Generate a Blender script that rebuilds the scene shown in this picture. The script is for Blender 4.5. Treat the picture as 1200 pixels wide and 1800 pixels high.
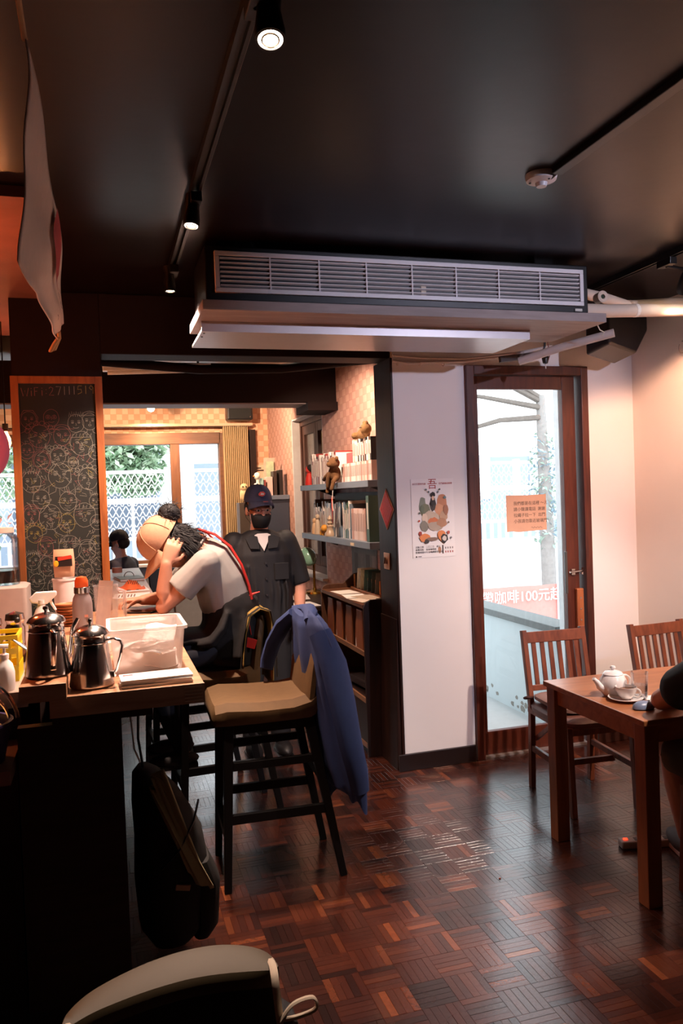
import bpy, bmesh, math, random
from mathutils import Vector, Matrix
for o in list(bpy.data.objects): bpy.data.objects.remove(o)
scene = bpy.context.scene
COL = scene.collection
random.seed(7)
V = Vector
# ------------------------------------------------------------ camera
YAW, PIT, ROL, FPX, CAMH = math.radians(16.69), math.radians(-1.273), math.radians(-2.047), 1400.0, 1.65
fw = V((math.sin(YAW)*math.cos(PIT), math.cos(YAW)*math.cos(PIT), math.sin(PIT)))
r_ = V((math.cos(YAW), -math.sin(YAW), 0)); u_ = r_.cross(fw)
cr = r_*math.cos(ROL) + u_*math.sin(ROL); cu = u_*math.cos(ROL) - r_*math.sin(ROL)
CAM = V((0, 0, CAMH))
cd = bpy.data.cameras.new('camera'); cam = bpy.data.objects.new('camera', cd); COL.objects.link(cam)
cd.sensor_fit = 'VERTICAL'; cd.sensor_height = 36.0; cd.sensor_width = 24.0; cd.lens = FPX/1800*36
cd.clip_start = 0.05; cd.clip_end = 300
cam.matrix_world = Matrix(((cr.x, cu.x, -fw.x, CAM.x), (cr.y, cu.y, -fw.y, CAM.y), (cr.z, cu.z, -fw.z, CAM.z), (0, 0, 0, 1)))
scene.camera = cam
# ------------------------------------------------------------ world, sun, exposure
w = bpy.data.worlds.new('world'); scene.world = w; w.use_nodes = True
nt = w.node_tree; bg = nt.nodes['Background']
bg.inputs[0].default_value = (0.86, 0.94, 1.0, 1); bg.inputs[1].default_value = 3.7      # even bright overcast sky
sd = bpy.data.lights.new('sun', 'SUN'); sd.energy = 1.5; sd.angle = math.radians(20); sd.color = (1, .97, .92)
so = bpy.data.objects.new('sun', sd); COL.objects.link(so); so.rotation_euler = (math.radians(38), math.radians(-20), 0); so.location = (5, 20, 20)
vs = scene.view_settings; vs.view_transform = 'Standard'; vs.look = 'None'; vs.exposure = 0.0; vs.gamma = 1.0
vs.use_curve_mapping = False
# spot lamp energies (watts) of the lamps built further down
E_TRACK, E_RIGHT, E_BACK, E_BULB = 230, 100, 150, 55
# ------------------------------------------------------------ helpers
def at(px, py, x=None, y=None, z=None):
    """point of the place seen at pixel (px,py) on the plane x=, y= or z="""
    d = fw + cr*((px-600)/FPX) - cu*((py-900)/FPX)
    t = ((x-CAM.x)/d.x) if x is not None else ((y-CAM.y)/d.y) if y is not None else ((z-CAM.z)/d.z)
    return CAM + d*t
def lin(c):
    if isinstance(c, str):
        c = c.lstrip('#'); c = [int(c[i:i+2], 16)/255 for i in (0, 2, 4)]
    return tuple(((x/12.92) if x <= .04045 else ((x+.055)/1.055)**2.4) for x in c) + (1,)
MATS = {}
def newmat(name):
    m = bpy.data.materials.new(name); m.use_nodes = True
    return m, m.node_tree, m.node_tree.nodes['Principled BSDF']
def M(col, rough=.55, metal=0, noise=.12, scale=18, bump=0, spec=None, sub=0, coat=0, name=None, stretch=(1, 1, 1), trans=0):
    """plain procedural material: colour with soft noise variation and optional relief"""
    key = (col if isinstance(col, str) else tuple(col), rough, metal, noise, scale, bump, spec, coat, stretch, trans)
    if key in MATS: return MATS[key]
    m, t, b = newmat(name or 'm_'+str(len(MATS)))
    N, L = t.nodes, t.links
    tc = N.new('ShaderNodeTexCoord'); mp = N.new('ShaderNodeMapping'); mp.inputs['Scale'].default_value = stretch
    L.new(tc.outputs['Object'], mp.inputs[0])
    nz = N.new('ShaderNodeTexNoise'); nz.inputs['Scale'].default_value = scale; nz.inputs['Detail'].default_value = 5
    L.new(mp.outputs[0], nz.inputs['Vector'])
    mx = N.new('ShaderNodeMix'); mx.data_type = 'RGBA'
    c = lin(col); mx.inputs[6].default_value = tuple(x*(1-noise) for x in c[:3])+(1,); mx.inputs[7].default_value = tuple(min(1, x*(1+noise)) for x in c[:3])+(1,)
    L.new(nz.outputs['Fac'], mx.inputs[0]); L.new(mx.outputs[2], b.inputs['Base Color'])
    b.inputs['Roughness'].default_value = rough; b.inputs['Metallic'].default_value = metal
    if spec is not None: b.inputs['Specular IOR Level'].default_value = spec
    if coat: b.inputs['Coat Weight'].default_value = coat; b.inputs['Coat Roughness'].default_value = .15
    if trans: b.inputs['Transmission Weight'].default_value = trans
    if bump:
        bp = N.new('ShaderNodeBump'); bp.inputs['Strength'].default_value = bump; bp.inputs['Distance'].default_value = .01
        L.new(nz.outputs['Fac'], bp.inputs['Height']); L.new(bp.outputs[0], b.inputs['Normal'])
    MATS[key] = m; return m
def WOOD(c1, c2, rough=.4, axis='x', scale=6, name=None, coat=0, spec=.5):
    key = ('wood', c1, c2, rough, axis, scale, coat)
    if key in MATS: return MATS[key]
    m, t, b = newmat(name or 'wood_'+str(len(MATS)))
    N, L = t.nodes, t.links
    tc = N.new('ShaderNodeTexCoord'); mp = N.new('ShaderNodeMapping')
    mp.inputs['Scale'].default_value = {'x': (.12, 1, 1), 'y': (1, .12, 1), 'z': (1, 1, .12)}[axis]
    L.new(tc.outputs['Object'], mp.inputs[0])
    nz = N.new('ShaderNodeTexNoise'); nz.inputs['Scale'].default_value = scale*9; nz.inputs['Detail'].default_value = 7; nz.inputs['Distortion'].default_value = .6
    L.new(mp.outputs[0], nz.inputs['Vector'])
    rp = N.new('ShaderNodeValToRGB'); rp.color_ramp.elements[0].position = .3; rp.color_ramp.elements[1].position = .72
    rp.color_ramp.elements[0].color = lin(c1); rp.color_ramp.elements[1].color = lin(c2)
    L.new(nz.outputs['Fac'], rp.inputs[0]); L.new(rp.outputs[0], b.inputs['Base Color'])
    b.inputs['Roughness'].default_value = rough; b.inputs['Specular IOR Level'].default_value = spec
    if coat: b.inputs['Coat Weight'].default_value = coat; b.inputs['Coat Roughness'].default_value = .2
    bp = N.new('ShaderNodeBump'); bp.inputs['Strength'].default_value = .12; bp.inputs['Distance'].default_value = .004
    L.new(nz.outputs['Fac'], bp.inputs['Height']); L.new(bp.outputs[0], b.inputs['Normal'])
    MATS[key] = m; return m
def CHECK(ca, cb, size, axes, name):
    """printed wallpaper: squares of two tones with fine weave lines, axes = the two world axes of the wall"""
    m, t, b = newmat(name); N, L = t.nodes, t.links
    ge = N.new('ShaderNodeNewGeometry'); sp = N.new('ShaderNodeSeparateXYZ'); L.new(ge.outputs['Position'], sp.inputs[0])
    def math_(op, a, bb):
        n = N.new('ShaderNodeMath'); n.operation = op
        for i, q in enumerate((a, bb)):
            if isinstance(q, (int, float)): n.inputs[i].default_value = q
            else: L.new(q, n.inputs[i])
        return n.outputs[0]
    fl = []; fr = []
    for ax, s in zip(axes, size):
        q = math_('DIVIDE', sp.outputs['XYZ'.index(ax)], s); fl.append(math_('FLOOR', q, 0)); fr.append(math_('FRACT', q, 0))
    par = math_('ABSOLUTE', math_('MODULO', math_('ADD', fl[0], fl[1]), 2), 0)
    # weave lines: vertical threads in one tone of square, horizontal in the other
    wv = N.new('ShaderNodeTexNoise'); wv.inputs['Scale'].default_value = 90; L.new(ge.outputs['Position'], wv.inputs['Vector'])
    mx = N.new('ShaderNodeMix'); mx.data_type = 'RGBA'; mx.inputs[6].default_value = lin(ca); mx.inputs[7].default_value = lin(cb); L.new(par, mx.inputs[0])
    edge = math_('LESS_THAN', math_('MINIMUM', fr[0], fr[1]), .06)
    m2 = N.new('ShaderNodeMix'); m2.data_type = 'RGBA'; m2.blend_type = 'MULTIPLY'; L.new(mx.outputs[2], m2.inputs[6]); m2.inputs[7].default_value = (.72, .64, .58, 1)
    L.new(math_('MULTIPLY', edge, .6), m2.inputs[0])
    m3 = N.new('ShaderNodeMix'); m3.data_type = 'RGBA'; m3.blend_type = 'MULTIPLY'; L.new(m2.outputs[2], m3.inputs[6]); L.new(wv.outputs['Color'], m3.inputs[7]); m3.inputs[0].default_value = .18
    L.new(m3.outputs[2], b.inputs['Base Color']); b.inputs['Roughness'].default_value = .6
    return m
def GLASS(name, tint=(1, 1, 1), gloss=.9):
    m = bpy.data.materials.new(name); m.use_nodes = True; t = m.node_tree; N, L = t.nodes, t.links
    N.remove(N['Principled BSDF']); out = N['Material Output']
    tr = N.new('ShaderNodeBsdfTransparent'); tr.inputs[0].default_value = (*tint, 1)
    gl = N.new('ShaderNodeBsdfGlossy'); gl.inputs['Roughness'].default_value = .03; gl.inputs[0].default_value = (1, 1, 1, 1)
    lw = N.new('ShaderNodeFresnel'); lw.inputs[0].default_value = 1.45
    mu = N.new('ShaderNodeMath'); mu.operation = 'MULTIPLY'; mu.inputs[1].default_value = gloss; L.new(lw.outputs[0], mu.inputs[0])
    mx = N.new('ShaderNodeMixShader'); L.new(mu.outputs[0], mx.inputs[0]); L.new(tr.outputs[0], mx.inputs[1]); L.new(gl.outputs[0], mx.inputs[2]); L.new(mx.outputs[0], out.inputs[0])
    return m
def MILK(name, col, alpha):
    """translucent plastic: part see-through, part diffuse"""
    m = bpy.data.materials.new(name); m.use_nodes = True; t = m.node_tree; N, L = t.nodes, t.links
    b = N['Principled BSDF']; b.inputs['Base Color'].default_value = lin(col); b.inputs['Roughness'].default_value = .3; out = N['Material Output']
    nz = N.new('ShaderNodeTexNoise'); nz.inputs['Scale'].default_value = 6
    mr = N.new('ShaderNodeMapRange'); mr.inputs[3].default_value = alpha-.06; mr.inputs[4].default_value = alpha+.06; L.new(nz.outputs['Fac'], mr.inputs[0])
    tr = N.new('ShaderNodeBsdfTransparent'); mx = N.new('ShaderNodeMixShader'); L.new(mr.outputs[0], mx.inputs[0]); L.new(tr.outputs[0], mx.inputs[1]); L.new(b.outputs[0], mx.inputs[2]); L.new(mx.outputs[0], out.inputs[0])
    return m
def EMIT(name, col, s):
    m = bpy.data.materials.new(name); m.use_nodes = True; t = m.node_tree; b = t.nodes['Principled BSDF']
    b.inputs['Base Color'].default_value = lin(col); b.inputs['Emission Color'].default_value = lin(col); b.inputs['Emission Strength'].default_value = s
    return m

BASE = {}
def ortho(d):
    d = d.normalized(); a = V((0, 0, 1)) if abs(d.z) < .9 else V((1, 0, 0))
    u = d.cross(a).normalized(); return u, d.cross(u).normalized()
class MB:
    def __init__(s): s.v = []; s.f = []; s.mi = []; s.cur = 0
    def add(s, vs_, fs):
        n = len(s.v); s.v += [V(q) for q in vs_]; s.f += [tuple(i+n for i in q) for q in fs]; s.mi += [s.cur]*len(fs); return s
    def box(s, x0, x1, y0, y1, z0, z1):
        return s.add([(x0,y0,z0),(x1,y0,z0),(x1,y1,z0),(x0,y1,z0),(x0,y0,z1),(x1,y0,z1),(x1,y1,z1),(x0,y1,z1)],
                     [(0,3,2,1),(4,5,6,7),(0,1,5,4),(1,2,6,5),(2,3,7,6),(3,0,4,7)])
    def obox(s, c, size, R=None):
        R = R or Matrix.Identity(3); c = V(c); h = [q/2 for q in size]
        vs_ = [c + R @ V((sx*h[0], sy*h[1], sz*h[2])) for sz in (-1,1) for sx, sy in ((-1,-1),(1,-1),(1,1),(-1,1))]
        return s.add(vs_, [(0,3,2,1),(4,5,6,7),(0,1,5,4),(1,2,6,5),(2,3,7,6),(3,0,4,7)])
    def bar(s, p0, p1, w, h, up=(0,0,1), w1=None, h1=None):
        """rectangular bar p0->p1, w across, h along 'up'"""
        p0, p1 = V(p0), V(p1); d = (p1-p0).normalized(); up = V(up); a = d.cross(up).normalized(); b = a.cross(d).normalized()
        vs_ = []
        for p, ww, hh in ((p0, w, h), (p1, w1 or w, h1 or h)):
            vs_ += [p+a*ww/2*i+b*hh/2*j for i, j in ((-1,-1),(1,-1),(1,1),(-1,1))]
        return s.add(vs_, [(0,1,2,3),(7,6,5,4),(0,4,5,1),(1,5,6,2),(2,6,7,3),(3,7,4,0)])
    def loft(s, rings, cap=True, closed=True):
        n = len(rings[0]); vs_ = [p for r in rings for p in r]; fs = []
        for i in range(len(rings)-1):
            for j in range(n if closed else n-1):
                a = i*n+j; b = i*n+(j+1) % n; fs.append((a, b, b+n, a+n))
        if cap and closed: fs += [tuple(range(n-1, -1, -1)), tuple(range((len(rings)-1)*n, len(rings)*n))]
        return s.add(vs_, fs)
    def cyl(s, p0, p1, r0, r1=None, n=14):
        p0, p1 = V(p0), V(p1); r1 = r0 if r1 is None else r1; u, v = ortho(p1-p0)
        return s.loft([[p+(u*math.cos(2*math.pi*k/n)+v*math.sin(2*math.pi*k/n))*r for k in range(n)] for p, r in ((p0, r0), (p1, r1))])
    def tube(s, pts, r, n=8, flat=1.0, ref=None, round_=False):
        pts = [V(p) for p in pts]; rs = r if isinstance(r, (list, tuple)) else [r]*len(pts); rings = []; u = None
        for i, p in enumerate(pts):
            d = (pts[min(i+1, len(pts)-1)]-pts[max(i-1, 0)]).normalized()
            if u is None:
                u = V(ref) if ref else ortho(d)[0]
            u = (u-d*u.dot(d)); u = u.normalized() if u.length > 1e-6 else ortho(d)[0]
            v = d.cross(u)
            rings.append([p+u*math.cos(2*math.pi*k/n)*rs[i]+v*math.sin(2*math.pi*k/n)*rs[i]*flat for k in range(n)])
        s.loft(rings)
        if round_:
            s.ell(pts[0], (rs[0]*.99,)*3, 10, 6); s.ell(pts[-1], (rs[-1]*.99,)*3, 10, 6)
        return s
    def lathe(s, prof, c=(0, 0, 0), n=24, R=None, sx=1, sy=1):
        c = V(c); R = R or Matrix.Identity(3); rings = []
        for r, z in prof: rings.append([c+R @ V((max(r, 1e-4)*sx*math.cos(2*math.pi*k/n), max(r, 1e-4)*sy*math.sin(2*math.pi*k/n), z)) for k in range(n)])
        return s.loft(rings)
    def ell(s, c, rad, n=16, m=10, R=None):
        c = V(c); R = R or Matrix.Identity(3); rings = []
        for i in range(1, m):
            t = math.pi*i/m
            rings.append([c+R @ V((rad[0]*math.sin(t)*math.cos(2*math.pi*k/n), rad[1]*math.sin(t)*math.sin(2*math.pi*k/n), -rad[2]*math.cos(t))) for k in range(n)])
        b = len(s.v); s.loft(rings, cap=False)
        s.add([c-R @ V((0, 0, rad[2])), c+R @ V((0, 0, rad[2]))], [])
        q = len(s.v); s.f += [(q-2, b+(k+1) % n, b+k) for k in range(n)] + [(q-1, b+(m-2)*n+k, b+(m-2)*n+(k+1) % n) for k in range(n)]; s.mi += [s.cur]*(2*n)
        return s
    def grid(s, fn, nu, nv):
        vs_ = [fn(i/nu, j/nv) for i in range(nu+1) for j in range(nv+1)]
        return s.add(vs_, [(i*(nv+1)+j, (i+1)*(nv+1)+j, (i+1)*(nv+1)+j+1, i*(nv+1)+j+1) for i in range(nu) for j in range(nv)])
    def prism(s, poly, o, U, W, T):
        """polygon (u,w) in plane o+u*U+w*W, extruded by vector T"""
        o, U, W, T = V(o), V(U), V(W), V(T); a = [o+U*p[0]+W*p[1] for p in poly]; n = len(a)
        return s.add(a+[p+T for p in a], [tuple(range(n-1, -1, -1)), tuple(range(n, 2*n))]+[(i, (i+1) % n, (i+1) % n+n, i+n) for i in range(n)])
    def stroke(s, pts, w, nrm):
        """flat ribbon along pts lying in the plane with normal nrm"""
        nrm = V(nrm); pts = [V(p) for p in pts]; vs_ = []
        for i, p in enumerate(pts):
            d = pts[min(i+1, len(pts)-1)]-pts[max(i-1, 0)]; q = d.cross(nrm)
            q = q.normalized()*w/2 if q.length > 1e-9 else V((w/2, 0, 0)); vs_ += [p-q, p+q]
        return s.add(vs_, [(2*i, 2*i+1, 2*i+3, 2*i+2) for i in range(len(pts)-1)])
    def mesh(s, name, mats, off):
        me = bpy.data.meshes.new(name); me.from_pydata([v-off for v in s.v], [], s.f)
        for m in mats: me.materials.append(m)
        if len(mats) > 1: me.polygons.foreach_set('material_index', s.mi)
        bm = bmesh.new(); bm.from_mesh(me); bmesh.ops.recalc_face_normals(bm, faces=bm.faces); bm.to_mesh(me); bm.free()
        return me
    def build(s, name, mat, parent=None, smooth=False, bevel=0, label=None, keep=False):
        mats = mat if isinstance(mat, (list, tuple)) else [mat]
        if parent is not None: off = BASE[parent.name]
        elif keep: off = V((0, 0, 0))
        else:
            lo = V([min(q[i] for q in s.v) for i in range(3)]); hi = V([max(q[i] for q in s.v) for i in range(3)])
            off = V(((lo.x+hi.x)/2, (lo.y+hi.y)/2, lo.z))
        o = bpy.data.objects.new(name, s.mesh(name, mats, off)); COL.objects.link(o)
        if parent is not None: o.parent = parent
        else: o.location = off
        BASE[o.name] = off.copy()
        if smooth: smooth_by_angle(o.data, math.radians(40))
        if bevel:
            b = o.modifiers.new('bevel', 'BEVEL'); b.width = bevel; b.segments = 2; b.limit_method = 'ANGLE'
        if label: o['label'] = label
        return o
def smooth_by_angle(me, ang):
    bm = bmesh.new(); bm.from_mesh(me)
    for f in bm.faces: f.smooth = True
    for e in bm.edges:
        e.smooth = not (len(e.link_faces) == 2 and e.calc_face_angle(0) > ang)
    bm.to_mesh(me); bm.free()
def thing(name, loc, label, cat, group=None):
    o = bpy.data.objects.new(name, None); COL.objects.link(o); o.location = loc; o.empty_display_size = .05
    BASE[o.name] = V(loc); return tag(o, label, cat, group)
def tag(o, label, cat, group=None, kind=None):
    o['label'] = label; o['category'] = cat
    if group: o['group'] = group
    if kind: o['kind'] = kind
    return o
def struct(o, label=None):
    o['kind'] = 'structure'
    if label: o['label'] = label
    return o
def place(root, loc, rz=0):
    root.location = loc; root.rotation_euler = (0, 0, rz); return root
def dup(root, loc, rz, label, group=None):
    r = root.copy(); COL.objects.link(r); r.location = loc; r.rotation_euler = (0, 0, rz); r['label'] = label
    if group: r['group'] = group
    for ch in root.children:
        c = ch.copy(); COL.objects.link(c); c.parent = r
        for g in ch.children:
            d = g.copy(); COL.objects.link(d); d.parent = c
    BASE[r.name] = V((0, 0, 0)); return r
def evalmesh(o):
    dg = bpy.context.evaluated_depsgraph_get(); dg.update()
    return bpy.data.meshes.new_from_object(o.evaluated_get(dg))
def fuse(o, vox, it=4, fac=.5, smooth=True):
    """melt the overlapping pieces of a mesh into one continuous surface"""
    md = o.modifiers.new('r', 'REMESH'); md.mode = 'VOXEL'; md.voxel_size = vox
    ms = o.modifiers.new('s', 'SMOOTH'); ms.factor = fac; ms.iterations = it
    me = evalmesh(o); mats = list(o.data.materials); o.modifiers.clear(); o.data = me
    if not me.materials:
        for m in mats: me.materials.append(m)
    if smooth:
        for p in me.polygons: p.use_smooth = True
    return o
def text(body, size, name, mat, parent, o, U, W, ext=.0006, align='CENTER'):
    """lettering as thin mesh: o = anchor, U reading direction, W up"""
    cu_ = bpy.data.curves.new('t', 'FONT'); cu_.body = body; cu_.size = size; cu_.extrude = ext; cu_.align_x = align; cu_.resolution_u = 3
    t = bpy.data.objects.new('t', cu_); COL.objects.link(t); me = evalmesh(t); bpy.data.objects.remove(t)
    U, W = V(U).normalized(), V(W).normalized(); T = U.cross(W); off = BASE[parent.name]
    for v in me.vertices: v.co = V(o)+U*v.co.x+W*v.co.y+T*v.co.z-off
    me.materials.clear(); me.materials.append(mat)
    ob = bpy.data.objects.new(name, me); COL.objects.link(ob); ob.parent = parent; BASE[ob.name] = off.copy(); return ob
def rot(ax, deg): return Matrix.Rotation(math.radians(deg), 3, ax)
def crv(pts, n=5):
    """smooth curve through pts (Catmull-Rom)"""
    P_ = [V(p) for p in pts]; out = []
    for i in range(len(P_)-1):
        a, b, c, d = P_[max(i-1, 0)], P_[i], P_[i+1], P_[min(i+2, len(P_)-1)]
        for k in range(n):
            t = k/n; out.append(.5*((2*b)+(c-a)*t+(2*a-5*b+4*c-d)*t*t+(3*b-a-3*c+d)*t*t*t))
    return out+[P_[-1]]
def arc(c, r, a0, a1, n, U, W):
    c, U, W = V(c), V(U), V(W)
    return [c+U*math.cos(math.radians(a0+(a1-a0)*i/n))*r+W*math.sin(math.radians(a0+(a1-a0)*i/n))*r for i in range(n+1)]
def spot(name, loc, aim, energy, col, angle, parent=None, blend=.5, rad=.03):
    l = bpy.data.lights.new(name, 'SPOT'); l.energy = energy; l.color = lin(col)[:3]; l.spot_size = math.radians(angle); l.spot_blend = blend; l.shadow_soft_size = rad
    o = bpy.data.objects.new(name, l); COL.objects.link(o); o.location = V(loc)
    o.rotation_euler = (V(aim)-V(loc)).to_track_quat('-Z', 'Y').to_euler()
    if parent is not None: o.parent = parent; o.location = V(loc)-BASE[parent.name]
    return o
# ============================================================ materials shared by many things
DARK = M('#1b0d0c', .65, noise=.25, scale=7, spec=.15)                    # brown-black paint on beams and column
CEIL = M('#120808', .30, noise=.18, scale=3, bump=.15, spec=.22)
WHITEW = M('#e9e4e2', .6, noise=.03, scale=4, bump=.12)
CREAM = M('#efe6e0', .6, noise=.03, scale=3, bump=.12)
DOORW = WOOD('#461c11', '#612c1b', .42, 'z', 4)
FRAMEW = WOOD('#3a150c', '#5c2817', .45, 'z', 4)
DKWOOD = WOOD('#190a07', '#2c140d', .5, 'z', 3, spec=.35)
CTOP = WOOD('#a4704f', '#c59673', .38, 'x', 3)
CFACE = WOOD('#9c806c', '#bda38e', .5, 'x', 4)
PANEL = WOOD('#1d100c', '#2c1b15', .55, 'x', 4, spec=.3)
TABLEW = WOOD('#9a5c38', '#b97a50', .33, 'x', 3, coat=.2)
TABLEL = WOOD('#7e4526', '#9c5c36', .4, 'z', 3)
CHAIRW = WOOD('#5d2c1a', '#82452a', .4, 'z', 4)
BLACKW = M('#080505', .5, noise=.3, spec=.25)
STEEL = M('#e2dddb', .17, 1.0, noise=.03, scale=3)
CHROME = M('#cfcac8', .18, 1.0, noise=.05)
BLACKP = M('#141317', .4, noise=.15)
WHITEP = M('#ece7e6', .35, noise=.03)
PAPER = M('#f2ebe8', .7, noise=.03)
RED = M('#c5281f', .6, noise=.1)
SKIN = M('#c98e72', .5, noise=.07, scale=30, spec=.35)
SKIN2 = M('#c78a70', .5, noise=.07, scale=30, spec=.35)
PANE = GLASS('window_glass', gloss=.5)
CLEAR = GLASS('clear_glass', tint=(.95, .96, .97), gloss=.6)
ORANGE_WP = CHECK('#edc09e', '#dfa682', (.062, .062), 'XZ', 'wallpaper_back')
SIDE_WP = CHECK('#d8a898', '#c99686', (.085, .055), 'YZ', 'wallpaper_side')
ZC = 2.76                                                     # ceiling height
# ============================================================ floor: basket-weave parquet
def parquet_mat():
    m, t, b = newmat('parquet'); N, L = t.nodes, t.links
    at_ = N.new('ShaderNodeAttribute'); at_.attribute_name = 'tone'
    rp = N.new('ShaderNodeValToRGB'); e = rp.color_ramp.elements
    e[0].color = lin('#210d09'); e[1].color = lin('#8a4a2a')
    for p, c in ((.3, '#33150e'), (.62, '#4e2214'), (.82, '#62301b')): q = e.new(p); q.color = lin(c)
    L.new(at_.outputs['Fac'], rp.inputs[0])
    ge = N.new('ShaderNodeNewGeometry')
    nz = N.new('ShaderNodeTexNoise'); nz.inputs['Scale'].default_value = 55; nz.inputs['Detail'].default_value = 6; L.new(ge.outputs['Position'], nz.inputs['Vector'])
    wear = N.new('ShaderNodeTexNoise'); wear.inputs['Scale'].default_value = 1.6; wear.inputs['Detail'].default_value = 2; L.new(ge.outputs['Position'], wear.inputs['Vector'])
    mx = N.new('ShaderNodeMix'); mx.data_type = 'RGBA'; mx.blend_type = 'MULTIPLY'; mx.inputs[0].default_value = .55
    L.new(rp.outputs[0], mx.inputs[6]); L.new(nz.outputs['Fac'], mx.inputs[7]); L.new(mx.outputs[2], b.inputs['Base Color'])
    mr = N.new('ShaderNodeMapRange'); mr.inputs[1].default_value = .2; mr.inputs[2].default_value = .85; mr.inputs[3].default_value = .17; mr.inputs[4].default_value = .36
    L.new(wear.outputs['Fac'], mr.inputs[0]); L.new(mr.outputs[0], b.inputs['Roughness'])
    b.inputs['Specular IOR Level'].default_value = .6; b.inputs['Coat Weight'].default_value = .45; b.inputs['Coat Roughness'].default_value = .2
    bp = N.new('ShaderNodeBump'); bp.inputs['Strength'].default_value = .18; bp.inputs['Distance'].default_value = .003
    L.new(nz.outputs['Fac'], bp.inputs['Height']); L.new(bp.outputs[0], b.inputs['Normal'])
    return m
PARQ = parquet_mat()
floor = struct(MB().box(-2.5, 3.31, -2.0, 4.52, -.12, -.004).box(-2.5, 1.85, 4.52, 9.0, -.12, -.004).build('floor', M('#2a120b', .6), keep=True), 'dark red-brown basket-weave parquet floor')
BS = .13; NS = 5; SW = BS/NS; GAP = .0003
def slat_geo(L_, W_):
    b = .0005; l, w_ = L_/2-GAP, W_/2-GAP
    vs_ = [(-l,-w_,-.004),(l,-w_,-.004),(l,w_,-.004),(-l,w_,-.004),(-l,-w_,-b),(l,-w_,-b),(l,w_,-b),(-l,w_,-b),(-l+b,-w_+b,0),(l-b,-w_+b,0),(l-b,w_-b,0),(-l+b,w_-b,0)]
    fs = [(0,1,5,4),(1,2,6,5),(2,3,7,6),(3,0,4,7),(4,5,9,8),(5,6,10,9),(6,7,11,10),(7,4,8,11),(8,9,10,11)]
    return vs_, fs
def tone_attr(me, vals):
    a = me.attributes.new('tone', 'FLOAT', 'POINT'); a.data.foreach_set('value', vals)
TONES = 10
slat_mesh = {}
SVS, SFS = slat_geo(BS, SW)
for k in range(TONES):
    me = bpy.data.meshes.new('parquet_slat'); me.from_pydata(SVS, [], SFS); me.materials.append(PARQ); tone_attr(me, [(k+.5)/TONES]*len(SVS)); slat_mesh[k] = me
slats = []
for i in range(-19, 26):
    for j in range(-2, 69):
        cx, cy = (i+.5)*BS, (j+.5)*BS
        if cx > 3.30 or cy > 8.95 or (cx > 1.80 and cy > 4.45): continue
        blk = random.gauss(.48, .16); hor = (i+j) % 2
        for s in range(NS):
            o_ = (s-(NS-1)/2)*SW
            x, y = (cx, cy+o_) if hor else (cx+o_, cy)
            t = min(.98, max(.02, blk+random.gauss(0, .15)))
            d = V((x, y, 0))-CAM; dep = d.dot(fw)
            if dep > .5: px, py = 600+FPX*d.dot(cr)/dep, 900-FPX*d.dot(cu)/dep
            else: px = py = -1e9
            vis = 560 < px < 1200 and py < 1800 and y > 1.0 and not (px > 1120 and py > 1560)
            slats.append((dep if vis else 1e6+dep, x, y, hor, t))
slats.sort()
for k, (d, x, y, hor, t) in enumerate(slats[:300]):
    o = bpy.data.objects.new('parquet_slat', slat_mesh[int(t*TONES)]); COL.objects.link(o); o.parent = floor
    o.location = (x, y, random.uniform(-.0004, .0003)); o.rotation_euler = (random.uniform(-.004, .004), random.uniform(-.002, .002), 0 if hor else math.pi/2)
vs_, fs, tn = [], [], []
for d, x, y, hor, t in slats[300:]:
    n = len(vs_); dz = random.uniform(-.0004, .0003)
    vs_ += [((q[0] if hor else -q[1])+x, (q[1] if hor else q[0])+y, q[2]+dz) for q in SVS]; fs += [tuple(a+n for a in f) for f in SFS]; tn += [t]*len(SVS)
me = bpy.data.meshes.new('parquet_field'); me.from_pydata(vs_, [], fs); me.materials.append(PARQ); tone_attr(me, tn)
o = bpy.data.objects.new('parquet_field', me); COL.objects.link(o); o.parent = floor; o['kind'] = 'stuff'
# ============================================================ room shell
b = MB(); b.box(-2.5, 3.45, -2.1, 4.68, ZC, ZC+.12); b.box(-2.5, 2.05, 4.68, 9.2, ZC, ZC+.12)
struct(b.build('ceiling', CEIL, keep=True), 'dark brown painted ceiling')
struct(MB().box(3.31, 3.45, -2.1, 4.4, -.1, ZC).build('wall_right', CREAM, keep=True), 'cream plaster wall beside the table')
b = MB(); b.box(1.66, 2.122, 4.4, 4.68, -.1, ZC); b.box(2.964, 3.45, 4.4, 4.68, -.1, ZC); b.box(2.122, 2.964, 4.4, 4.68, 2.40, ZC)
struct(b.build('wall_front', WHITEW, keep=True), 'white plaster wall around the glazed door')
b = MB(); b.box(1.85, 2.05, 4.68, 6.66, -.1, ZC); b.box(1.85, 2.05, 7.82, 9.2, -.1, ZC); b.box(1.85, 2.05, 6.66, 7.82, -.1, .92); b.box(1.85, 2.05, 6.66, 7.82, 2.41, ZC)
struct(b.build('wall_side', SIDE_WP, keep=True), 'pink patterned wallpaper wall behind the book shelves')
b = MB(); b.box(-2.5, -1.6, 9.0, 9.2, -.1, ZC); b.box(1.30, 1.85, 9.0, 9.2, -.1, ZC); b.box(-1.6, 1.30, 9.0, 9.2, -.1, .96); b.box(-1.6, 1.30, 9.0, 9.2, 2.39, ZC)
struct(b.build('wall_back', ORANGE_WP, keep=True), 'orange checked wallpaper wall above the back window')
struct(MB().box(-2.6, -2.5, -2.1, 9.2, -.1, ZC).build('wall_left', M('#5a3a30', .7, noise=.1), keep=True), 'brown wall behind the bar')
struct(MB().box(-2.5, 3.31, -2.2, -2.0, -.1, ZC).build('wall_rear', M('#4a3028', .7, noise=.1), keep=True), 'brown wall behind the viewer')
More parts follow.
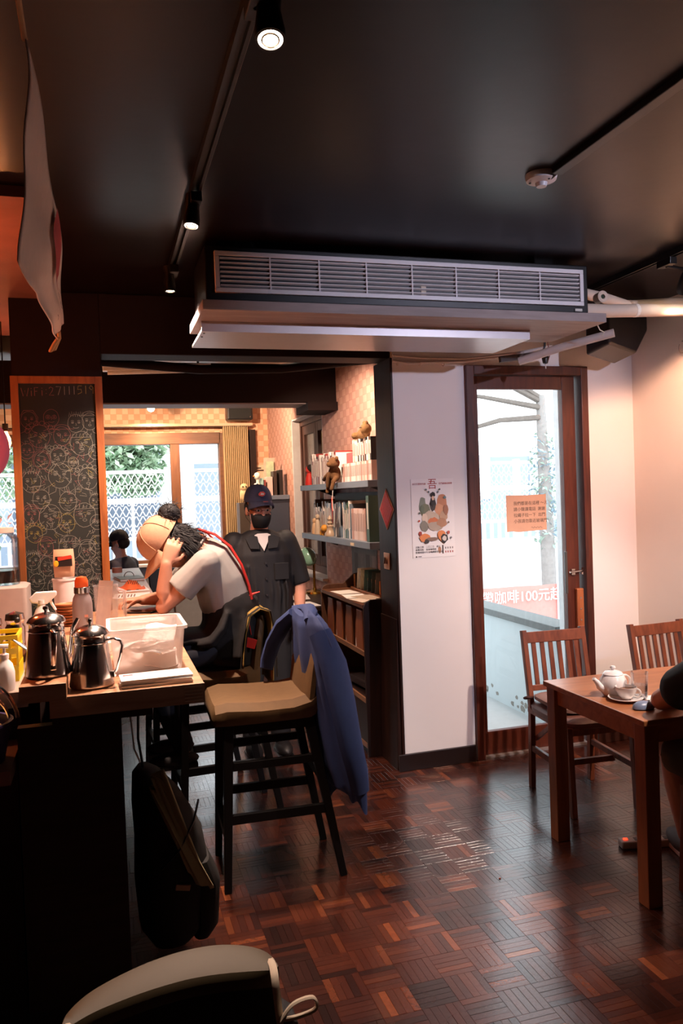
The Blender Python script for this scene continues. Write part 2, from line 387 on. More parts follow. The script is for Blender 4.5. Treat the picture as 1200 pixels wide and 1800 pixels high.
# dark column behind the chalkboard, lintel, beams
struct(MB().box(-.42, .025, 4.42, 4.78, 0, ZC).build('trim_1', DARK, bevel=.006), 'dark brown square column behind the chalkboard')
b = MB(); b.box(.025, 1.655, 4.42, 4.62, 2.44, ZC); struct(b.build('trim_2', DARK, bevel=.006), 'dark ceiling beam between column and white wall')
b = MB(); b.box(-2.5, 1.85, 6.2, 6.52, 2.395, 2.70); t3 = struct(b.build('trim_3', DARK, bevel=.004), 'dark cross beam over the rear part of the room')
MB().box(1.60, 1.849, 6.16, 6.56, 2.33, 2.395).build('bracket', DARK, t3)
struct(MB().box(-2.5, 1.85, 6.22, 6.50, 2.385, 2.395).build('trim_4', M('#8b7f80', .6), keep=True), 'pale strip under the cross beam')
# dark post that clads the free end of the white wall
b = MB(); b.box(1.645, 1.66, 4.395, 4.69, 0, 2.44)
b.prism([(0, 0), (.03, 0), (.008, .9), (0, .9)], (1.645, 4.69, 0), (-1, 0, 0), (0, 0, 1), (0, -.28, 0))
struct(b.build('trim_5', DKWOOD, bevel=.004), 'dark wooden post at the end of the white wall')
struct(MB().box(1.615, 2.112, 4.378, 4.394, 0, .1).build('baseboard_front', M('#1d100e', .4), bevel=.003), 'black-brown baseboard under the white wall')
struct(MB().box(2.975, 3.305, 4.38, 4.4, 0, .09).build('baseboard_corner', M('#3a1d14', .4), bevel=.003), 'brown baseboard right of the door')
struct(MB().box(3.29, 3.31, -1.9, 4.378, 0, .09).build('baseboard_right', M('#3a1d14', .4), bevel=.003), 'brown baseboard along the right wall')
# ============================================================ glazed door
d1 = struct(bpy.data.objects.new('door_1', None), 'reddish wooden door with one tall glass pane'); COL.objects.link(d1); d1.location = (2.54, 4.45, 0); BASE['door_1'] = V((2.54, 4.45, 0))
b = MB(); b.box(2.122, 2.175, 4.375, 4.52, 0, 2.40); b.box(2.915, 2.964, 4.375, 4.52, 0, 2.40); b.box(2.175, 2.915, 4.375, 4.52, 2.345, 2.40)
b.build('door_frame', FRAMEW, d1, bevel=.004)
MB().box(2.175, 2.915, 4.40, 4.52, 0, .012).build('threshold', M('#b9b6b8', .35, .6), d1)
MB().box(2.180, 2.218, 4.425, 4.465, .012, 2.343).build('stile', DOORW, d1, bevel=.003)
MB().box(2.805, 2.895, 4.425, 4.465, .012, 2.343).build('stile', DOORW, d1, bevel=.003)
MB().box(2.218, 2.805, 4.427, 4.463, 2.262, 2.343).build('rail', DOORW, d1, bevel=.003)
MB().box(2.218, 2.805, 4.427, 4.463, .012, .155).build('rail', DOORW, d1, bevel=.003)
MB().box(2.216, 2.807, 4.443, 4.448, .153, 2.264).build('pane', PANE, d1)
b = MB(); b.box(2.855, 2.905, 4.395, 4.425, .735, 1.0); pl = b.build('pull_block', WOOD('#8a4526', '#b0693f', .4, 'z', 5), d1, bevel=.006)
b = MB()
for z in (.80, .87, .94): b.cyl((2.88, 4.393, z), (2.88, 4.397, z), .006, n=10)
b.build('screw', CHROME, pl)
lt = MB().box(2.83, 2.86, 4.413, 4.425, 1.085, 1.125).build('latch', CHROME, d1, bevel=.003)
b = MB(); b.cyl((2.815, 4.408, 1.105), (2.935, 4.408, 1.112), .006, n=10); b.cyl((2.90, 4.408, 1.095), (2.90, 4.395, 1.095), .008, n=10); b.box(2.905, 2.945, 4.40, 4.415, 1.09, 1.13); b.build('bolt', CHROME, lt)
MB().box(2.785, 2.803, 4.41, 4.425, .97, 1.24).build('handle', M('#5c5f60', .35, .6), d1, bevel=.004)
# kraft paper note taped on the pane
n0 = at(889, 871, y=4.44); n1 = at(961, 932, y=4.44)
b = MB(); b.prism([(0, 0), (.03, .004), (.08, -.003), (n1.x-n0.x, .005), (n1.x-n0.x, n0.z-n1.z), (.15, n0.z-n1.z-.003), (0, n0.z-n1.z)], (n0.x, 4.4425, n1.z), (1, 0, 0), (0, 0, 1), (0, -.0012, 0))
note = tag(b.build('paper_note', M('#cda68e', .8, noise=.08, scale=25)), 'torn kraft paper note with handwriting taped on door glass', 'note')
INK = M('#3c2f2c', .7); INKR = M('#b3403a', .7)
nt_w = n1.x-n0.x
for k, tx in enumerate(('我們都是在這裡 ～ㄦ', '請小聲講電話  謝謝', '拉繩子拉一下  出門', '小孩請勿靠近玻璃門！')):
    text(tx, .026, 'writing', INK, note, (n0.x+.05, 4.4410, n0.z-.062-k*.037), (1, 0, 0), (0, 0, 1), .0003, 'LEFT')
b = MB(); b.stroke([(n0.x+.17+.006*i, 4.4409, n0.z-.207+.005*math.sin(i*1.9)) for i in range(14)], .002, (0, -1, 0)); b.build('signature', INK, note)
# ============================================================ back window (outer wall of the rear room)
w1 = struct(bpy.data.objects.new('window_1', None), 'wide brown-framed sliding window in the rear wall'); COL.objects.link(w1); w1.location = (0, 9.05, .96); BASE['window_1'] = V((0, 9.05, .96))
BF = WOOD('#5a3520', '#754a2f', .5, 'x', 3); BFz = WOOD('#5a3520', '#754a2f', .5, 'z', 3)
b = MB(); b.box(-1.6, 1.30, 8.97, 9.12, 2.27, 2.395); b.box(-1.6, 1.30, 9.0, 9.12, .96, 1.0); b.box(1.285, 1.33, 8.97, 9.12, .96, 2.39); b.box(-1.6, -1.55, 8.97, 9.12, .96, 2.39)
b.build('window_frame', BF, w1, bevel=.004)
for x0, x1 in ((.745, .845), (-.60, -.52), (-1.2, -1.12)):
    MB().box(x0, x1, 8.975, 9.08, 1.0, 2.27).build('mullion', BFz, w1, bevel=.004)
for x0, x1 in ((.845, 1.285), (-.52, .745), (-1.12, -.60), (-1.55, -1.2)):
    MB().box(x0, x1, 9.05, 9.055, 1.0, 2.27).build('pane', PANE, w1)
MB().box(-1.6, 1.33, 8.86, 9.0, .935, .965).build('window_sill', M('#d9d6d6', .5), w1, bevel=.004)
struct(MB().box(-2.4, 1.84, 8.94, 8.998, 0, .93).build('trim_6', M('#8d8b90', .6), keep=True), 'grey panelling below the back window')
# dark upright at the end of the curtain
struct(MB().box(1.625, 1.695, 8.93, 8.998, .96, 2.42).build('trim_7', DKWOOD, bevel=.003), 'dark wooden upright right of the curtain')
# ============================================================ casement window in the wallpaper wall
w2 = struct(bpy.data.objects.new('window_2', None), 'dark brown casement window behind the book shelves'); COL.objects.link(w2); w2.location = (1.95, 7.24, .92); BASE['window_2'] = V((1.95, 7.24, .92))
WB = WOOD('#3a211a', '#553329', .5, 'z', 4)
b = MB(); b.box(1.93, 2.03, 6.662, 6.72, .92, 2.41); b.box(1.93, 2.03, 7.76, 7.818, .92, 2.41); b.box(1.93, 2.03, 6.72, 7.76, .92, .99); b.box(1.93, 2.03, 6.72, 7.76, 2.34, 2.41)
b.build('window_frame', WB, w2, bevel=.003)
for y0 in (6.73, 7.25):
    b = MB(); b.box(1.945, 1.985, y0, y0+.07, .99, 2.34); b.box(1.945, 1.985, y0+.44, y0+.51, .99, 2.34); b.box(1.945, 1.985, y0+.07, y0+.44, .99, 1.08); b.box(1.945, 1.985, y0+.07, y0+.44, 2.25, 2.34)
    sa = b.build('sash', WB, w2, bevel=.003); MB().box(1.96, 1.965, y0+.07, y0+.44, 1.08, 2.25).build('pane', PANE, sa)
MB().box(1.80, 1.93, 6.64, 7.84, .90, .925).build('window_sill', M('#cfd2d8', .5), w2, bevel=.004)
b = MB(); b.box(1.851, 1.93, 7.80, 7.8195, .93, 2.40); b.box(1.851, 1.93, 6.6605, 6.675, .93, 2.40); b.box(1.851, 1.93, 6.675, 7.80, 2.395, 2.409); b.build('reveal', M('#d8d4d6', .6), w2)
# ============================================================ outside: balcony, street, fence, trees
struct(MB().box(2.05, 9, 4.52, 7.2, -.12, -.01).build('balcony_floor', M('#a9adad', .7, noise=.08), keep=True), 'pale concrete balcony floor')
struct(MB().box(2.051, 2.062, 4.70, 9.2, -.1, ZC+.1).build('bounce_cladding', M('#eef0f0', .8, noise=.03), keep=True), 'white cladding added outside the side wall to bounce daylight')  # added white sheet, bounces daylight onto the balcony wall
par = thing('balcony_parapet', (2.97, 5.6, -.01), 'white plastered balcony wall with flaking paint and grey coping', 'wall')
MB().box(2.90, 3.04, 4.69, 6.9, -.01, .66).build('body', M('#c2cdd0', .7, noise=.05, scale=5, bump=.3), par)
MB().box(2.87, 3.07, 4.69, 6.92, .66, .71).build('coping', M('#6f7474', .8, noise=.2, scale=40), par, bevel=.004)
b = MB(); random.seed(3)
for k in range(26):
    y = random.uniform(4.7, 6.3); z = .02+abs(random.gauss(0, .05)); r = random.uniform(.012, .035)
    b.prism([(r*random.uniform(.6, 1.2)*math.cos(a), r*random.uniform(.4, 1)*math.sin(a)) for a in [q*math.pi/4 for q in range(8)]], (2.9, y, z), (0, 1, 0), (0, 0, 1), (-.0015, 0, 0))
q = b.build('paint_flakes', M('#8b8780', .9), par); q['kind'] = 'stuff'
struct(MB().box(2.885, 2.962, 4.60, 4.66, 0, 2.40).build('trim_8', M('#dbe0e2', .5), bevel=.004), 'pale metal upright outside the door pane')
struct(MB().box(-14, 22, 9.25, 40, -1.4, -1.2).build('street', M('#c9c9c7', .8, noise=.08), keep=True), 'pale street beyond the windows')
struct(MB().box(3.2, 22, 4.7, 9.25, -1.4, -1.2).build('pavement', M('#d0d0ce', .8, noise=.08), keep=True), 'pale pavement below the balcony')
# white street wall carrying an expanded-metal fence
FY = 12.0
ww = thing('street_wall', (3, FY+.1, -1.2), 'long white low wall under the expanded metal fence', 'wall')
MB().box(-5, 9.5, FY, FY+.2, -1.2, .70).build('body', M('#e9edf0', .7, noise=.04), ww)
MB().box(-5, 9.5, FY-.04, FY+.24, .70, .76).build('coping', M('#dfe4e8', .7, noise=.04), ww, bevel=.01)
FM = M('#f2f5f7', .5, noise=.03)
fe = thing('mesh_fence', (3, FY+.1, .76), 'white expanded metal fence with diamond mesh along the street', 'fence')
for x0 in [-4.9+1.45*i for i in range(10)]: MB().box(x0, x0+.09, FY+.05, FY+.14, .76, 2.14).build('post', FM, fe)
for z0, z1 in ((.77, .81), (1.08, 1.13), (1.62, 1.70), (2.06, 2.11)): MB().box(-4.9, 9.4, FY+.06, FY+.13, z0, z1).build('rail', FM, fe)
b = MB(); dw, dh = .095, .155
for i in range(int(13.8/dw)):
    for j in range(6):
        x = -4.8+i*dw+(dw/2 if j % 2 else 0); z = 1.12+j*dh
        for sx in (-1, 1):
            b.stroke([(x+sx*dw/2, FY+.09, z+dh/2), (x+sx*.006, FY+.085, z+dh), ], .013, (0, -1, 0)); b.stroke([(x+sx*dw/2, FY+.09, z+dh/2), (x+sx*.006, FY+.085, z)], .013, (0, -1, 0))
mo = b.build('diamond_mesh', FM, fe); mo['kind'] = 'stuff'; sm = mo.modifiers.new('s', 'SOLIDIFY'); sm.thickness = .006
b = MB()
for i in range(100): b.box(-4.85+i*.142, -4.85+i*.142+.05, FY+.08, FY+.11, .81, 1.08)
bo = b.build('upright_bar', FM, fe); bo['kind'] = 'stuff'
# building behind the fence
bd = thing('house', (4, 17, -1.2), 'pale grey house with dark windows behind the fence', 'building')
MB().box(-7, 1.2, 17, 21, -1.2, 4.2).build('wall', M('#97a4b4', .8, noise=.05), bd)
MB().box(2.0, 14, 18, 21, -1.2, 2.45).build('wall', M('#8f9dac', .8, noise=.04), bd)
for x0 in (-5.5, -3.6, -1.7, .1):
    wn = MB().box(x0, x0+1.0, 16.96, 17.0, .9, 2.6).build('window', M('#5f6b7c', .3), bd); MB().box(x0+.47, x0+.53, 16.94, 16.96, .9, 2.6).build('glazing_bar', M('#dfe5ea', .5), wn)
for x0 in (3.2, 5.6, 8.0, 10.4):
    wn = MB().box(x0, x0+1.3, 17.96, 18.0, 1.4, 2.5).build('window', M('#a9b7c6', .3), bd); MB().box(x0+.6, x0+.68, 17.94, 17.96, 1.4, 2.5).build('glazing_bar', M('#eef2f4', .5), wn)
pc = tag(MB().box(1.20, 1.40, 12.6, 12.9, -1.2, 5.2).build('concrete_pillar', M('#e9eef2', .7, noise=.04), bevel=.02), 'tall white concrete pillar behind the back window fence', 'pillar')
# leafy trees
def tree(name, base, trunk_pts, trunk_r, blobs, label, leafcols, nleaf, lsize, branches=(), seed=1):
    random.seed(seed); t = thing(name, base, label, 'tree', 'trees along the street')
    MB().tube(trunk_pts, trunk_r, 10).build('trunk', M('#8d8a88', .9, noise=.3, scale=20), t, smooth=True)
    if branches:
        for br in branches: MB().tube(br, [.05*(1-.7*i/(len(br)-1)) for i in range(len(br))], 7).build('branch', M('#6a625c', .9, noise=.3, scale=20), t, smooth=True)
    for ci, lc in enumerate(leafcols):
        b = MB()
        for k in range(nleaf//len(leafcols)):
            c, r = random.choice(blobs); d = V((random.gauss(0, 1), random.gauss(0, 1), random.gauss(0, 1))).normalized()*random.random()**.4
            p = V(c)+V((d.x*r[0], d.y*r[1], d.z*r[2])); s = lsize*random.uniform(.6, 1.3)
            R = Matrix.Rotation(random.uniform(0, 6.28), 3, 'Z') @ Matrix.Rotation(random.uniform(-1, 1), 3, 'X') @ Matrix.Rotation(random.uniform(-1, 1), 3, 'Y')
            b.add([p+R @ V(q) for q in ((0, -s, 0), (s*.45, 0, .01), (0, s, 0), (-s*.45, 0, .01))], [(0, 1, 2), (0, 2, 3)])
        lo = b.build('leaves', M(lc, .6, noise=.2, scale=3), t); lo['kind'] = 'stuff'
    return t
tree('leafy_tree', (-.9, 14, -1.2), [(-.9, 14, -1.2), (-.85, 14, .8), (-.7, 14, 2.6)], [.16, .13, .08],
     [((-1.6, 13.6, 2.5), (1.2, .8, .9)), ((-.2, 13.8, 2.45), (1.0, .7, .65)), ((.5, 13.9, 2.75), (.7, .6, .6)), ((-.5, 13.7, 2.05), (1.0, .6, .4)), ((.6, 14.0, 2.15), (.5, .5, .45))],
     'bushy pale green tree seen through the wide back window', ('#a9c2a2', '#cfdfc6', '#86a682'), 8500, .085, seed=5)
tree('branching_tree', (6.8, 11.2, -1.2), [(6.8, 11.2, -1.2), (6.75, 11.2, 1.4), (6.68, 11.15, 3.1)], [.13, .11, .07],
     [((4.6, 11.0, 3.3), (.9, .6, .45)), ((5.6, 11.3, 3.7), (.8, .6, .4)), ((4.1, 10.9, 2.95), (.55, .5, .22)), ((6.75, 11.2, 1.6), (.25, .3, 1.1))],
     'thin grey tree with bare spreading branches seen through the door pane', ('#8ea79a', '#b8c8bd', '#7b93a0'), 2600, .05,
     branches=([(6.68, 11.15, 3.0), (6.1, 11.1, 3.25), (5.4, 11.0, 3.45), (5.0, 11, 3.7)], [(6.7, 11.15, 2.75), (5.9, 11.05, 2.7), (5.1, 11, 2.5), (4.4, 10.9, 2.5)], [(6.68, 11.15, 3.05), (6.05, 11.1, 3.4), (5.95, 11.1, 3.9)], [(6.7, 11.15, 2.9), (5.6, 11, 3.05), (4.9, 10.9, 3.1)]), seed=9)
bush = thing('street_shrub', (-2.3, 11.3, -1.2), 'reddish green shrub seen left of the chalkboard', 'shrub', None)
random.seed(4)
b = MB(); c = MB()
for k in range(900):
    p = V((-2.4+random.gauss(0, .6), 11.3+random.gauss(0, .14), 1.7+random.gauss(0, .5))); s = .07
    R = Matrix.Rotation(random.uniform(0, 6.28), 3, 'Z') @ Matrix.Rotation(random.uniform(-1, 1), 3, 'X')
    (b if k % 3 else c).add([p+R @ V(q) for q in ((0, -s, 0), (s*.45, 0, .01), (0, s, 0), (-s*.45, 0, .01))], [(0, 1, 2), (0, 2, 3)])
q = b.build('leaves', M('#7d9a80', .6), bush); q['kind'] = 'stuff'; q = c.build('red_leaves', M('#b9705c', .6), bush); q['kind'] = 'stuff'
MB().tube([(-2.3, 11.3, -1.2), (-2.35, 11.3, .6), (-2.4, 11.3, 1.8)], [.05, .04, .02], 8).build('stem', M('#6a625c', .9), bush)
# red banner with white lettering on the street
bp0, bp1 = at(848, 1032, y=10.2), at(980, 1024, y=10.2)
bn = thing('street_banner', (bp0.x, 10.2, bp0.z-.62), 'red banner with white lettering hung below the balcony', 'banner')
b = MB(); b.grid(lambda u, v: V((bp0.x-.3+(bp1.x-bp0.x+.3)*u, 10.2+.02*math.sin(u*14), bp0.z-.02-.55*v+(bp1.z-bp0.z)*u)), 20, 3)
o = b.build('cloth', M('#e28880', .7), bn); s_ = o.modifiers.new('s', 'SOLIDIFY'); s_.thickness = .004
text('外帶咖啡100元起', .2, 'lettering', M('#ffffff', .6), bn, ((bp0.x+bp1.x)/2-.1, 10.165, bp0.z-.24), (1, 0, 0), (0, 0, 1), .002)
for px in (bp0.x-.3, bp1.x): MB().cyl((px, 10.2, -1.2), (px, 10.2, bp0.z+.12), .018).build('pole', M('#c9ccd0', .5), bn)
# ============================================================ ceiling: track rails, spotlights, detector, air conditioner, pipes, speaker
LENS = EMIT('lamp_lens', '#fff1dd', 30)
BODY = M('#0d0908', .4, noise=.15)
def track(x, y0, y1, label):
    t = thing('track_rail', (x, (y0+y1)/2, ZC-.03), label, 'track rail', 'ceiling track rails')
    b = MB(); b.box(x-.018, x-.008, y0, y1, ZC-.03, ZC); b.box(x+.008, x+.018, y0, y1, ZC-.03, ZC); b.box(x-.008, x+.008, y0, y1, ZC-.012, ZC)
    b.build('channel', BODY, t)
    MB().box(x-.02, x+.02, y0-.02, y0, ZC-.032, ZC).build('end_cap', BODY, t); MB().box(x-.02, x+.02, y1, y1+.02, ZC-.032, ZC).build('end_cap', BODY, t)
    MB().box(x+.0182, x+.0192, y0, y1, ZC-.029, ZC-.026).build('edge_strip', M('#8d8580', .3, .8), t)
    return t
track(.36, 0.4, 4.15, 'long black track rail above the counter carrying three lit spotlights')
track(2.66, -.5, 3.93, 'black track rail near the right wall carrying the dark spotlight')
# conduit ending at the detector
cdn = thing('ceiling_conduit', (1.55, 1.2, ZC-.02), 'black flat conduit on ceiling leading to the round white detector', 'conduit')
MB().box(1.545, 1.585, -.5, 2.46, ZC-.022, ZC).build('cover', BODY, cdn, bevel=.003); MB().tube([(1.565, 2.45, ZC-.012), (1.56, 2.49, ZC-.02), (1.55, 2.51, ZC-.022)], .008).build('cable', BODY, cdn)
dt = thing('smoke_detector', (1.54, 2.52, ZC-.04), 'round white ceiling detector at the end of the black conduit', 'smoke detector')
MB().lathe([(0, -.03), (.03, -.03), (.052, -.022), (.056, -.008), (.056, 0)], (1.54, 2.52, ZC), 28).build('housing', M('#d9d4d6', .4), dt, smooth=True)
b = MB(); b.lathe([(0, -.044), (.018, -.043), (.022, -.03)], (1.54, 2.52, ZC), 20); b.build('sensor', M('#c9c4c8', .35), dt, smooth=True)
for a in (40, 160, 280): MB().cyl((1.54+.04*math.cos(math.radians(a)), 2.52+.04*math.sin(math.radians(a)), ZC-.028), (1.54+.04*math.cos(math.radians(a)), 2.52+.04*math.sin(math.radians(a)), ZC-.031), .004, n=8).build('screw', BODY, dt)
def spotlight(loc, aim, energy, label, lit=True, col='#ffd9b0', ang=75, group='ceiling spotlights', rail_x=None, rad=.05):
    """loc = centre of the lens"""
    loc, aim = V(loc), V(aim); d = (aim-loc).normalized(); t = thing('spotlight', (loc.x, loc.y, loc.z-.04), label, 'spotlight', group)
    back = loc-d*.10; rx = rail_x if rail_x is not None else back.x
    b = MB(); Rm = d.to_track_quat('Z', 'Y').to_matrix()
    b.lathe([(.012, -.115), (.03, -.11), (rad*.78, -.07), (rad, -.02), (rad, .004), (rad-.006, .004), (rad-.008, -.015), (.0, -.016)], loc, 24, Rm); b.build('housing', BODY, t, smooth=True)
    ln = MB().lathe([(0, -.004), (rad-.007, -.004), (rad-.007, -.001), (0, .002)], loc, 24, Rm).build('lens', LENS if lit else M('#2b2624', .2), t, smooth=True)
    if lit: MB().tube([loc+Rm @ V((math.cos(a)*rad*.55, math.sin(a)*rad*.55, .004)) for a in [q*math.pi/8 for q in range(17)]], .0022, 6).build('lens_ring', M('#c8a57c', .3), t)
    MB().box(rx-.02, rx+.02, back.y-.05, back.y+.05, ZC-.065, ZC-.03).build('adapter', BODY, t, bevel=.003)
    MB().tube([(rx, back.y, ZC-.065), (rx, back.y, (ZC-.065+back.z)/2+.01), (back.x, back.y, back.z)], .009, 8).build('arm', BODY, t)
    if energy: spot('spotlight_beam', loc+d*.012, aim, energy, col, ang, t)
    return t
WARM = '#ffdcc6'
s1 = at(475, 68, z=2.62); s2 = at(336, 396, z=2.62); s3 = at(299, 511, z=2.62)
spotlight(s1, (.30, 1.15, .6), E_TRACK*.4, 'lit spotlight nearest the viewer, largest of the three on the counter rail', rail_x=.36, ang=70, col=WARM, rad=.033)
spotlight(s2, (.12, 2.62, 1.0), E_TRACK, 'lit middle spotlight on the counter rail beside the air conditioner end', rail_x=.36, ang=70, col=WARM, rad=.030)
spotlight(s3, (.34, 3.70, 1.0), E_TRACK*1.3, 'lit spotlight furthest along the counter rail, left of the air conditioner', rail_x=.36, ang=125, col=WARM, rad=.026)
spotlight((2.83, 3.30, 2.60), (3.31, 4.05, 1.35), E_RIGHT, 'black spotlight turned to the wall in the upper right corner', rail_x=2.66, ang=95, col='#ffbd96', rad=.06)
spotlight((2.72, 2.05, 2.62), (2.35, 3.35, .6), E_RIGHT*2.6, 'black spotlight on the right rail above the table', rail_x=2.66, ang=75, col='#ffe6d8', rad=.05)
spotlight((2.60, .75, 2.60), (1.75, 4.4, 1.75), E_RIGHT*1.75, 'unseen black spotlight added on the right rail to brighten the white wall', rail_x=2.66, ang=58, col='#e2e2ff', rad=.05)  # fill lamp added out of view for the air conditioner front and white wall
# ---- air conditioner
ac = thing('air_conditioner', (1.4, 3.62, 2.50), 'long dark ceiling air conditioner with white louvred grille', 'air conditioner')
X0, X1, YA = .46, 2.34, 3.42
b = MB(); b.box(X0, X1, YA+.012, YA+.42, 2.50, 2.735); b.build('body', M('#0e0a0b', .45), ac, bevel=.006)
for x in (X0+.14, X1-.24): MB().box(x, x+.1, YA+.1, YA+.2, 2.735, ZC).build('hanger', BODY, ac)
gx0, gx1, gz0, gz1 = .50, 2.305, 2.532, 2.708
GW = M('#ded6d6', .4, noise=.03)
b = MB(); f = .02
b.box(gx0, gx1, YA-.006, YA+.014, gz0, gz0+f); b.box(gx0, gx1, YA-.006, YA+.014, gz1-f, gz1); b.box(gx0, gx0+f, YA-.006, YA+.014, gz0+f, gz1-f); b.box(gx1-f, gx1, YA-.006, YA+.014, gz0+f, gz1-f)
b.build('grille_frame', GW, ac, bevel=.002)
nb = 8
for k in range(nb):
    xa = gx0+f+(gx1-gx0-2*f)*k/nb; xb = gx0+f+(gx1-gx0-2*f)*(k+1)/nb
    if k: MB().box(xa-.003, xa+.003, YA-.004, YA+.012, gz0+f, gz1-f).build('divider', GW, ac)
    for i in range(7):
        z = gz0+f+(gz1-gz0-2*f)*(i+.5)/7
        MB().bar((xa+.003, YA+.003, z), (xb-.003, YA+.003, z), .014, .0045, (0, .35, 1)).build('louvre', GW, ac)
MB().box(gx0+.95, gx0+.975, YA+.0085, YA+.0115, gz0+f, gz0+.07).build('clip', M('#c8b39a', .5), ac)
MB().box(2.26, 2.30, YA+.004, YA+.012, 2.507, 2.52).build('badge', M('#cfc6bb', .4), ac)
# boards carrying the air conditioner
bo = thing('air_conditioner_board', (1.4, 3.7, 2.41), 'pale board under the air conditioner', 'board')
b = MB(); b.box(.44, 2.42, 3.40, 3.92, 2.452, 2.496); b.build('board', WOOD('#8d7b76', '#a3918b', .6, 'x', 4), bo, bevel=.003)
b = MB(); b.prism([(0, 0), (.012, 0), (.012, -.035), (.40, -.035), (.40, -.047), (0, -.047)], (.46, 3.62, 2.452), (0, 1, 0), (0, 0, 1), (1.66, 0, 0)); b.build('metal_tray', M('#b9b3b4', .4, .5, noise=.06), bo)
for x, y in ((.475, 3.66), (.475, 3.74)): MB().cyl((x, y, 2.405), (x, y, 2.402), .005, n=8).build('screw', BODY, bo)
# ---- insulated pipes
PIPE = M('#d9c0ac', .7, noise=.06, scale=30)
pp = thing('insulated_pipe', (2.9, 3.6, 2.52), 'upper beige wrapped refrigerant pipe right of the air conditioner', 'pipe', 'beige wrapped pipes')
MB().tube([(2.345, 3.62, 2.645), (2.46, 3.63, 2.65), (2.58, 3.64, 2.635), (2.74, 3.66, 2.605), (3.29, 3.72, 2.665), (3.309, 3.725, 2.665)], [.028]*6, 14).build('sleeve', PIPE, pp, smooth=True)
MB().tube([(2.74, 3.66, 2.606), (2.755, 3.662, 2.607)], .0295, 14).build('tape_band', M('#c9a88f', .6), pp)
pp = thing('insulated_pipe', (2.9, 3.5, 2.47), 'lower beige wrapped refrigerant pipe right of the air conditioner', 'pipe', 'beige wrapped pipes')
MB().tube([(2.345, 3.50, 2.533), (2.5, 3.50, 2.533), (2.9, 3.52, 2.555), (3.28, 3.54, 2.58), (3.309, 3.54, 2.58)], .033, 14).build('sleeve', PIPE, pp, smooth=True)
MB().tube([(2.66, 3.508, 2.542), (2.68, 3.509, 2.544)], .0345, 14).build('tape_band', M('#eadfd6', .6), pp)
b = MB(); b.lathe([(.010, -.03), (.026, -.03), (.03, .02), (.022, .024), (.012, .02), (.012, -.028)], (2.46, 3.50, 2.60), 18, rot('X', 90)); en = b.build('open_end', PIPE, pp, smooth=True)
MB().cyl((2.46, 3.488, 2.60), (2.46, 3.492, 2.60), .0118, n=12).build('plug', M('#27331f', .4), en)
# ---- wall speaker in the corner
sp = thing('corner_speaker', (3.0, 4.2, 2.45), 'black loudspeaker high in the corner behind the pipes', 'speaker')
b = MB(); Rz = rot('Z', 24) @ rot('X', -16)
b.prism([(-.20, -.14), (.10, -.17), (.24, -.02), (.24, .14), (-.20, .14)], V((3.0, 4.02, 2.60)), Rz @ V((1, 0, 0)), V((0, 0, 1)), Rz @ V((0, .16, 0)))
b.build('cabinet', BLACKP, sp, bevel=.012)
MB().obox(V((2.86, 4.005, 2.475)), (.03, .006, .007), Rz).build('badge', M('#c9bfb8', .4), sp)
MB().bar((3.05, 4.15, 2.62), (3.08, 4.39, 2.66), .03, .03).build('bracket', BODY, sp)
cb = tag(MB().tube(arc((3.29, 3.90, 2.44), .035, 80, 400, 16, (0, 1, 0), (0, 0, 1)), .004, 6).build('cable_loop', M('#a89d98', .5), smooth=True), 'small loop of grey cable hanging on the right wall', 'cable')
# ---- white conduit along the top of the white wall, loose pipe, hanging black device
cw = thing('wall_cable', (2.0, 4.38, 2.40), 'white cable strung along the top of the white wall', 'cable')
MB().tube([(1.66, 4.385, 2.42), (1.75, 4.385, 2.405), (1.9, 4.38, 2.412), (2.12, 4.37, 2.42), (2.35, 4.3, 2.44), (2.52, 4.15, 2.468)], .009, 8).build('sheath', M('#d8cfca', .5), cw, smooth=True)
MB().tube([(1.66, 4.386, 2.45), (1.85, 4.385, 2.438), (2.12, 4.37, 2.435), (2.4, 4.26, 2.455), (2.56, 4.12, 2.475)], .006, 8).build('thin_cable', M('#d8cfca', .5), cw, smooth=True)
for x in (1.69, 1.83, 1.98): MB().tube(arc((x, 4.386, 2.41), .016, 180, 360, 8, (0, -1, 0), (0, 0, 1)), .003, 6).build('clip', M('#d8cfca', .5), cw)
gp = tag(MB().tube([(2.24, 3.95, 2.35), (2.42, 3.80, 2.405), (2.62, 3.62, 2.45)], .022, 14).build('grey_pipe', M('#b9aeaa', .5), smooth=True), 'short grey plastic pipe sloping below the air conditioner board', 'pipe')
bp_ = tag(MB().bar(at(878, 632, y=4.2), at(946, 624, y=4.2), .03, .035).build('dark_bracket', M('#3a2a28', .5), bevel=.003), 'dark metal bracket above the glazed door', 'bracket')
hd = thing('hanging_adapter', at(962, 640, y=3.98), 'black plug adapter hanging on tangled wires above the door', 'adapter')
p0 = at(957, 598, y=3.98)
MB().tube([V((2.40, 3.91, 2.455)), p0+V((0, 0, .02)), p0+V((.0, 0, -.03)), p0+V((-.01, 0, -.06)), p0+V((.012, 0, -.075)), p0+V((.0, .0, -.09))], .006, 6).build('wire', M('#1a1718', .5), hd, smooth=True)
MB().tube([p0+V((.008, -.005, .02)), p0+V((.02, -.005, -.04)), p0+V((.028, 0, -.09)), p0+V((.01, 0, -.13))], .0025, 6).build('red_wire', M('#8a3b33', .5), hd, smooth=True)
MB().tube([p0+V((-.01, 0, -.04)), p0+V((-.016, 0, -.08)), p0+V((-.012, 0, -.11))], .003, 6).build('white_wire', M('#d8cfca', .5), hd, smooth=True)
MB().lathe([(0, -.035), (.014, -.03), (.02, 0), (.016, .03), (0, .034)], p0+V((.0, 0, -.10)), 14).build('adapter_body', BLACKP, hd, smooth=True)
MB().tube([p0+V((0, 0, -.13)), p0+V((.002, 0, -.16))], .003, 6).build('cord_end', M('#d8cfca', .5), hd)
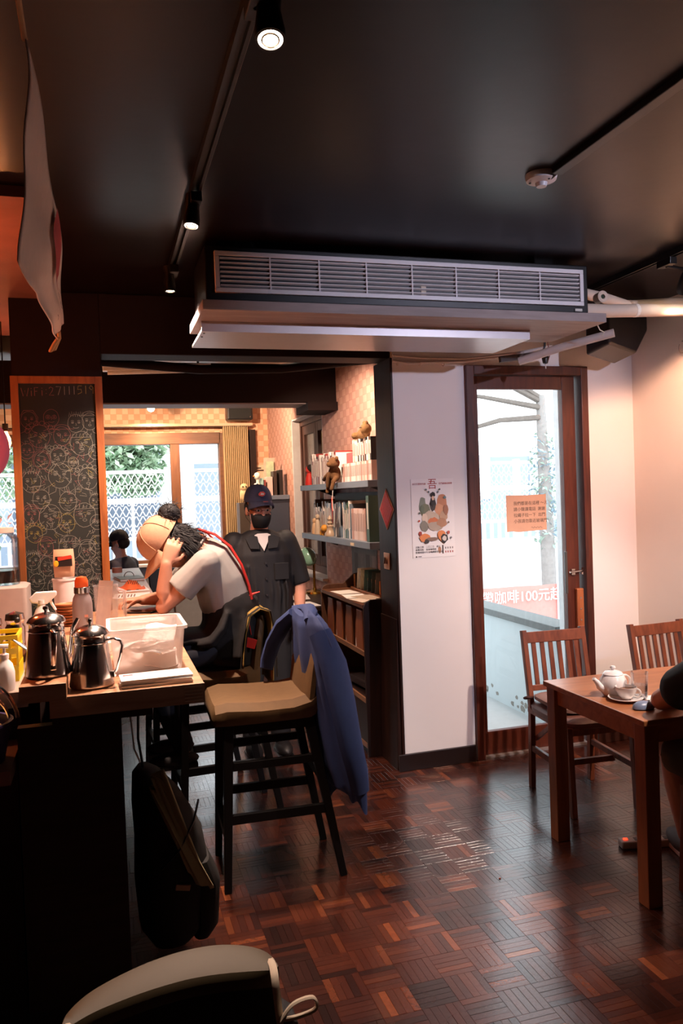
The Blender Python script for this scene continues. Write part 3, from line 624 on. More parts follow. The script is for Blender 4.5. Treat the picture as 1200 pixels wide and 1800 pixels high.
hk = tag(MB().tube([at(1050, 572, y=3.5), at(1054, 580, y=3.5), at(1062, 584, y=3.5), at(1058, 590, y=3.5)], .003, 6).build('bent_wire', M('#d9cfb8', .4)), 'bent bare wire end at right of the air conditioner board', 'wire')
# ---- fluorescent tube fixture between the beams
fl = thing('tube_light', (.35, 5.4, 2.50), 'white fluorescent tube fitting hung between the dark beams', 'light')
q0, q1 = at(180, 648, y=5.35), at(370, 644, y=5.35)
MB().bar(q0, q1, .06, .035).build('fitting', M('#dfe3ea', .4), fl, bevel=.004)
MB().cyl(q0+V((.03, 0, -.028)), q1+V((-.03, 0, -.028)), .012).build('tube', M('#f2f4f7', .3), fl, smooth=True)
for s in (.12, .88): p = q0.lerp(q1, s); MB().cyl(p, (p.x, p.y, ZC), .008).build('hanger', BODY, fl)
dp = tag(MB().tube([(.0, 4.76, 2.46), (.6, 4.90, 2.44), (1.1, 4.90, 2.45), (1.70, 4.72, 2.49)], .028, 10).build('dark_pipe', DARK, smooth=True), 'dark painted pipe sagging across the opening behind the lintel', 'pipe')
# ---- white cloth banner hung along the ceiling at the left
cl = thing('cloth_banner', (-.2, 2.4, 2.2), 'white cloth banner with red print hanging from ceiling at far left', 'cloth')
CA, CB_, CC, CD = at(42, 60, y=1.75), at(39, 458, y=1.86), at(108, 568, y=3.3), at(98, 597, y=3.3)
def clf(u, v):
    p = (CA*(1-v)+CB_*v)*(1-u)+(CC*(1-v)+CD*v)*u
    return p+V((.02*math.sin(math.pi*u)*(1-v)+.006*math.sin(u*14+v*5)+.005*math.sin(v*11+u*3), 0, -.02*math.sin(u*11)*v*(1-u)))
o = MB().grid(clf, 40, 16).build('cloth', M('#d9c3b8', .85, noise=.08, scale=40, bump=.1), cl, smooth=True); s_ = o.modifiers.new('s', 'SOLIDIFY'); s_.thickness = .003
b = MB(); b.grid(lambda u, v: clf(.40+.26*u, .10+.28*v+.10*u)+V((.014, 0, 0)), 12, 6); b.build('red_print', M('#a3262a', .8), cl)
b = MB()
for k in range(4): b.stroke([clf(.72+.03*i, .15+.18*k+.02*(i % 2))+V((.012, 0, 0)) for i in range(4)], .004, (1, 0, 0))
b.build('small_print', M('#4a3a36', .8), cl)
b = MB(); e0 = clf(1, .5); b.tube([e0, e0+V((0, .03, -.02)), e0+V((-.02, .05, -.06)), e0+V((-.035, .04, -.07)), e0+V((-.02, .03, -.045)), e0+V((.0, .02, -.02))], .008, 8); b.build('knot', M('#b9926a', .8), cl, smooth=True)
cr_ = tag(MB().tube([(CA.x-.01, 1.0, 2.755), (CA.x, 1.76, CA.z-.005)], .006, 6).build('banner_cord', M('#b9926a', .8)), 'thin cord holding the white cloth banner to the ceiling', 'cord')
struct(MB().box(-2.45, -.215, 2.98, 5.4, 2.72, 2.759).build('trim_9', M('#7d4a38', .75, noise=.25, scale=8, bump=.3), keep=True), 'brown soffit over the bar lit orange')
# ---- lamps of the bar and of the rear room
def bulb(loc, energy, col, label, s=12, r=.03):
    t = thing('bare_bulb', (loc[0], loc[1], loc[2]-.05), label, 'bulb'); loc = V(loc)
    b = MB(); b.lathe([(0, -.05), (r*.6, -.045), (r, -.015), (r*.9, .015), (r*.45, .045), (r*.4, .055)], loc, 18); b.build('bulb', EMIT('bulb_'+col, col, s), t, smooth=True)
    MB().cyl(loc+V((0, 0, .055)), loc+V((0, 0, .10)), r*.55, n=14).build('socket', BODY, t)
    MB().cyl(loc+V((0, 0, .10)), V((loc.x, loc.y, ZC)), .004, n=6).build('flex', BODY, t)
    l = bpy.data.lights.new('bulb_light', 'POINT'); l.energy = energy; l.color = lin(col)[:3]; l.shadow_soft_size = r*1.3
    o = bpy.data.objects.new('bulb_light', l); COL.objects.link(o); o.parent = t; o.location = loc-BASE[t.name]
    return t
bl = at(20, 775, y=5.0)
bulb((bl.x-.03, 5.0, bl.z), E_BULB, '#ff9a5a', 'bare glowing bulb hanging left of the chalkboard', 25)
lp = thing('paper_lantern', at(-18, 795, y=4.6), 'round pink lantern at the left edge beside the bulb', 'lantern')
lc_ = at(-22, 790, y=4.6)
MB().ell(lc_, (.11, .11, .155), 24, 14).build('shade', EMIT('lantern_paper', '#e0606e', .35), lp, smooth=True)
MB().tube([lc_+V((0, 0, .15)), lc_+V((0, 0, .5)), V((lc_.x, lc_.y, ZC))], .003, 6).build('cord', BODY, lp)
bulb((-.75, 3.35, 2.2), E_BULB*1.5, '#ff7a3c', 'orange bulb over the bar left of the picture edge', 10)
rl = thing('ceiling_lamp', (.556, 8.6, 2.58), 'small lit lamp on ceiling before the orange wallpaper', 'lamp')
lq = at(265, 716, y=8.6)
MB().lathe([(.02, .06), (.05, .05), (.055, .0), (.045, -.01)], lq, 18).build('housing', M('#cbb9a2', .4), rl, smooth=True)
MB().ell(lq-V((0, 0, .012)), (.038, .038, .035), 16, 8).build('lens', EMIT('small_lamp', '#ffe9cc', 40), rl, smooth=True)
MB().cyl(lq+V((0, 0, .055)), V((lq.x, lq.y, ZC)), .01, n=8).build('stem', BODY, rl)
spot('lamp_beam', lq-V((0, 0, .07)), (.6, 8.9, 1.2), E_BACK*.8, '#ffd0a6', 150, rl, blend=.9, rad=.04)
# wall-washing lamps of the rear room (fittings above the beam, lit shelves below)
spotlight((1.18, 4.95, 2.60), (1.75, 5.6, 1.6), E_BACK*1.1, 'spotlight behind the lintel aimed at the book shelves', ang=105, col='#ffdcc0', group='rear room spotlights')
spotlight((1.0, 7.5, 2.60), (1.7, 8.6, 1.9), E_BACK, 'spotlight behind the cross beam aimed at the rear corner', ang=110, col='#ffd6b0', group='rear room spotlights')
spotlight((-.2, 7.6, 2.60), (.2, 9.0, 2.3), E_BACK*.8, 'spotlight behind the cross beam aimed at the wallpaper', ang=110, col='#ffd2a8', group='rear room spotlights')
# ============================================================ bar stools, chairs, table
UPH = M('#604524', .75, noise=.18, scale=30, bump=.08)
def make_stool(name, label):
    t = thing(name, (0, 0, 0), label, 'bar stool', 'olive bar stools along the counter')
    b = MB()
    def ring(x, z0, z1, w0): return [(x, -w0, z0+.02), (x, -w0+.015, z0), (x, w0-.015, z0), (x, w0, z0+.02), (x, w0, z1-.03), (x, w0-.03, z1), (x, w0*.4, z1-.008), (x, -w0*.4, z1-.008), (x, -w0+.03, z1), (x, -w0, z1-.03)]
    b.loft([ring(-.285, .71, .765, .185), ring(-.27, .70, .785, .20), ring(-.22, .70, .795, .21), ring(-.08, .70, .785, .215), ring(.06, .70, .785, .21), ring(.14, .70, .80, .20), ring(.165, .71, .82, .19)])
    b.build('seat', UPH, t, smooth=True)
    def br(z, x, w0, th): return [V((x-th/2*q, y, z+dz)) for q, y, dz in ((1, -w0+.02, 0), (1, w0-.02, 0), (.4, w0, 0), (-.4, w0, 0), (-1, w0-.02, 0), (-1, -w0+.02, 0), (-.4, -w0, 0), (.4, -w0, 0))]
    MB().loft([br(.72, .135, .19, .05), br(.80, .145, .195, .05), br(.90, .16, .195, .05), br(1.0, .18, .185, .045), br(1.045, .19, .16, .035), br(1.055, .193, .13, .02)]).build('backrest', UPH, t, smooth=True)
    for sx in (-1, 1):
        for sy in (-1, 1):
            x0 = -.215 if sx < 0 else .125
            lg = MB().bar((x0, sy*.165, .715), (.245*sx+(.01 if sx > 0 else 0), sy*.19, 0), .042, .042, (0, 1, 0), .03, .03).build('leg', BLACKW, t, bevel=.003)
    for sy in (-1, 1):
        MB().bar((-.225, sy*.178, .30), (.205, sy*.178, .30), .022, .04).build('side_stretcher', BLACKW, t, bevel=.002)
        MB().bar((-.220, sy*.17, .52), (.165, sy*.17, .52), .02, .035).build('side_stretcher', BLACKW, t, bevel=.002)
    MB().bar((-.232, -.18, .22), (-.232, .18, .22), .03, .035).build('footrest', BLACKW, t, bevel=.002)
    MB().bar((.185, -.172, .42), (.185, .172, .42), .022, .035).build('rear_stretcher', BLACKW, t, bevel=.002)
    b = MB(); b.box(-.22, .14, -.17, -.15, .655, .70); b.box(-.22, .14, .15, .17, .655, .70); b.box(-.22, -.20, -.15, .15, .655, .70); b.box(.12, .14, -.15, .15, .655, .70); b.build('seat_frame', BLACKW, t)
    return t
st1 = make_stool('bar_stool', 'olive upholstered bar stool nearest the viewer with blue jacket on its back')
place(st1, (.69, 3.49, 0), math.radians(-2))
st2 = dup(st1, (.56, 4.17, 0), math.radians(3), 'olive bar stool under the seated reader at the counter')
st3 = dup(st1, (.47, 4.95, 0), math.radians(4), 'third bar stool along the counter, behind the seated reader')
# blue jacket over the first stool
bj = thing('blue_jacket', (.9, 3.5, .35), 'blue cotton jacket draped over the nearest bar stool back', 'jacket')
BLUE = M('#2a3b68', .8, noise=.2, scale=14, bump=.15)
JR = [(1.135, .855, 3.49, .012, .12), (1.125, .86, 3.49, .04, .20), (1.09, .868, 3.485, .058, .245), (1.02, .885, 3.475, .072, .262), (.93, .90, 3.465, .084, .268), (.84, .915, 3.455, .09, .268), (.75, .93, 3.445, .092, .262), (.66, .942, 3.43, .094, .25), (.57, .955, 3.415, .094, .235), (.48, .968, 3.395, .09, .21), (.40, .982, 3.37, .082, .175), (.345, .992, 3.35, .07, .14)]
b = MB(); rings = []; NJ = 72
for i in range(45):
    k = i/44*(len(JR)-1); j = min(int(k), len(JR)-2); f_ = k-j; z, x0, y0, rx, ry = [JR[j][q]*(1-f_)+JR[j+1][q]*f_ for q in range(5)]; dn = min(1, i/14)
    ring_ = []
    for n_ in range(NJ):
        t = 2*math.pi*n_/NJ; m_ = 1+dn*(.10*math.sin(5*t+z*3)+.07*math.sin(9*t-z*5+1)+.045*math.sin(14*t+z*9))
        ring_.append(V((x0+rx*m_*math.cos(t), y0+ry*(1+(m_-1)*.4)*math.sin(t), z+.012*math.sin(3*t+1)*(1-dn)+(.05*math.sin(2*t+.6)+.02*math.sin(7*t) if i > 40 else .0)*(i-40)/4*(1 if i > 40 else 0))))
    rings.append(ring_)
b.loft(rings); b.build('body', BLUE, bj, smooth=True)
b = MB(); b.tube([(.85, 3.62, 1.11), (.80, 3.68, 1.05), (.75, 3.70, .96), (.72, 3.70, .88), (.71, 3.69, .84)], [.06, .065, .06, .055, .05], 14, .45); b.build('sleeve', BLUE, bj, smooth=True)
b = MB(); b.tube([(.86, 3.25, 1.07), (.90, 3.20, .94), (.925, 3.17, .78), (.95, 3.165, .62), (.985, 3.18, .47), (1.0, 3.20, .385)], [.05, .06, .058, .052, .047, .04], 14, .55, ref=(1, 0, 0)); b.build('sleeve', BLUE, bj, smooth=True)
b = MB(); b.tube([(.835, 3.34, 1.11), (.865, 3.42, 1.135), (.875, 3.50, 1.14), (.865, 3.58, 1.13), (.835, 3.64, 1.115)], [.02, .032, .035, .032, .02], 10, .6); b.build('collar', BLUE, bj, smooth=True)
# khaki shoulder bag over the second stool's back
kb = thing('khaki_bag', (.72, 4.12, .72), 'khaki cloth bag with black strap hung over the second stool back', 'bag')
KH = M('#8a6f33', .8, noise=.2, scale=20, bump=.1)
kprof = [(.635, .80), (.64, .88), (.655, .97), (.68, 1.055), (.735, 1.085), (.785, 1.07), (.80, 1.02), (.802, .92), (.80, .80), (.80, .70)]
def kf(u, v):
    k = v*(len(kprof)-1); i = min(int(k), len(kprof)-2); f_ = k-i
    x = kprof[i][0]*(1-f_)+kprof[i+1][0]*f_; z = kprof[i][1]*(1-f_)+kprof[i+1][1]*f_
    return V((x+.008*math.sin(u*13+v*3), 4.09+(u-.5)*(.24+.08*abs(v-.5))-.05*(.5-v), z+.012*math.sin(u*11)))
o = MB().grid(kf, 20, 36).build('cloth', KH, kb, smooth=True); s_ = o.modifiers.new('s', 'SOLIDIFY'); s_.thickness = .006
for y in (3.945, 4.25):
    MB().tube([(.63, y, .80), (.64, y, .92), (.67, y, 1.055), (.735, y, 1.097), (.79, y, 1.075), (.812, y, .95), (.812, y, .74)], .014, 6, .3, ref=(0, 1, 0)).build('strap', M('#15120f', .7), kb, smooth=True)
# grey bag hanging inside under the counter edge by the first stool, black backpack below
bk = thing('backpack', (.19, 2.86, .12), 'black backpack with khaki cloth strapped to it hanging under the counter', 'backpack')
BKM = M('#070607', .8, noise=.3, scale=25, bump=.15)
b = MB()
def brg(z, cx, cy, rx, ry): return [V((cx+rx*math.copysign(abs(math.cos(a))**.7, math.cos(a)), cy+ry*math.copysign(abs(math.sin(a))**.7, math.sin(a)), z)) for a in [k*math.pi/8 for k in range(16)]]
b.loft([brg(.14, .17, 2.84, .07, .12), brg(.2, .18, 2.84, .115, .16), brg(.35, .185, 2.84, .13, .17), brg(.5, .175, 2.84, .115, .165), brg(.62, .14, 2.84, .085, .14), brg(.70, .11, 2.84, .05, .10), brg(.73, .10, 2.84, .02, .05)])
b.build('body', BKM, bk, smooth=True)
b = MB(); b.loft([brg(.15, .27, 2.80, .03, .08), brg(.2, .285, 2.80, .045, .11), brg(.34, .29, 2.80, .05, .115), brg(.42, .275, 2.80, .03, .10)]); b.build('pocket', BKM, bk, smooth=True)
b = MB(); b.grid(lambda u, v: V((.135+.11*u+.05*u*(1-v)+.02*math.sin(v*14), 2.69-.028*math.sin(u*2.6)-.006*math.sin(v*26), .735-.34*u-.03*v+(v-.5)*.11)), 20, 14); o = b.build('khaki_cloth', M('#8d8360', .85, noise=.2, scale=30), bk, smooth=True); s_ = o.modifiers.new('s', 'SOLIDIFY'); s_.thickness = .01
MB().tube([(.10, 2.84, .72), (.085, 2.80, .84), (.09, 2.80, .96), (.095, 2.82, 1.0)], .012, 6, .4).build('strap', BKM, bk)
MB().tube([(.14, 2.665, .44), (.2, 2.655, .50), (.25, 2.675, .58), (.27, 2.70, .64)], .009, 6, .4).build('strap', M('#23262b', .4), bk, smooth=True)
MB().obox((.205, 2.672, .365), (.05, .012, .022), rot('Y', 12)).build('buckle', M('#8f7d6a', .35, .7), bk, bevel=.003)
hk_ = tag(MB().tube([(.095, 2.82, 1.02), (.095, 2.82, .985), (.11, 2.82, .975), (.12, 2.82, .99)], .004, 6).build('bag_hook', CHROME), 'small metal hook under the counter holding the backpack', 'hook')
# ============================================================ foreground chair (seen from behind, bottom left)
fc = thing('padded_chair', (.08, 1.42, 0), 'padded khaki chair with white ribbon in the bottom foreground', 'chair')
KT = M('#4f442f', .55, noise=.1, scale=40); KSHADE = M('#17110d', .6, noise=.15, scale=40)  # shade painted into back, side and seat; the cover is khaki throughout
OUT = [(-.088, 1.20), (-.082, 1.235), (-.055, 1.275), (-.013, 1.306), (.04, 1.332), (.093, 1.346), (.14, 1.347), (.173, 1.339), (.205, 1.322), (.228, 1.298), (.238, 1.27), (.241, 1.243)]
INN = [(-.083, 1.19), (-.07, 1.205), (-.045, 1.220), (-.013, 1.232), (.04, 1.246), (.093, 1.253), (.13, 1.252), (.16, 1.248), (.19, 1.242), (.21, 1.238), (.225, 1.235), (.234, 1.232)]
OUT = [(q.x, q.y) for q in crv([(*q, 0) for q in OUT], 4)]; INN = [(q.x, q.y) for q in crv([(*q, 0) for q in INN], 4)]
def bkr(i, z0, z1, gr=0):
    o_, n_ = V((*OUT[i], 0)), V((*INN[i], 0)); c = (o_+n_)/2; h = (o_-n_)/2
    k = [(1, 0), (1, .6), (.86, .92), (.6, 1), (-.6, 1), (-.86, .92), (-1, .6), (-1, 0)]
    return [c+h*(1+gr)*p+V((0, 0, z0+(z1-z0)*q)) for p, q in k]
b = MB(); b.loft([bkr(i, .872, .90, .03) for i in range(len(OUT))]); b.build('top_band', KT, fc, smooth=True)
b = MB(); b.loft([bkr(i, .50, .876, -.02) for i in range(len(OUT))]); b.build('backrest', KSHADE, fc, smooth=True)
b = MB(); b.loft([[V((.235, 1.19, .5)), V((.262, 1.20, .5)), V((.262, 1.25, .5)), V((.238, 1.255, .5))], [V((.235, 1.19, .85)), V((.262, 1.20, .83)), V((.262, 1.25, .83)), V((.238, 1.255, .85))]]); b.build('side_rail', KSHADE, fc, bevel=.008)
def bkc(u, dy=0, dz=0):
    return V((.238, 1.235, .90+dz)) if u > .5 else V((-.08, 1.20, .90+dz))
b = MB(); b.loft([[V((.08+rx*math.cos(a), 1.42+ry*math.sin(a), z)) for a in [k*math.pi/12 for k in range(24)]] for z, rx, ry in ((.44, .20, .20), (.45, .23, .22), (.51, .235, .225), (.525, .2, .19))]); b.build('seat', KSHADE, fc, smooth=True)
for sx, sy in ((-1, -1), (1, -1), (-1, 1), (1, 1)): MB().bar((.08+sx*.14, 1.42+sy*.14, .45), (.08+sx*.18, 1.42+sy*.17, 0), .035, .035, (0, 1, 0)).build('leg', BLACKW, fc)
e0 = V((.232, 1.215, .885))
WR = M('#d8c9b4', .8)
rb = MB().tube(crv([e0+V((.0, .055, .012)), e0+V((-.002, .02, .018)), e0+V((-.004, -.006, .008)), e0+V((.0, -.012, -.05)), e0+V((.01, -.010, -.14))]), .006, 6, .4).build('ribbon', WR, fc, smooth=True)
k0 = e0+V((.0, -.016, -.045))
MB().tube(crv([k0, k0+V((.02, -.006, .025)), k0+V((.05, -.008, .03)), k0+V((.055, -.008, .012)), k0+V((.03, -.006, .004)), k0]), .0055, 6, .5).build('bow_loop', WR, rb, smooth=True)
MB().tube(crv([k0, k0+V((.012, -.008, -.03)), k0+V((.034, -.012, -.055)), k0+V((.042, -.01, -.075)), k0+V((.03, -.006, -.06)), k0]), .005, 6, .5).build('bow_loop', WR, rb, smooth=True)
MB().tube(crv([k0, k0+V((.006, -.008, -.05)), k0+V((.022, -.01, -.10))]), .005, 6, .5).build('ribbon_tail', WR, rb, smooth=True)
e1 = V((-.078, 1.185, .885))
MB().tube(crv([e1+V((0, .03, .012)), e1+V((.0, -.008, .01)), e1+V((.004, -.01, -.06))]), .006, 6, .4).build('ribbon', WR, fc, smooth=True)
# ============================================================ wooden table with chairs on the right
tb = thing('wooden_table', (2.55, 2.95, 0), 'rectangular light wooden table with tea set at the right', 'table')
TX0, TX1, TY0, TY1 = 1.95, 3.17, 2.58, 3.31
MB().box(TX0, TX1, TY0, TY1, .716, .74).build('tabletop', TABLEW, tb, bevel=.004)
for x, y in ((TX0+.012, TY0+.012), (TX1-.077, TY0+.012), (TX0+.012, TY1-.077), (TX1-.077, TY1-.077)): MB().box(x, x+.065, y, y+.065, 0, .716).build('leg', TABLEL, tb, bevel=.003)
for y in (TY0+.03, TY1-.05): MB().box(TX0+.077, TX1-.077, y, y+.02, .64, .716).build('apron', TABLEW, tb)
for x in (TX0+.03, TX1-.05): MB().box(x, x+.02, TY0+.077, TY1-.077, .64, .716).build('apron', TABLEW, tb)
def make_chair(name, label, cushion):
    t = thing(name, (0, 0, 0), label, 'chair', 'slat-backed wooden chairs at the table')
    hw = .178
    for s in (-1, 1):
        MB().bar((s*hw, .225, 0), (s*hw, .205, .44), .028, .036, (0, 1, 0)).build('rear_leg', CHAIRW, t, bevel=.003)
        MB().bar((s*hw, .205, .44), (s*hw, .285, .855), .028, .034, (0, 1, 0)).build('back_post', CHAIRW, t, bevel=.003)
        MB().bar((s*hw, -.23, 0), (s*hw, -.20, .43), .028, .036, (0, 1, 0)).build('front_leg', CHAIRW, t, bevel=.003)
        MB().bar((s*hw, -.215, .22), (s*hw, .213, .22), .02, .032).build('side_stretcher', CHAIRW, t, bevel=.002)
        MB().bar((s*(hw-.018), .20, .27), (s*(hw-.018), -.02, .415), .014, .022).build('brace', CHAIRW, t)
        MB().box(s*hw-.016, s*hw+.016, -.22, .225, .415, .445).build('seat_rail', CHAIRW, t, bevel=.003)
    MB().bar((-hw, .272, .815), (hw, .272, .815), .022, .062, (0, .19, 1)).build('top_rail', CHAIRW, t, bevel=.003)
    MB().bar((-hw, .222, .545), (hw, .222, .545), .02, .032, (0, .19, 1)).build('lower_rail', CHAIRW, t, bevel=.003)
    for k in range(6):
        x = -hw+.05+(2*hw-.10)*k/5; MB().bar((x, .225, .558), (x, .267, .79), .024, .012, (0, 1, 0)).build('slat', CHAIRW, t)
    MB().box(-hw+.01, hw-.01, -.225, -.205, .405, .44).build('front_rail', CHAIRW, t)
    MB().bar((-hw, -.02, .20), (hw, -.02, .20), .02, .03).build('cross_stretcher', CHAIRW, t)
    LE = M('#6d463c', .42, noise=.15, scale=12)
    b = MB(); b.loft([[V((rx*math.copysign(abs(math.cos(a))**.45, math.cos(a)), .0+ry*math.copysign(abs(math.sin(a))**.45, math.sin(a)), z)) for a in [k*math.pi/14 for k in range(28)]] for z, rx, ry in ((.43, .19, .22), (.44, .205, .235), (.465, .21, .24), (.482, .19, .22), (.487, .10, .12))]); b.build('seat_pad', LE, t, smooth=True)
    if cushion:
        c = MB(); c.loft([[V((rx*math.copysign(abs(math.cos(a))**.5, math.cos(a)), .03+ry*math.copysign(abs(math.sin(a))**.5, math.sin(a)), z+.012*math.cos(a)**2)) for a in [k*math.pi/14 for k in range(28)]] for z, rx, ry in ((.487, .17, .17), (.495, .195, .19), (.512, .195, .19), (.525, .17, .165), (.522, .06, .06))]); cu2 = c.build('cushion', M('#8b6a5e', .6, noise=.1, scale=20), t, smooth=True)
        MB().ell((0, .03, .523), (.012, .012, .006), 10, 6).build('button', M('#6d4a40', .6), cu2)
        MB().tube([(-.17, .19, .50), (-.2, .21, .50), (-.205, .235, .49), (-.185, .245, .485)], .008, 6).build('tie', M('#4a2c25', .7), cu2, smooth=True)
    return t
ch1 = make_chair('dining_chair', 'slat-backed wooden chair with tied cushion in front of the glazed door', True)
place(ch1, (2.375, 3.66, 0), math.radians(-4))
ch2 = make_chair('dining_chair', 'slat-backed wooden chair beyond the table by the right wall', True)
place(ch2, (3.03, 3.575, 0), math.radians(4))
# ---- tea set
WC = M('#efe8e4', .2, noise=.02, coat=.3)
p = at(1078, 1222, z=.74)
tp = thing('teapot', p, 'white ceramic teapot on the wooden table', 'teapot')
MB().lathe([(.035, 0), (.045, .004), (.056, .02), (.060, .045), (.055, .07), (.044, .088), (.040, .092), (.038, .088), (0, .086)], p, 28).build('body', WC, tp, smooth=True)
ld = MB().lathe([(.041, .090), (.043, .094), (.034, .104), (.012, .110), (0, .111)], p, 24).build('lid', WC, tp, smooth=True)
MB().lathe([(.006, .109), (.007, .114), (.012, .120), (.010, .127), (0, .129)], p, 16).build('knob', WC, ld, smooth=True)
MB().tube([p+V((-.045, .0, .035)), p+V((-.068, 0, .045)), p+V((-.08, 0, .065)), p+V((-.098, 0, .082))], [.02, .015, .011, .008], 12).build('spout', WC, tp, smooth=True)
MB().tube(arc(p+V((.056, 0, .052)), .03, 110, -110, 12, (1, 0, 0), (0, 0, 1)), .0055, 8).build('handle', WC, tp, smooth=True)
p = at(1099, 1231, z=.74)
sc = tag(MB().lathe([(.03, 0), (.035, .002), (.06, .008), (.072, .014), (.071, .016), (.055, .011), (.03, .006), (0, .006)], p, 32).build('saucer', WC, smooth=True), 'white saucer under the white teacup', 'saucer')
p = p+V((.004, 0, .0065))
cp = thing('teacup', p, 'white ceramic teacup standing on the white saucer', 'cup')
MB().lathe([(.02, 0), (.022, .004), (.034, .016), (.042, .036), (.044, .052), (.042, .052), (.039, .036), (.03, .016), (0, .008)], p, 28).build('bowl', WC, cp, smooth=True)
MB().tube(arc(p+V((.030, -.028, .028)), .017, 120, -120, 10, V((1, -1, 0)).normalized(), (0, 0, 1)), .004, 8).build('handle', WC, cp, smooth=True)
MB().lathe([(0, .0), (.041, .0), (.041, .001), (0, .001)], p+V((0, 0, .04)), 24).build('tea', M('#7a4a26', .1), cp)
p = at(1124, 1228, z=.74)
gl = thing('water_glass', p, 'tall clear water glass beside the teacup', 'glass')
MB().lathe([(.0, 0), (.03, 0), (.033, .01), (.036, .115), (.034, .115), (.031, .014), (0, .012)], p, 26).build('glass', CLEAR, gl, smooth=True)
MB().lathe([(0, .0125), (.0308, .0145), (.0325, .06), (0, .06)], p, 24).build('water', GLASS('water', (.9, .94, .97)), gl, smooth=True)
p = at(1131, 1246, z=.74)
ms_ = thing('computer_mouse', p, 'grey-blue computer mouse at the table edge', 'mouse')
b = MB(); b.loft([[p+V((rx*math.cos(a)+.0, ry*math.sin(a), z)) for a in [k*math.pi/10 for k in range(20)]] for z, rx, ry in ((0, .044, .026), (.006, .05, .031), (.018, .046, .029), (.028, .032, .02), (.032, .012, .008))]); b.build('shell', M('#7d8ba8', .35), ms_, smooth=True)
MB().box(p.x+.018, p.x+.03, p.y-.003, p.y+.003, .764, .772).build('wheel', BLACKP, ms_)
p = at(1152, 1228, z=.74)
pn = thing('menu_card', p, 'small white card with dark marks on the table beside the glass', 'card')
MB().box(p.x-.05, p.x+.06, p.y-.045, p.y+.05, .74, .7415).build('card', PAPER, pn)
for k in range(4): MB().box(p.x-.035+.022*k, p.x-.022+.022*k, p.y-.02+.01*(k % 2), p.y-.008+.01*(k % 2), .7415, .7419).build('mark', INK, pn)
# power strip on the floor
p = at(1135, 1487, z=0)
ps = thing('power_strip', p, 'white power strip with red light on the floor under the table', 'power strip')
Rp = rot('Z', -14)
MB().obox(p+V((0, 0, .018)), (.24, .055, .034), Rp).build('body', M('#b9aca4', .4), ps, bevel=.006)
for k in range(4): MB().obox(p+Rp @ V((-.04+.045*k, 0, 0))+V((0, 0, .0358)), (.03, .03, .002), Rp).build('socket', M('#5d534f', .5), ps)
MB().obox(p+Rp @ V((-.095, 0, 0))+V((0, 0, .037)), (.018, .012, .006), Rp).build('switch', EMIT('red_light', '#ff3b20', 3), ps)
cbp = tag(MB().tube([p+Rp @ V((.12, 0, .015)), p+Rp @ V((.2, .02, .006)), p+Rp @ V((.35, -.06, .006)), p+Rp @ V((.6, 0, .006))], .005, 6).build('power_cable', M('#9d938c', .5), smooth=True), 'grey cable running from the power strip under the table', 'cable')
# ============================================================ counter, bar and chalkboard
ct = thing('bar_counter', (.05, 4.7, 0), 'long wooden bar counter with thick pale top at the left', 'counter')
b = MB(); b.box(-.17, .28, 2.49, 4.38, 1.02, 1.08); b.box(.032, .28, 4.38, 7.07, 1.02, 1.08); b.build('worktop', CTOP, ct)
MB().box(-.172, .282, 2.484, 2.49, 1.02, 1.08).build('front_edge', CFACE, ct)
b = MB()
for k in range(5): b.box(.22, .275, 2.482, 2.4845, 1.028+k*.0105, 1.030+k*.0105)
q = b.build('end_grain', M('#d9c7b4', .6), ct); q['kind'] = 'stuff'
MB().box(-.17, .125, 2.54, 2.75, .985, 1.02).build('sub_board', PANEL, ct)
MB().box(-.27, .03, 2.545, 2.585, 0, .985).build('front_panel', PANEL, ct)
MB().box(-.03, .03, 2.585, 7.0, 0, 1.02).build('side_panel', DKWOOD, ct)
bb = thing('raised_block', (-.19, 3.0, 1.08), 'raised wooden ledge on the counter under the left kettle', 'ledge')
MB().box(-.25, -.122, 2.45, 3.55, 1.081, 1.13).build('board', CTOP, bb, bevel=.002); MB().box(-.25, -.122, 2.444, 2.45, 1.081, 1.13).build('front_edge', CFACE, bb)
wt = thing('bar_worktop', (-.9, 3.4, 0), 'lower work surface behind the counter at the left edge', 'worktop')
MB().box(-1.7, -.255, 2.75, 4.40, 1.0, 1.05).build('top', M('#a08c80', .4), wt); MB().box(-1.7, -.28, 2.42, 2.75, .86, .90).build('ledge', M('#5a4a44', .5), wt)
MB().box(-1.7, -.28, 2.60, 4.38, 0, .86).build('cabinet', DKWOOD, wt); MB().box(-1.7, -.28, 2.76, 4.38, .86, 1.0).build('riser', DKWOOD, wt)
tag(MB().box(-.53, -.335, 2.30, 2.34, 0, 1.0).build('red_post', M('#7d3b33', .6), bevel=.006), 'reddish post at the lower left picture edge', 'post')
# ---- chalkboard
cbd = thing('chalkboard', (-.2, 4.40, .9), 'tall chalkboard covered in chalk faces in an orange-brown wooden frame', 'chalkboard')
OBW = WOOD('#7d4119', '#a05d2a', .5, 'z', 4)
BX0, BX1, BZ0, BZ1 = -.425, .026, .92, 2.315
MB().box(BX0+.03, BX1-.03, 4.402, 4.415, BZ0+.03, BZ1-.03).build('slate', M('#171a15', .8, noise=.3, scale=6), cbd)
for x0 in (BX0, BX1-.038): MB().box(x0, x0+.038, 4.385, 4.418, BZ0, BZ1).build('frame_stile', OBW, cbd, bevel=.002)
for z0 in (BZ0, BZ1-.038): MB().box(BX0+.038, BX1-.038, 4.385, 4.418, z0, z0+.038).build('frame_rail', OBW, cbd, bevel=.002)
CH = {'w': MB(), 'p': MB(), 'y': MB()}
random.seed(21)
def cs(pts, k='w', wd=.0013): CH[k].stroke([(x, 4.4012, z) for x, z in pts], wd, (0, -1, 0))
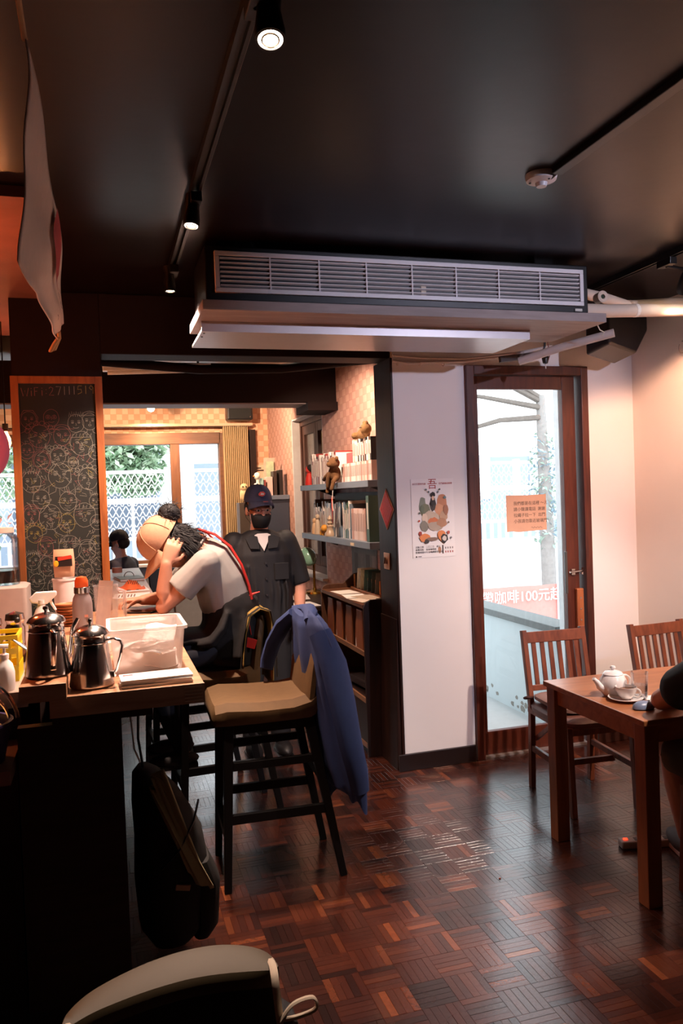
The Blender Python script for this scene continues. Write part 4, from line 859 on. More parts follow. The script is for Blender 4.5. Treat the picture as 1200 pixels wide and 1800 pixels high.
def wob(cx, cz, rx, rz, a0=0, a1=360, n=18): return [(cx+rx*math.cos(math.radians(a0+(a1-a0)*i/n))*(1+random.uniform(-.03, .03)), cz+rz*math.sin(math.radians(a0+(a1-a0)*i/n))*(1+random.uniform(-.03, .03))) for i in range(n+1)]
def face(cx, cz, r, style, k='w'):
    cs(wob(cx, cz, r*.85, r), k)
    for s in (-1, 1):
        cs(wob(cx+s*r*.33, cz+r*.1, r*.13, r*.09, n=8), k); cs(wob(cx+s*r*.33, cz+r*.1, r*.04, r*.04, n=5), k)
        cs([(cx+s*r*.18, cz+r*.28), (cx+s*r*.35, cz+r*.34), (cx+s*r*.5, cz+r*.28)], k)
    cs([(cx, cz+r*.05), (cx+r*.08, cz-r*.18), (cx-r*.04, cz-r*.2)], k)
    cs(wob(cx, cz-r*.35, r*.3, r*.16, 190, 350, 8) if style % 3 else wob(cx, cz-r*.42, r*.16, r*.1, n=9), k)
    if style == 0:
        for i in range(6): cs([(cx-r*.7+i*r*.28, cz+r*.55), (cx-r*.62+i*r*.28, cz+r*.82)], k)
        cs([(cx-r*.8, cz+r*.5), (cx+r*.8, cz+r*.52)], k)
    elif style == 1:
        cs([(cx-r*.9, cz-r*.6), (cx-r*1.0, cz+r*.3), (cx-r*.5, cz+r*1.1), (cx+r*.5, cz+r*1.1), (cx+r*1.0, cz+r*.3), (cx+r*.9, cz-r*.6)], k)
    elif style == 2:
        for i in range(7): cs([(cx-r*.7+i*r*.23, cz+r*.75), (cx-r*.6+i*r*.23, cz+r*(1.25+.1*(i % 2))), (cx-r*.47+i*r*.23, cz+r*.78)], k)
    elif style == 3:
        cs(wob(cx, cz+r*.75, r*.8, r*.45, 0, 180, 10), k); cs([(cx-r*1.2, cz+r*.72), (cx+r*1.2, cz+r*.75)], k)
    elif style == 4:
        for s in (-1, 1): cs([(cx+s*r*.75, cz+r*.6), (cx+s*r*.8, cz+r*1.35), (cx+s*r*.25, cz+r*.95)], k); cs([(cx+s*r*.3, cz-r*.2), (cx+s*r*1.0, cz-r*.1)], k)
    elif style == 5:
        cs([(cx-r*.2, cz+r*.95), (cx+r*.1, cz+r*.5), (cx+r*.7, cz+r*.35)], k); cs([(cx-r*.2, cz+r*.95), (cx-r*.5, cz+r*.5), (cx-r*.8, cz+r*.3)], k)
    elif style == 6:
        for i in range(8): cs(wob(cx+r*math.cos(i*.45), cz+r*.5+r*.65*math.sin(i*.45), r*.2, r*.2, n=7), k)
    elif style == 7:
        for s in (-1, 1): cs(wob(cx+s*r*.33, cz+r*.1, r*.27, r*.22, n=10), k)
    if style % 2: cs([(cx-r*.3, cz-r*.95), (cx-r*.35, cz-r*1.25), (cx-r*.9, cz-r*1.5)], k); cs([(cx+r*.3, cz-r*.95), (cx+r*.35, cz-r*1.25), (cx+r*.9, cz-r*1.5)], k)
FACES = [(-.345, 2.09, .045, 1, 'p'), (-.235, 2.10, .045, 7, 'p'), (-.115, 2.07, .048, 2, 'w'), (-.045, 2.08, .045, 3, 'w'), (-.295, 2.005, .06, 6, 'p'), (-.185, 2.005, .05, 3, 'p'), (-.09, 1.965, .065, 0, 'w'), (-.022, 1.92, .04, 5, 'w'),
         (-.36, 1.93, .04, 4, 'p'), (-.29, 1.88, .045, 1, 'p'), (-.21, 1.90, .045, 6, 'w'), (-.205, 1.80, .066, 5, 'w'), (-.135, 1.865, .03, 7, 'w'), (-.065, 1.78, .058, 6, 'w'), (-.345, 1.77, .055, 2, 'w'), (-.30, 1.68, .05, 4, 'w'), (-.17, 1.665, .05, 4, 'w'),
         (-.26, 1.585, .066, 5, 'w'), (-.35, 1.60, .045, 3, 'p'), (-.09, 1.59, .064, 0, 'w'), (-.18, 1.55, .048, 4, 'y'), (-.03, 1.66, .04, 2, 'w'), (-.03, 1.55, .04, 7, 'w'), (-.34, 1.50, .045, 6, 'y'), (-.29, 1.43, .045, 3, 'p'), (-.17, 1.42, .066, 0, 'w'), (-.085, 1.40, .05, 3, 'w'), (-.03, 1.43, .045, 1, 'w'),
         (-.355, 1.36, .045, 2, 'w'), (-.28, 1.33, .05, 1, 'w'), (-.19, 1.30, .05, 6, 'p'), (-.10, 1.29, .05, 7, 'w'), (-.03, 1.32, .045, 5, 'w'), (-.34, 1.25, .045, 4, 'w'), (-.25, 1.22, .045, 0, 'w'), (-.05, 1.21, .045, 2, 'w')]
for f_ in FACES: face(*f_)
for k in range(260):
    x, z = random.uniform(-.375, -.03), random.uniform(1.1, 2.02); cs([(x+random.uniform(-.02, .02), z+random.uniform(-.02, .02)) for i in range(4)], random.choice('wwwpy'), .0011)
GLY = {'W': [[(0, 1), (.25, 0), (.5, .7), (.75, 0), (1, 1)]], 'i': [[(.5, 0), (.5, .65)], [(.5, .85), (.5, .95)]], 'F': [[(.1, 0), (.1, 1), (.8, 1)], [(.1, .55), (.6, .55)]], ':': [[(.5, .2), (.5, .28)], [(.5, .65), (.5, .73)]],
       '2': [[(.05, .8), (.3, 1), (.75, .85), (.6, .5), (.05, 0), (.9, 0)]], '7': [[(.05, 1), (.9, 1), (.4, 0)]], '1': [[(.5, 1), (.5, 0)]], '5': [[(.85, 1), (.2, 1), (.12, .55), (.7, .6), (.8, .2), (.1, 0)]], '9': [[(.8, .75), (.4, 1), (.1, .7), (.5, .45), (.8, .75), (.75, 0)]]}
xx = -.375
for k, chh in enumerate('WiFi:27111519'):
    wd = {'W': .036, 'F': .026, 'i': .014, ':': .014, '1': .018}.get(chh, .028)
    for st in GLY[chh]: cs([(xx+p[0]*wd, 2.212+p[1]*.043+k*.0012) for p in st], 'p' if k < 6 else 'y' if k > 9 else 'w', .0024)
    xx += wd+.006
CH['w'].build('white_chalk', M('#8f8c80', .9), cbd); CH['p'].build('pink_chalk', M('#8a5450', .9), cbd); CH['y'].build('yellow_chalk', M('#958848', .9), cbd)
for q in cbd.children:
    if 'chalk' in q.name: q['kind'] = 'stuff'
# ---- kettles
def kettle(c, hdir, sdir, label, s=1.0):
    c = V(c); t = thing('steel_kettle', c, label, 'kettle', 'polished steel kettles'); h, g = V(hdir).normalized(), V(sdir).normalized()
    P_ = lambda r, z: (r*s, z*s)
    MB().lathe([P_(.0, 0), P_(.062, 0), P_(.068, .006), P_(.068, .014), P_(.052, .132), P_(.051, .134), P_(.054, .137), P_(.051, .141), P_(.051, .158), P_(.054, .162), P_(.048, .163), P_(0, .160)], c, 40).build('body', STEEL, t, smooth=True)
    lid = MB().lathe([P_(.056, .161), P_(.057, .165), P_(.05, .176), P_(.032, .187), P_(.012, .192), P_(0, .193)], c, 36).build('lid', STEEL, t, smooth=True)
    MB().lathe([P_(.004, .19), P_(.005, .198), P_(.009, .203), P_(.008, .210), P_(0, .213)], c, 16).build('knob', STEEL, lid, smooth=True)
    Z = V((0, 0, s)); r = lambda d, a, z: c+d*a*s+Z*z
    MB().tube([r(h, .05, .142), r(h, .075, .147), r(h, .095, .140), r(h, .10, .125), r(h, .092, .09), r(h, .080, .05), r(h, .072, .042)], .008*s, 10, .55, ref=h.cross(V((0, 0, 1)))).build('handle', STEEL, t, smooth=True)
    MB().obox(r(h, .066, .036), (.018*s, .018*s, .02*s), Matrix.Rotation(math.atan2(h.y, h.x), 3, 'Z')).build('handle_mount', STEEL, t, bevel=.003)
    MB().tube([r(g, .058, .03), r(g, .085, .05), r(g, .092, .09), r(g, .098, .13), r(g, .118, .155)], [.012*s, .010*s, .008*s, .007*s, .006*s], 10).build('spout', STEEL, t, smooth=True)
kettle((-.052, 2.60, 1.08), (1, -.35, 0), (-.1, 1, 0), 'polished steel kettle with handle to the right, front on the counter', 1.0)
kettle((-.178, 2.585, 1.13), (.28, -1, 0), (.85, .75, 0), 'polished steel kettle on the raised ledge, left of the other kettle', 1.0)
# ---- translucent bin with papers
bn_ = thing('plastic_bin', (.13, 2.87, 1.08), 'translucent white plastic bin full of paper on the counter', 'bin')
b = MB()
def rr(x0, x1, y0, y1, z, r=.02):
    out = []
    for cx, cy, a0 in ((x1-r, y1-r, 0), (x0+r, y1-r, 90), (x0+r, y0+r, 180), (x1-r, y0+r, 270)):
        out += [V((cx+r*math.cos(math.radians(a0+30*i)), cy+r*math.sin(math.radians(a0+30*i)), z)) for i in range(4)]
    return out
b.loft([rr(.018, .238, 2.735, 3.005, 1.0805), rr(.006, .25, 2.722, 3.018, 1.215), rr(-.004, .26, 2.712, 3.028, 1.218), rr(-.004, .26, 2.712, 3.028, 1.228), rr(.009, .247, 2.725, 3.015, 1.228), rr(.02, .236, 2.738, 3.002, 1.084)], cap=True)
b.build('tub', MILK('bin_plastic', '#f3eeec', .55), bn_, smooth=True)
random.seed(5)
for k in range(7):
    x, y = random.uniform(.06, .18), random.uniform(2.79, 2.93); Rk = rot('Z', random.uniform(-25, 25)) @ rot('X', random.uniform(-20, 20)) @ rot('Y', random.uniform(-15, 15))
    b = MB(); b.grid(lambda u, v: V((x, y, 1.10+.013*k))+Rk @ V(((u-.5)*.11, (v-.5)*.13, .006*math.sin(u*6+k)+.004*math.sin(v*9))), 6, 6)
    o = tag(b.build('folded_paper', PAPER, smooth=True), 'loose folded white paper inside the translucent bin', 'paper', 'papers in the translucent bin'); s_ = o.modifiers.new('s', 'SOLIDIFY'); s_.thickness = .002
# notebooks in front of the bin
for k, (w_, z, a, lab) in enumerate(((.105, 1.0805, 2, 'lowest white notebook in front of the translucent bin'), (.10, 1.089, -1, 'middle white notebook in front of the translucent bin'), (.10, 1.097, 3, 'top white notebook with red mark in front of the bin'))):
    nb_ = thing('notebook', (.14, 2.56, z), lab, 'notebook', 'white notebooks on the counter')
    MB().obox((.14, 2.562, z+.0035), (.215, w_, .007), rot('Z', a)).build('pages', PAPER, nb_); MB().obox((.14, 2.562, z+.0075), (.218, w_+.003, .0008), rot('Z', a)).build('cover', M('#f0e6e2', .5), nb_)
    if k == 2: MB().obox((.055, 2.585, z+.0083), (.03, .012, .0006), rot('Z', a)).build('red_mark', RED, nb_)
for i, (px, py, wx, wy, a, lab) in enumerate(((265, 1090, .17, .14, 8, 'white paper sheet on the counter at the reader\'s elbow'), (262, 1102, .12, .1, -6, 'white paper sheet just behind the translucent bin'))):
    p = at(px, py, z=1.081); tag(MB().obox(p+V((-.02, 0, .001)), (wx, wy, .0015), rot('Z', a)).build('paper_sheet', PAPER), lab, 'paper')
# ---- orange-capped bottle, acrylic pitcher, box
p = V((at(149, 1118, z=1.08).x, 3.42, 1.08))
ob = thing('drink_bottle', p, 'grey drinking bottle with orange cap beside the chalkboard', 'bottle')
MB().lathe([(0, 0), (.036, 0), (.04, .01), (.04, .16), (.036, .185), (.028, .20), (.028, .215), (0, .215)], p, 26).build('body', M('#8d7f80', .3, noise=.05), ob, smooth=True)
MB().lathe([(.031, .205), (.031, .228), (.029, .23)], p, 24).build('collar', CHROME, ob, smooth=True)
MB().lathe([(.026, .23), (.027, .232), (.026, .255), (.02, .27), (0, .274)], p, 22).build('cap', M('#e8622a', .4), ob, smooth=True)
MB().box(p.x+.008, p.x+.022, p.y-.041, p.y-.0395, 1.19, 1.20).build('emblem', M('#c98a7a', .5), ob)
p = V((.0, 3.62, 1.08))
pi_ = thing('acrylic_pitcher', p, 'clear acrylic pitcher holding white paper beside the bottle', 'pitcher')
b = MB(); b.loft([rr(p.x-.045, p.x+.045, p.y-.045, p.y+.045, 1.0805), rr(p.x-.052, p.x+.052, p.y-.052, p.y+.052, 1.29), rr(p.x-.048, p.x+.048, p.y-.048, p.y+.048, 1.29), rr(p.x-.041, p.x+.041, p.y-.041, p.y+.041, 1.085)]); b.build('jug', MILK('jug_plastic', '#e9e2e2', .22), pi_, smooth=True)
MB().tube([p+V((.05, 0, .19)), p+V((.078, 0, .18)), p+V((.078, 0, .07)), p+V((.048, 0, .05))], .008, 8).build('handle', MILK('jug_handle', '#e9e2e2', .4), pi_, smooth=True)
pf = tag(MB().obox((-.01, 3.63, 1.20), (.06, .006, .22), rot('Y', 7) @ rot('X', -6)).build('leaflet', PAPER), 'white leaflet standing in the acrylic pitcher', 'leaflet')
p = V((.0, 3.15, 1.08))
tag(MB().loft([rr(-.075, .055, 3.10, 3.22, 1.0805, .006), rr(-.075, .055, 3.10, 3.22, 1.125, .006), rr(-.07, .05, 3.105, 3.215, 1.13, .006)]).build('paper_box', M('#efe2dd', .6), smooth=True), 'low white paper box between kettle and pitcher', 'box')
# ---- wooden coasters in two stacks
WD = [WOOD('#a8673d', '#c98a5c', .5, 'x', 5), WOOD('#8e5029', '#b57443', .5, 'x', 5)]
def coaster(c, r, k, lab):
    tag(MB().lathe([(0, 0), (r*.86, 0), (r, .006), (r, .012), (r*.93, .0125), (r*.85, .008), (0, .008)], c, 26).build('wooden_dish', WD[k % 2], smooth=True), lab, 'dish', 'stacked wooden dishes')
names = ['lowest', 'second', 'third', 'fourth', 'fifth', 'sixth', 'seventh', 'eighth', 'topmost']
for k in range(9): coaster(V((-.17+.006*math.sin(k*2.3), 3.85, 1.081+k*.0128)), .056-.002*(k % 3), k, names[k]+' wooden dish of the tall stack before the chalkboard')
for k in range(4): coaster(V((-.105+.004*math.sin(k*3), 3.60, 1.081+k*.0128)), .045, k+1, ('lowest', 'second', 'third', 'topmost')[k]+' wooden dish of the short stack beside the bottle')
# ---- snack bag in a white tub against the chalkboard
p = V((-.195, 4.22, 1.08))
tu = tag(MB().lathe([(0, 0), (.05, 0), (.058, .19), (.061, .19), (.061, .2), (.055, .2), (.047, .004)], p, 26).build('white_tub', M('#e9ddd8', .5), smooth=True), 'white tub standing against the chalkboard under the snack bag', 'tub')
sg = thing('snack_bag', p+V((0, .0, .205)), 'small red and yellow snack bag in the white tub', 'snack bag')
b = MB(); b.loft([[p+V((s_*.052*(1-.1*abs(q)), dy*(.018*(1-q*q)+.002), .205+.07*(q+1))) for s_, dy in ((-1, 0), (-.5, -1), (.5, -1), (1, 0), (.5, 1), (-.5, 1))] for q in (-1, -.6, 0, .6, 1)]); b.build('pouch', M('#d8a884', .35), sg, smooth=True)
MB().obox(p+V((0, -.021, .285)), (.08, .003, .05)).build('label_panel', M('#241a18', .4), sg); MB().obox(p+V((.005, -.0235, .302)), (.066, .002, .018), rot('Y', -8)).build('red_panel', M('#c73a22', .5), sg); MB().ell(p+V((-.036, -.0235, .275)), (.012, .002, .016), 10, 6).build('yellow_figure', M('#e0a820', .5), sg)
# ---- spray bottle
p = V((-.235, 3.22, 1.13))
sy_ = thing('spray_bottle', p, 'white trigger spray bottle behind the left kettle', 'spray bottle')
MB().lathe([(0, 0), (.034, 0), (.037, .008), (.036, .09), (.022, .125), (.014, .14), (.014, .15)], p, 22).build('bottle', WHITEP, sy_, smooth=True)
MB().prism([(-.035, -.005), (.02, -.012), (.055, .02), (.055, .036), (-.02, .036), (-.045, .012)], p+V((0, -.011, .155)), (1, 0, 0), (0, 0, 1), (0, .022, 0)).build('head', WHITEP, sy_, bevel=.005)
MB().cyl(p+V((0, 0, .145)), p+V((0, 0, .16)), .016, n=16).build('collar', WHITEP, sy_)
MB().tube([p+V((.03, 0, .16)), p+V((.038, 0, .14)), p+V((.05, 0, .118))], [.006, .005, .004], 8).build('trigger', WHITEP, sy_, smooth=True)
# ---- chrome canisters, yellow crate, pump bottle
for (x, y, h, r, lab) in ((-.335, 3.25, .2, .036, 'chrome canister with dark knob behind the left kettle'), (-.42, 3.35, .17, .03, 'smaller chrome canister at the yellow crate')):
    t = thing('chrome_canister', (x, y, 1.05), lab, 'canister', 'chrome canisters')
    MB().lathe([(0, 0), (r, 0), (r, h*.7), (r*.85, h*.74), (r*.85, h*.8), (r, h*.84), (r*.9, h*.95), (0, h)], (x, y, 1.051), 24).build('body', STEEL, t, smooth=True); MB().ell((x+.01, y-r*.75, 1.05+h*.85), (.012, .012, .012), 10, 8).build('knob', BLACKP, t, smooth=True)
yc = thing('yellow_crate', (-.44, 3.0, 1.05), 'yellow plastic slotted crate behind the bar', 'crate')
YM = M('#e0c21a', .4, noise=.05)
for z0, z1 in ((1.051, 1.105), (1.145, 1.165), (1.195, 1.21)):
    b = MB(); b.box(-.60, -.295, 2.92, 2.926, z0, z1); b.box(-.60, -.295, 3.074, 3.08, z0, z1); b.box(-.60, -.594, 2.926, 3.074, z0, z1); b.box(-.301, -.295, 2.926, 3.074, z0, z1); b.build('band', YM, yc)
for k in range(13):
    x = -.595+k*.0245; MB().box(x, x+.007, 2.921, 2.925, 1.10, 1.20).build('slat', YM, yc)
    if k < 7: MB().box(-.3, -.296, 2.926+k*.0235, 2.934+k*.0235, 1.10, 1.20).build('slat', YM, yc)
MB().box(-.594, -.301, 2.926, 3.074, 1.051, 1.056).build('base', YM, yc)
p = V((-.325, 2.80, 1.05))
pb = thing('pump_bottle', p, 'white pump bottle left of the kettles', 'bottle')
MB().lathe([(0, 0), (.028, 0), (.03, .006), (.03, .06), (.024, .085), (.012, .10), (.012, .105)], p, 22).build('bottle', WHITEP, pb, smooth=True)
MB().lathe([(.013, .103), (.014, .118), (.008, .12), (.005, .122), (.005, .14), (0, .14)], p, 16).build('collar', WHITEP, pb, smooth=True)
MB().tube([p+V((.012, 0, .143)), p+V((-.01, -.005, .146)), p+V((-.034, -.01, .14))], [.008, .007, .005], 8).build('nozzle', WHITEP, pb, smooth=True)
tag(MB().tube([(-.292, 2.775, 1.215), (-.27, 2.765, 1.20), (-.245, 2.76, 1.18), (-.225, 2.755, 1.165)], [.006, .012, .012, .006], 8, .4).build('steel_spoon', CHROME, smooth=True), 'steel spoon tip left of the raised-ledge kettle', 'spoon')
# ---- purple tub with bail handle
p = V((-.40, 2.53, .90))
pt = thing('purple_tub', p, 'dark purple tub with steel bail handle at the left edge', 'tub')
MB().lathe([(0, .002), (.095, .002), (.118, .115), (.123, .115), (.123, .122), (.112, .122), (.09, .008)], p, 32).build('tub', M('#2b2149', .4, noise=.1), pt, smooth=True)
MB().tube(arc(p+V((0, 0, .11)), .135, 5, 175, 20, (1, 0, 0), V((0, .25, 1)).normalized()), .006, 8).build('bail', STEEL, pt, smooth=True)
MB().tube(arc(p+V((.005, -.02, .11)), .115, 0, 180, 20, V((1, .5, 0)).normalized(), V((0, -.3, 1)).normalized()), .005, 8).build('bail', STEEL, pt, smooth=True)
random.seed(8)
for k in range(6):
    a = k*1.05; q = p+V((.06*math.cos(a), .06*math.sin(a), .10+.012*(k % 2)))
    tag(MB().ell(q, (.035, .022, .018), 12, 8, rot('Z', k*40)).build('bread_roll', M('#c99a5c' if k % 2 else '#d9b36a', .7, noise=.2), smooth=True), 'small wrapped bread roll in the dark purple tub', 'bread roll', 'rolls in the purple tub')
# ---- dispenser jar on a grey case, far left
gc = tag(MB().loft([rr(-.62, -.36, 4.05, 4.3, 1.051, .02), rr(-.62, -.36, 4.05, 4.3, 1.26, .02), rr(-.60, -.38, 4.07, 4.28, 1.27, .02)]).build('grey_case', M('#b9a8a0', .5), smooth=True), 'pinkish grey case under the dark glass jar at the left edge', 'case')
p = V((-.49, 4.17, 1.271))
dj = thing('glass_jar', p, 'tall glass jar half filled with dark coffee at the left edge', 'jar')
MB().lathe([(0, 0), (.09, 0), (.095, .01), (.095, .22), (.07, .25), (.068, .25), (.09, .218), (.09, .012), (0, .01)], p, 30).build('jar', CLEAR, dj, smooth=True)
MB().lathe([(0, .011), (.0895, .013), (.0895, .07), (0, .07)], p, 28).build('coffee', M('#1a0d08', .15), dj, smooth=True)
MB().lathe([(.072, .25), (.075, .252), (.075, .275), (0, .28)], p, 26).build('lid', M('#c9b0a4', .4), dj, smooth=True)
# ---- things on the far counter behind the column
p = V((.09, 6.35, 1.08))
wb = thing('clear_bottle', p, 'clear plastic bottle on the far counter beside the column', 'bottle')
MB().lathe([(0, 0), (.034, 0), (.037, .01), (.037, .06), (.035, .065), (.037, .07), (.037, .19), (.03, .22), (.012, .235), (.012, .25), (0, .25)], p, 24).build('bottle', MILK('pet_bottle', '#dfe6ea', .18), wb, smooth=True)
MB().lathe([(.0365, .03), (.0375, .03), (.0375, .07), (.0365, .07)], p, 24).build('label_band', M('#c98a72', .5), wb)
mb_ = thing('menu_book', (.17, 6.1, 1.08), 'grey-green menu book lying on the far counter', 'menu')
MB().obox((.17, 6.05, 1.087), (.17, .25, .012), rot('Z', 8)).build('pages', PAPER, mb_); MB().obox((.17, 6.05, 1.095), (.175, .255, .004), rot('Z', 8)).build('cover', M('#7d8676', .5), mb_)
MB().tube(arc((.17, 6.12, 1.097), .035, 0, 180, 10, (1, 0, 0), (0, 0, 1)), .003, 6).build('handle', M('#5a3a2c', .5), mb_)
tr_ = tag(MB().obox((.165, 5.35, 1.0835), (.19, .26, .006), rot('Z', 4)).build('paper_tray', PAPER, bevel=.002), 'white paper tray under the orange striped wrapper on the far counter', 'tray')
og = thing('striped_wrapper', (.15, 5.35, 1.087), 'orange wrapper with dark stripes on the white tray', 'wrapper')
def ow(u, v): return V((.075+.17*u, 5.24+.20*v, 1.0885+.055*max(0, math.sin(math.pi*u))**1.5*(1-abs(2*v-1))**.8+.004*math.sin(u*20)))
o = MB().grid(ow, 20, 12).build('paper', M('#e0683a', .6), og, smooth=True)
b = MB()
for k in range(6): b.stroke([ow(.38+.07*k+.02*math.sin(i), .25+.05*i)+V((0, -.001, .002)) for i in range(6)], .005, (0, -.5, 1))
b.build('stripes', M('#3a241c', .6), og)
mc = thing('menu_sheet', (.13, 4.95, 1.08), 'printed menu sheet on the counter left of the reader\'s hand', 'menu')
MB().obox((.15, 4.98, 1.083), (.21, .22, .004), rot('Z', -4)).build('sheet', PAPER, mc)
for k in range(6): MB().obox((.075+.018*k, 4.96, 1.0854), (.008, .14, .0006), rot('Z', -4)).build('print_column', M('#8a6a5c', .7), mc)
p = at(247, 1077, z=1.08)
ph = thing('smartphone', p, 'dark smartphone on the counter under the reader\'s hand', 'phone')
MB().obox(p+V((0, 0, .005)), (.075, .15, .008), rot('Z', 62)).build('body', BLACKP, ph, bevel=.003); MB().obox(p+V((0, 0, .0093)), (.066, .138, .0006), rot('Z', 62)).build('screen', M('#0b0b10', .08), ph)
# ============================================================ rear room: curtain, speaker, shelves, books, bookcase
cu_ = thing('curtain', (1.46, 8.9, .95), 'beige pleated curtain drawn to the right of the back window', 'curtain')
def cuf(u, v): return V((1.315+.285*u, 8.90+.018*math.sin(u*2*math.pi*13), 2.455-1.5*v))
o = MB().grid(cuf, 130, 6).build('cloth', M('#b59a74', .8, noise=.08, scale=30), cu_, smooth=True); s_ = o.modifiers.new('s', 'SOLIDIFY'); s_.thickness = .003
rd = thing('curtain_rail', (.0, 8.93, 2.45), 'pale curtain rail box above the back window', 'curtain rail')
MB().box(-1.7, 1.66, 8.88, 8.998, 2.458, 2.49).build('pelmet', M('#c9a98c', .6), rd, bevel=.004); MB().cyl((-1.68, 8.89, 2.452), (1.64, 8.89, 2.452), .006, n=8).build('rod', CHROME, rd)
sk = thing('rear_speaker', (1.53, 8.75, 2.53), 'black loudspeaker hung high in the rear room above the curtain', 'speaker')
q0, q1 = at(398, 708, y=8.75), at(444, 738, y=8.75)
MB().box(q0.x, q1.x, 8.72, 8.90, q1.z, q0.z).build('cabinet', BLACKP, sk, bevel=.015); MB().box(q0.x+.02, q1.x-.02, 8.712, 8.72, q1.z+.02, q0.z-.02).build('grille', M('#0c0b0d', .8), sk)
MB().cyl((q1.x-.03, 8.711, q1.z+.03), (q1.x-.03, 8.714, q1.z+.03), .007, n=10).build('badge', CHROME, sk); MB().cyl((q0.x+.1, 8.8, q0.z), (q0.x+.07, 8.8, ZC), .012, n=8).build('bracket', CHROME, sk)
# ---- shelves on the wallpaper wall
SHG = M('#6f7682', .45, noise=.08, scale=10)
sh1 = thing('wall_shelf', (1.73, 5.73, 1.69), 'upper grey wall shelf loaded with paperbacks', 'shelf', 'grey wall shelves')
MB().box(1.62, 1.849, 4.80, 6.60, 1.69, 1.735).build('board', SHG, sh1, bevel=.003); MB().tube([(1.618, 5.48, 1.712), (1.618, 5.49, 1.712)], .012, 8).build('peg', M('#b9bcc0', .4), sh1)
sh2 = thing('wall_shelf', (1.73, 5.73, 1.29), 'lower grey wall shelf with binders and ornaments', 'shelf', 'grey wall shelves')
MB().box(1.62, 1.849, 4.80, 6.60, 1.29, 1.335).build('board', SHG, sh2, bevel=.003)
for y in (4.95, 6.3):
    for s, z in ((sh1, 1.69), (sh2, 1.29)): MB().prism([(0, 0), (-.16, 0), (0, -.06)], (1.849, y, z), (1, 0, 0), (0, 0, 1), (0, .02, 0)).build('bracket', DKWOOD, s)
MB().box(1.617, 1.6195, 5.13, 5.21, 1.298, 1.318).build('sticker', M('#e0c9a8', .6), sh2)
PG = M('#e8dccb', .8, noise=.05)
BOOKM = {}
def book(y0, th, z0, h, dep, col, label, group, xf=1.66, tilt=0, cat='book'):
    """upright book, spine facing the room (-x); cover folded round a block of pages"""
    b = MB(); t_ = min(.003, th*.15)
    b.cur = 0; b.box(xf, xf+t_, y0, y0+th, z0, z0+h); b.box(xf+t_, xf+dep, y0, y0+t_, z0, z0+h); b.box(xf+t_, xf+dep, y0+th-t_, y0+th, z0, z0+h)
    b.cur = 1; b.box(xf+t_, xf+dep-.003, y0+t_, y0+th-t_, z0+.002, z0+h-.003)
    if h > .1:
        b.cur = 2; b.box(xf-.0006, xf, y0+th*.25, y0+th*.75, z0+h*.28, z0+h*.85)
    if tilt:
        R = rot('X', tilt); piv = V((xf, y0+th, z0)); b.v = [piv+R @ (q-piv) for q in b.v]
    if col not in BOOKM: BOOKM[col] = M(col, .5, noise=.06, scale=25)
    dark = sum(lin(col)[:3]) < .9
    o = b.build('book', [BOOKM[col], PG, M('#d8cfc4', .6) if dark else M('#a08078', .6)])
    return tag(o, label, cat, group)
random.seed(31)
ORD = ['first', 'second', 'third', 'fourth', 'fifth', 'sixth', 'seventh', 'eighth', 'ninth', 'tenth', 'eleventh', 'twelfth', 'thirteenth', 'fourteenth', 'fifteenth', 'sixteenth', 'seventeenth', 'eighteenth', 'nineteenth', 'twentieth',
       'twenty-first', 'twenty-second', 'twenty-third', 'twenty-fourth', 'twenty-fifth', 'twenty-sixth', 'twenty-seventh', 'twenty-eighth', 'twenty-ninth', 'thirtieth', 'thirty-first', 'thirty-second', 'thirty-third', 'thirty-fourth', 'thirty-fifth']
CN = {'#e6d9d2': 'cream', '#d9c0b8': 'pale pink', '#e9e2da': 'off-white', '#cfae9f': 'rose beige', '#b98a7c': 'dusty pink', '#2b2626': 'black', '#8a2e2a': 'dark red', '#5b4a42': 'brown', '#c9c2bd': 'light grey', '#3f5a4a': 'green', '#6f7e8c': 'grey-blue'}
def row(ya, yb, z0, hs, ths, cols, where, group, dep, xf=1.66, skip=()):
    y = ya; k = 0; out = []
    while y < yb-.01:
        th = min(random.uniform(*ths), yb-y); h = random.uniform(*hs); c = random.choice(cols)
        out.append((y, th, h, c)); y += th+.0008; k += 1
    tops = []
    for i, (y, th, h, c) in enumerate(out):
        n = len(out)-1-i
        book(y, th, z0, h, dep, c, '%s %s %s' % (CN[c], 'book,', (ORD[n] if n < len(ORD) else 'far')+' from far end of '+where), group, xf); tops.append(h)
    return out
PALE = ['#e6d9d2', '#d9c0b8', '#e9e2da', '#cfae9f', '#e6d9d2', '#b98a7c', '#c9c2bd']
# upper shelf: lower row of paperbacks, second row on top of it, tall magazines further back
row(4.83, 5.50, 1.735, (.128, .130), (.018, .032), PALE, 'the lower paperback row on upper shelf', 'paperbacks on the upper shelf', .11)
row(4.83, 5.22, 1.866, (.125, .155), (.018, .03), PALE+['#2b2626', '#b98a7c'], 'the top paperback row on upper shelf', 'paperbacks stacked on the paperback row', .11)
row(5.62, 6.05, 1.735, (.20, .245), (.010, .022), ['#e9e2da', '#c9c2bd', '#e6d9d2', '#8a2e2a', '#e9e2da', '#2b2626'], 'the magazine row on upper shelf', 'magazines on the upper shelf', .19)
row(6.08, 6.36, 1.735, (.19, .25), (.010, .02), ['#c9c2bd', '#2b2626', '#8a2e2a', '#e6d9d2', '#5b4a42'], 'the far group on upper shelf', 'far books on the upper shelf', .18)
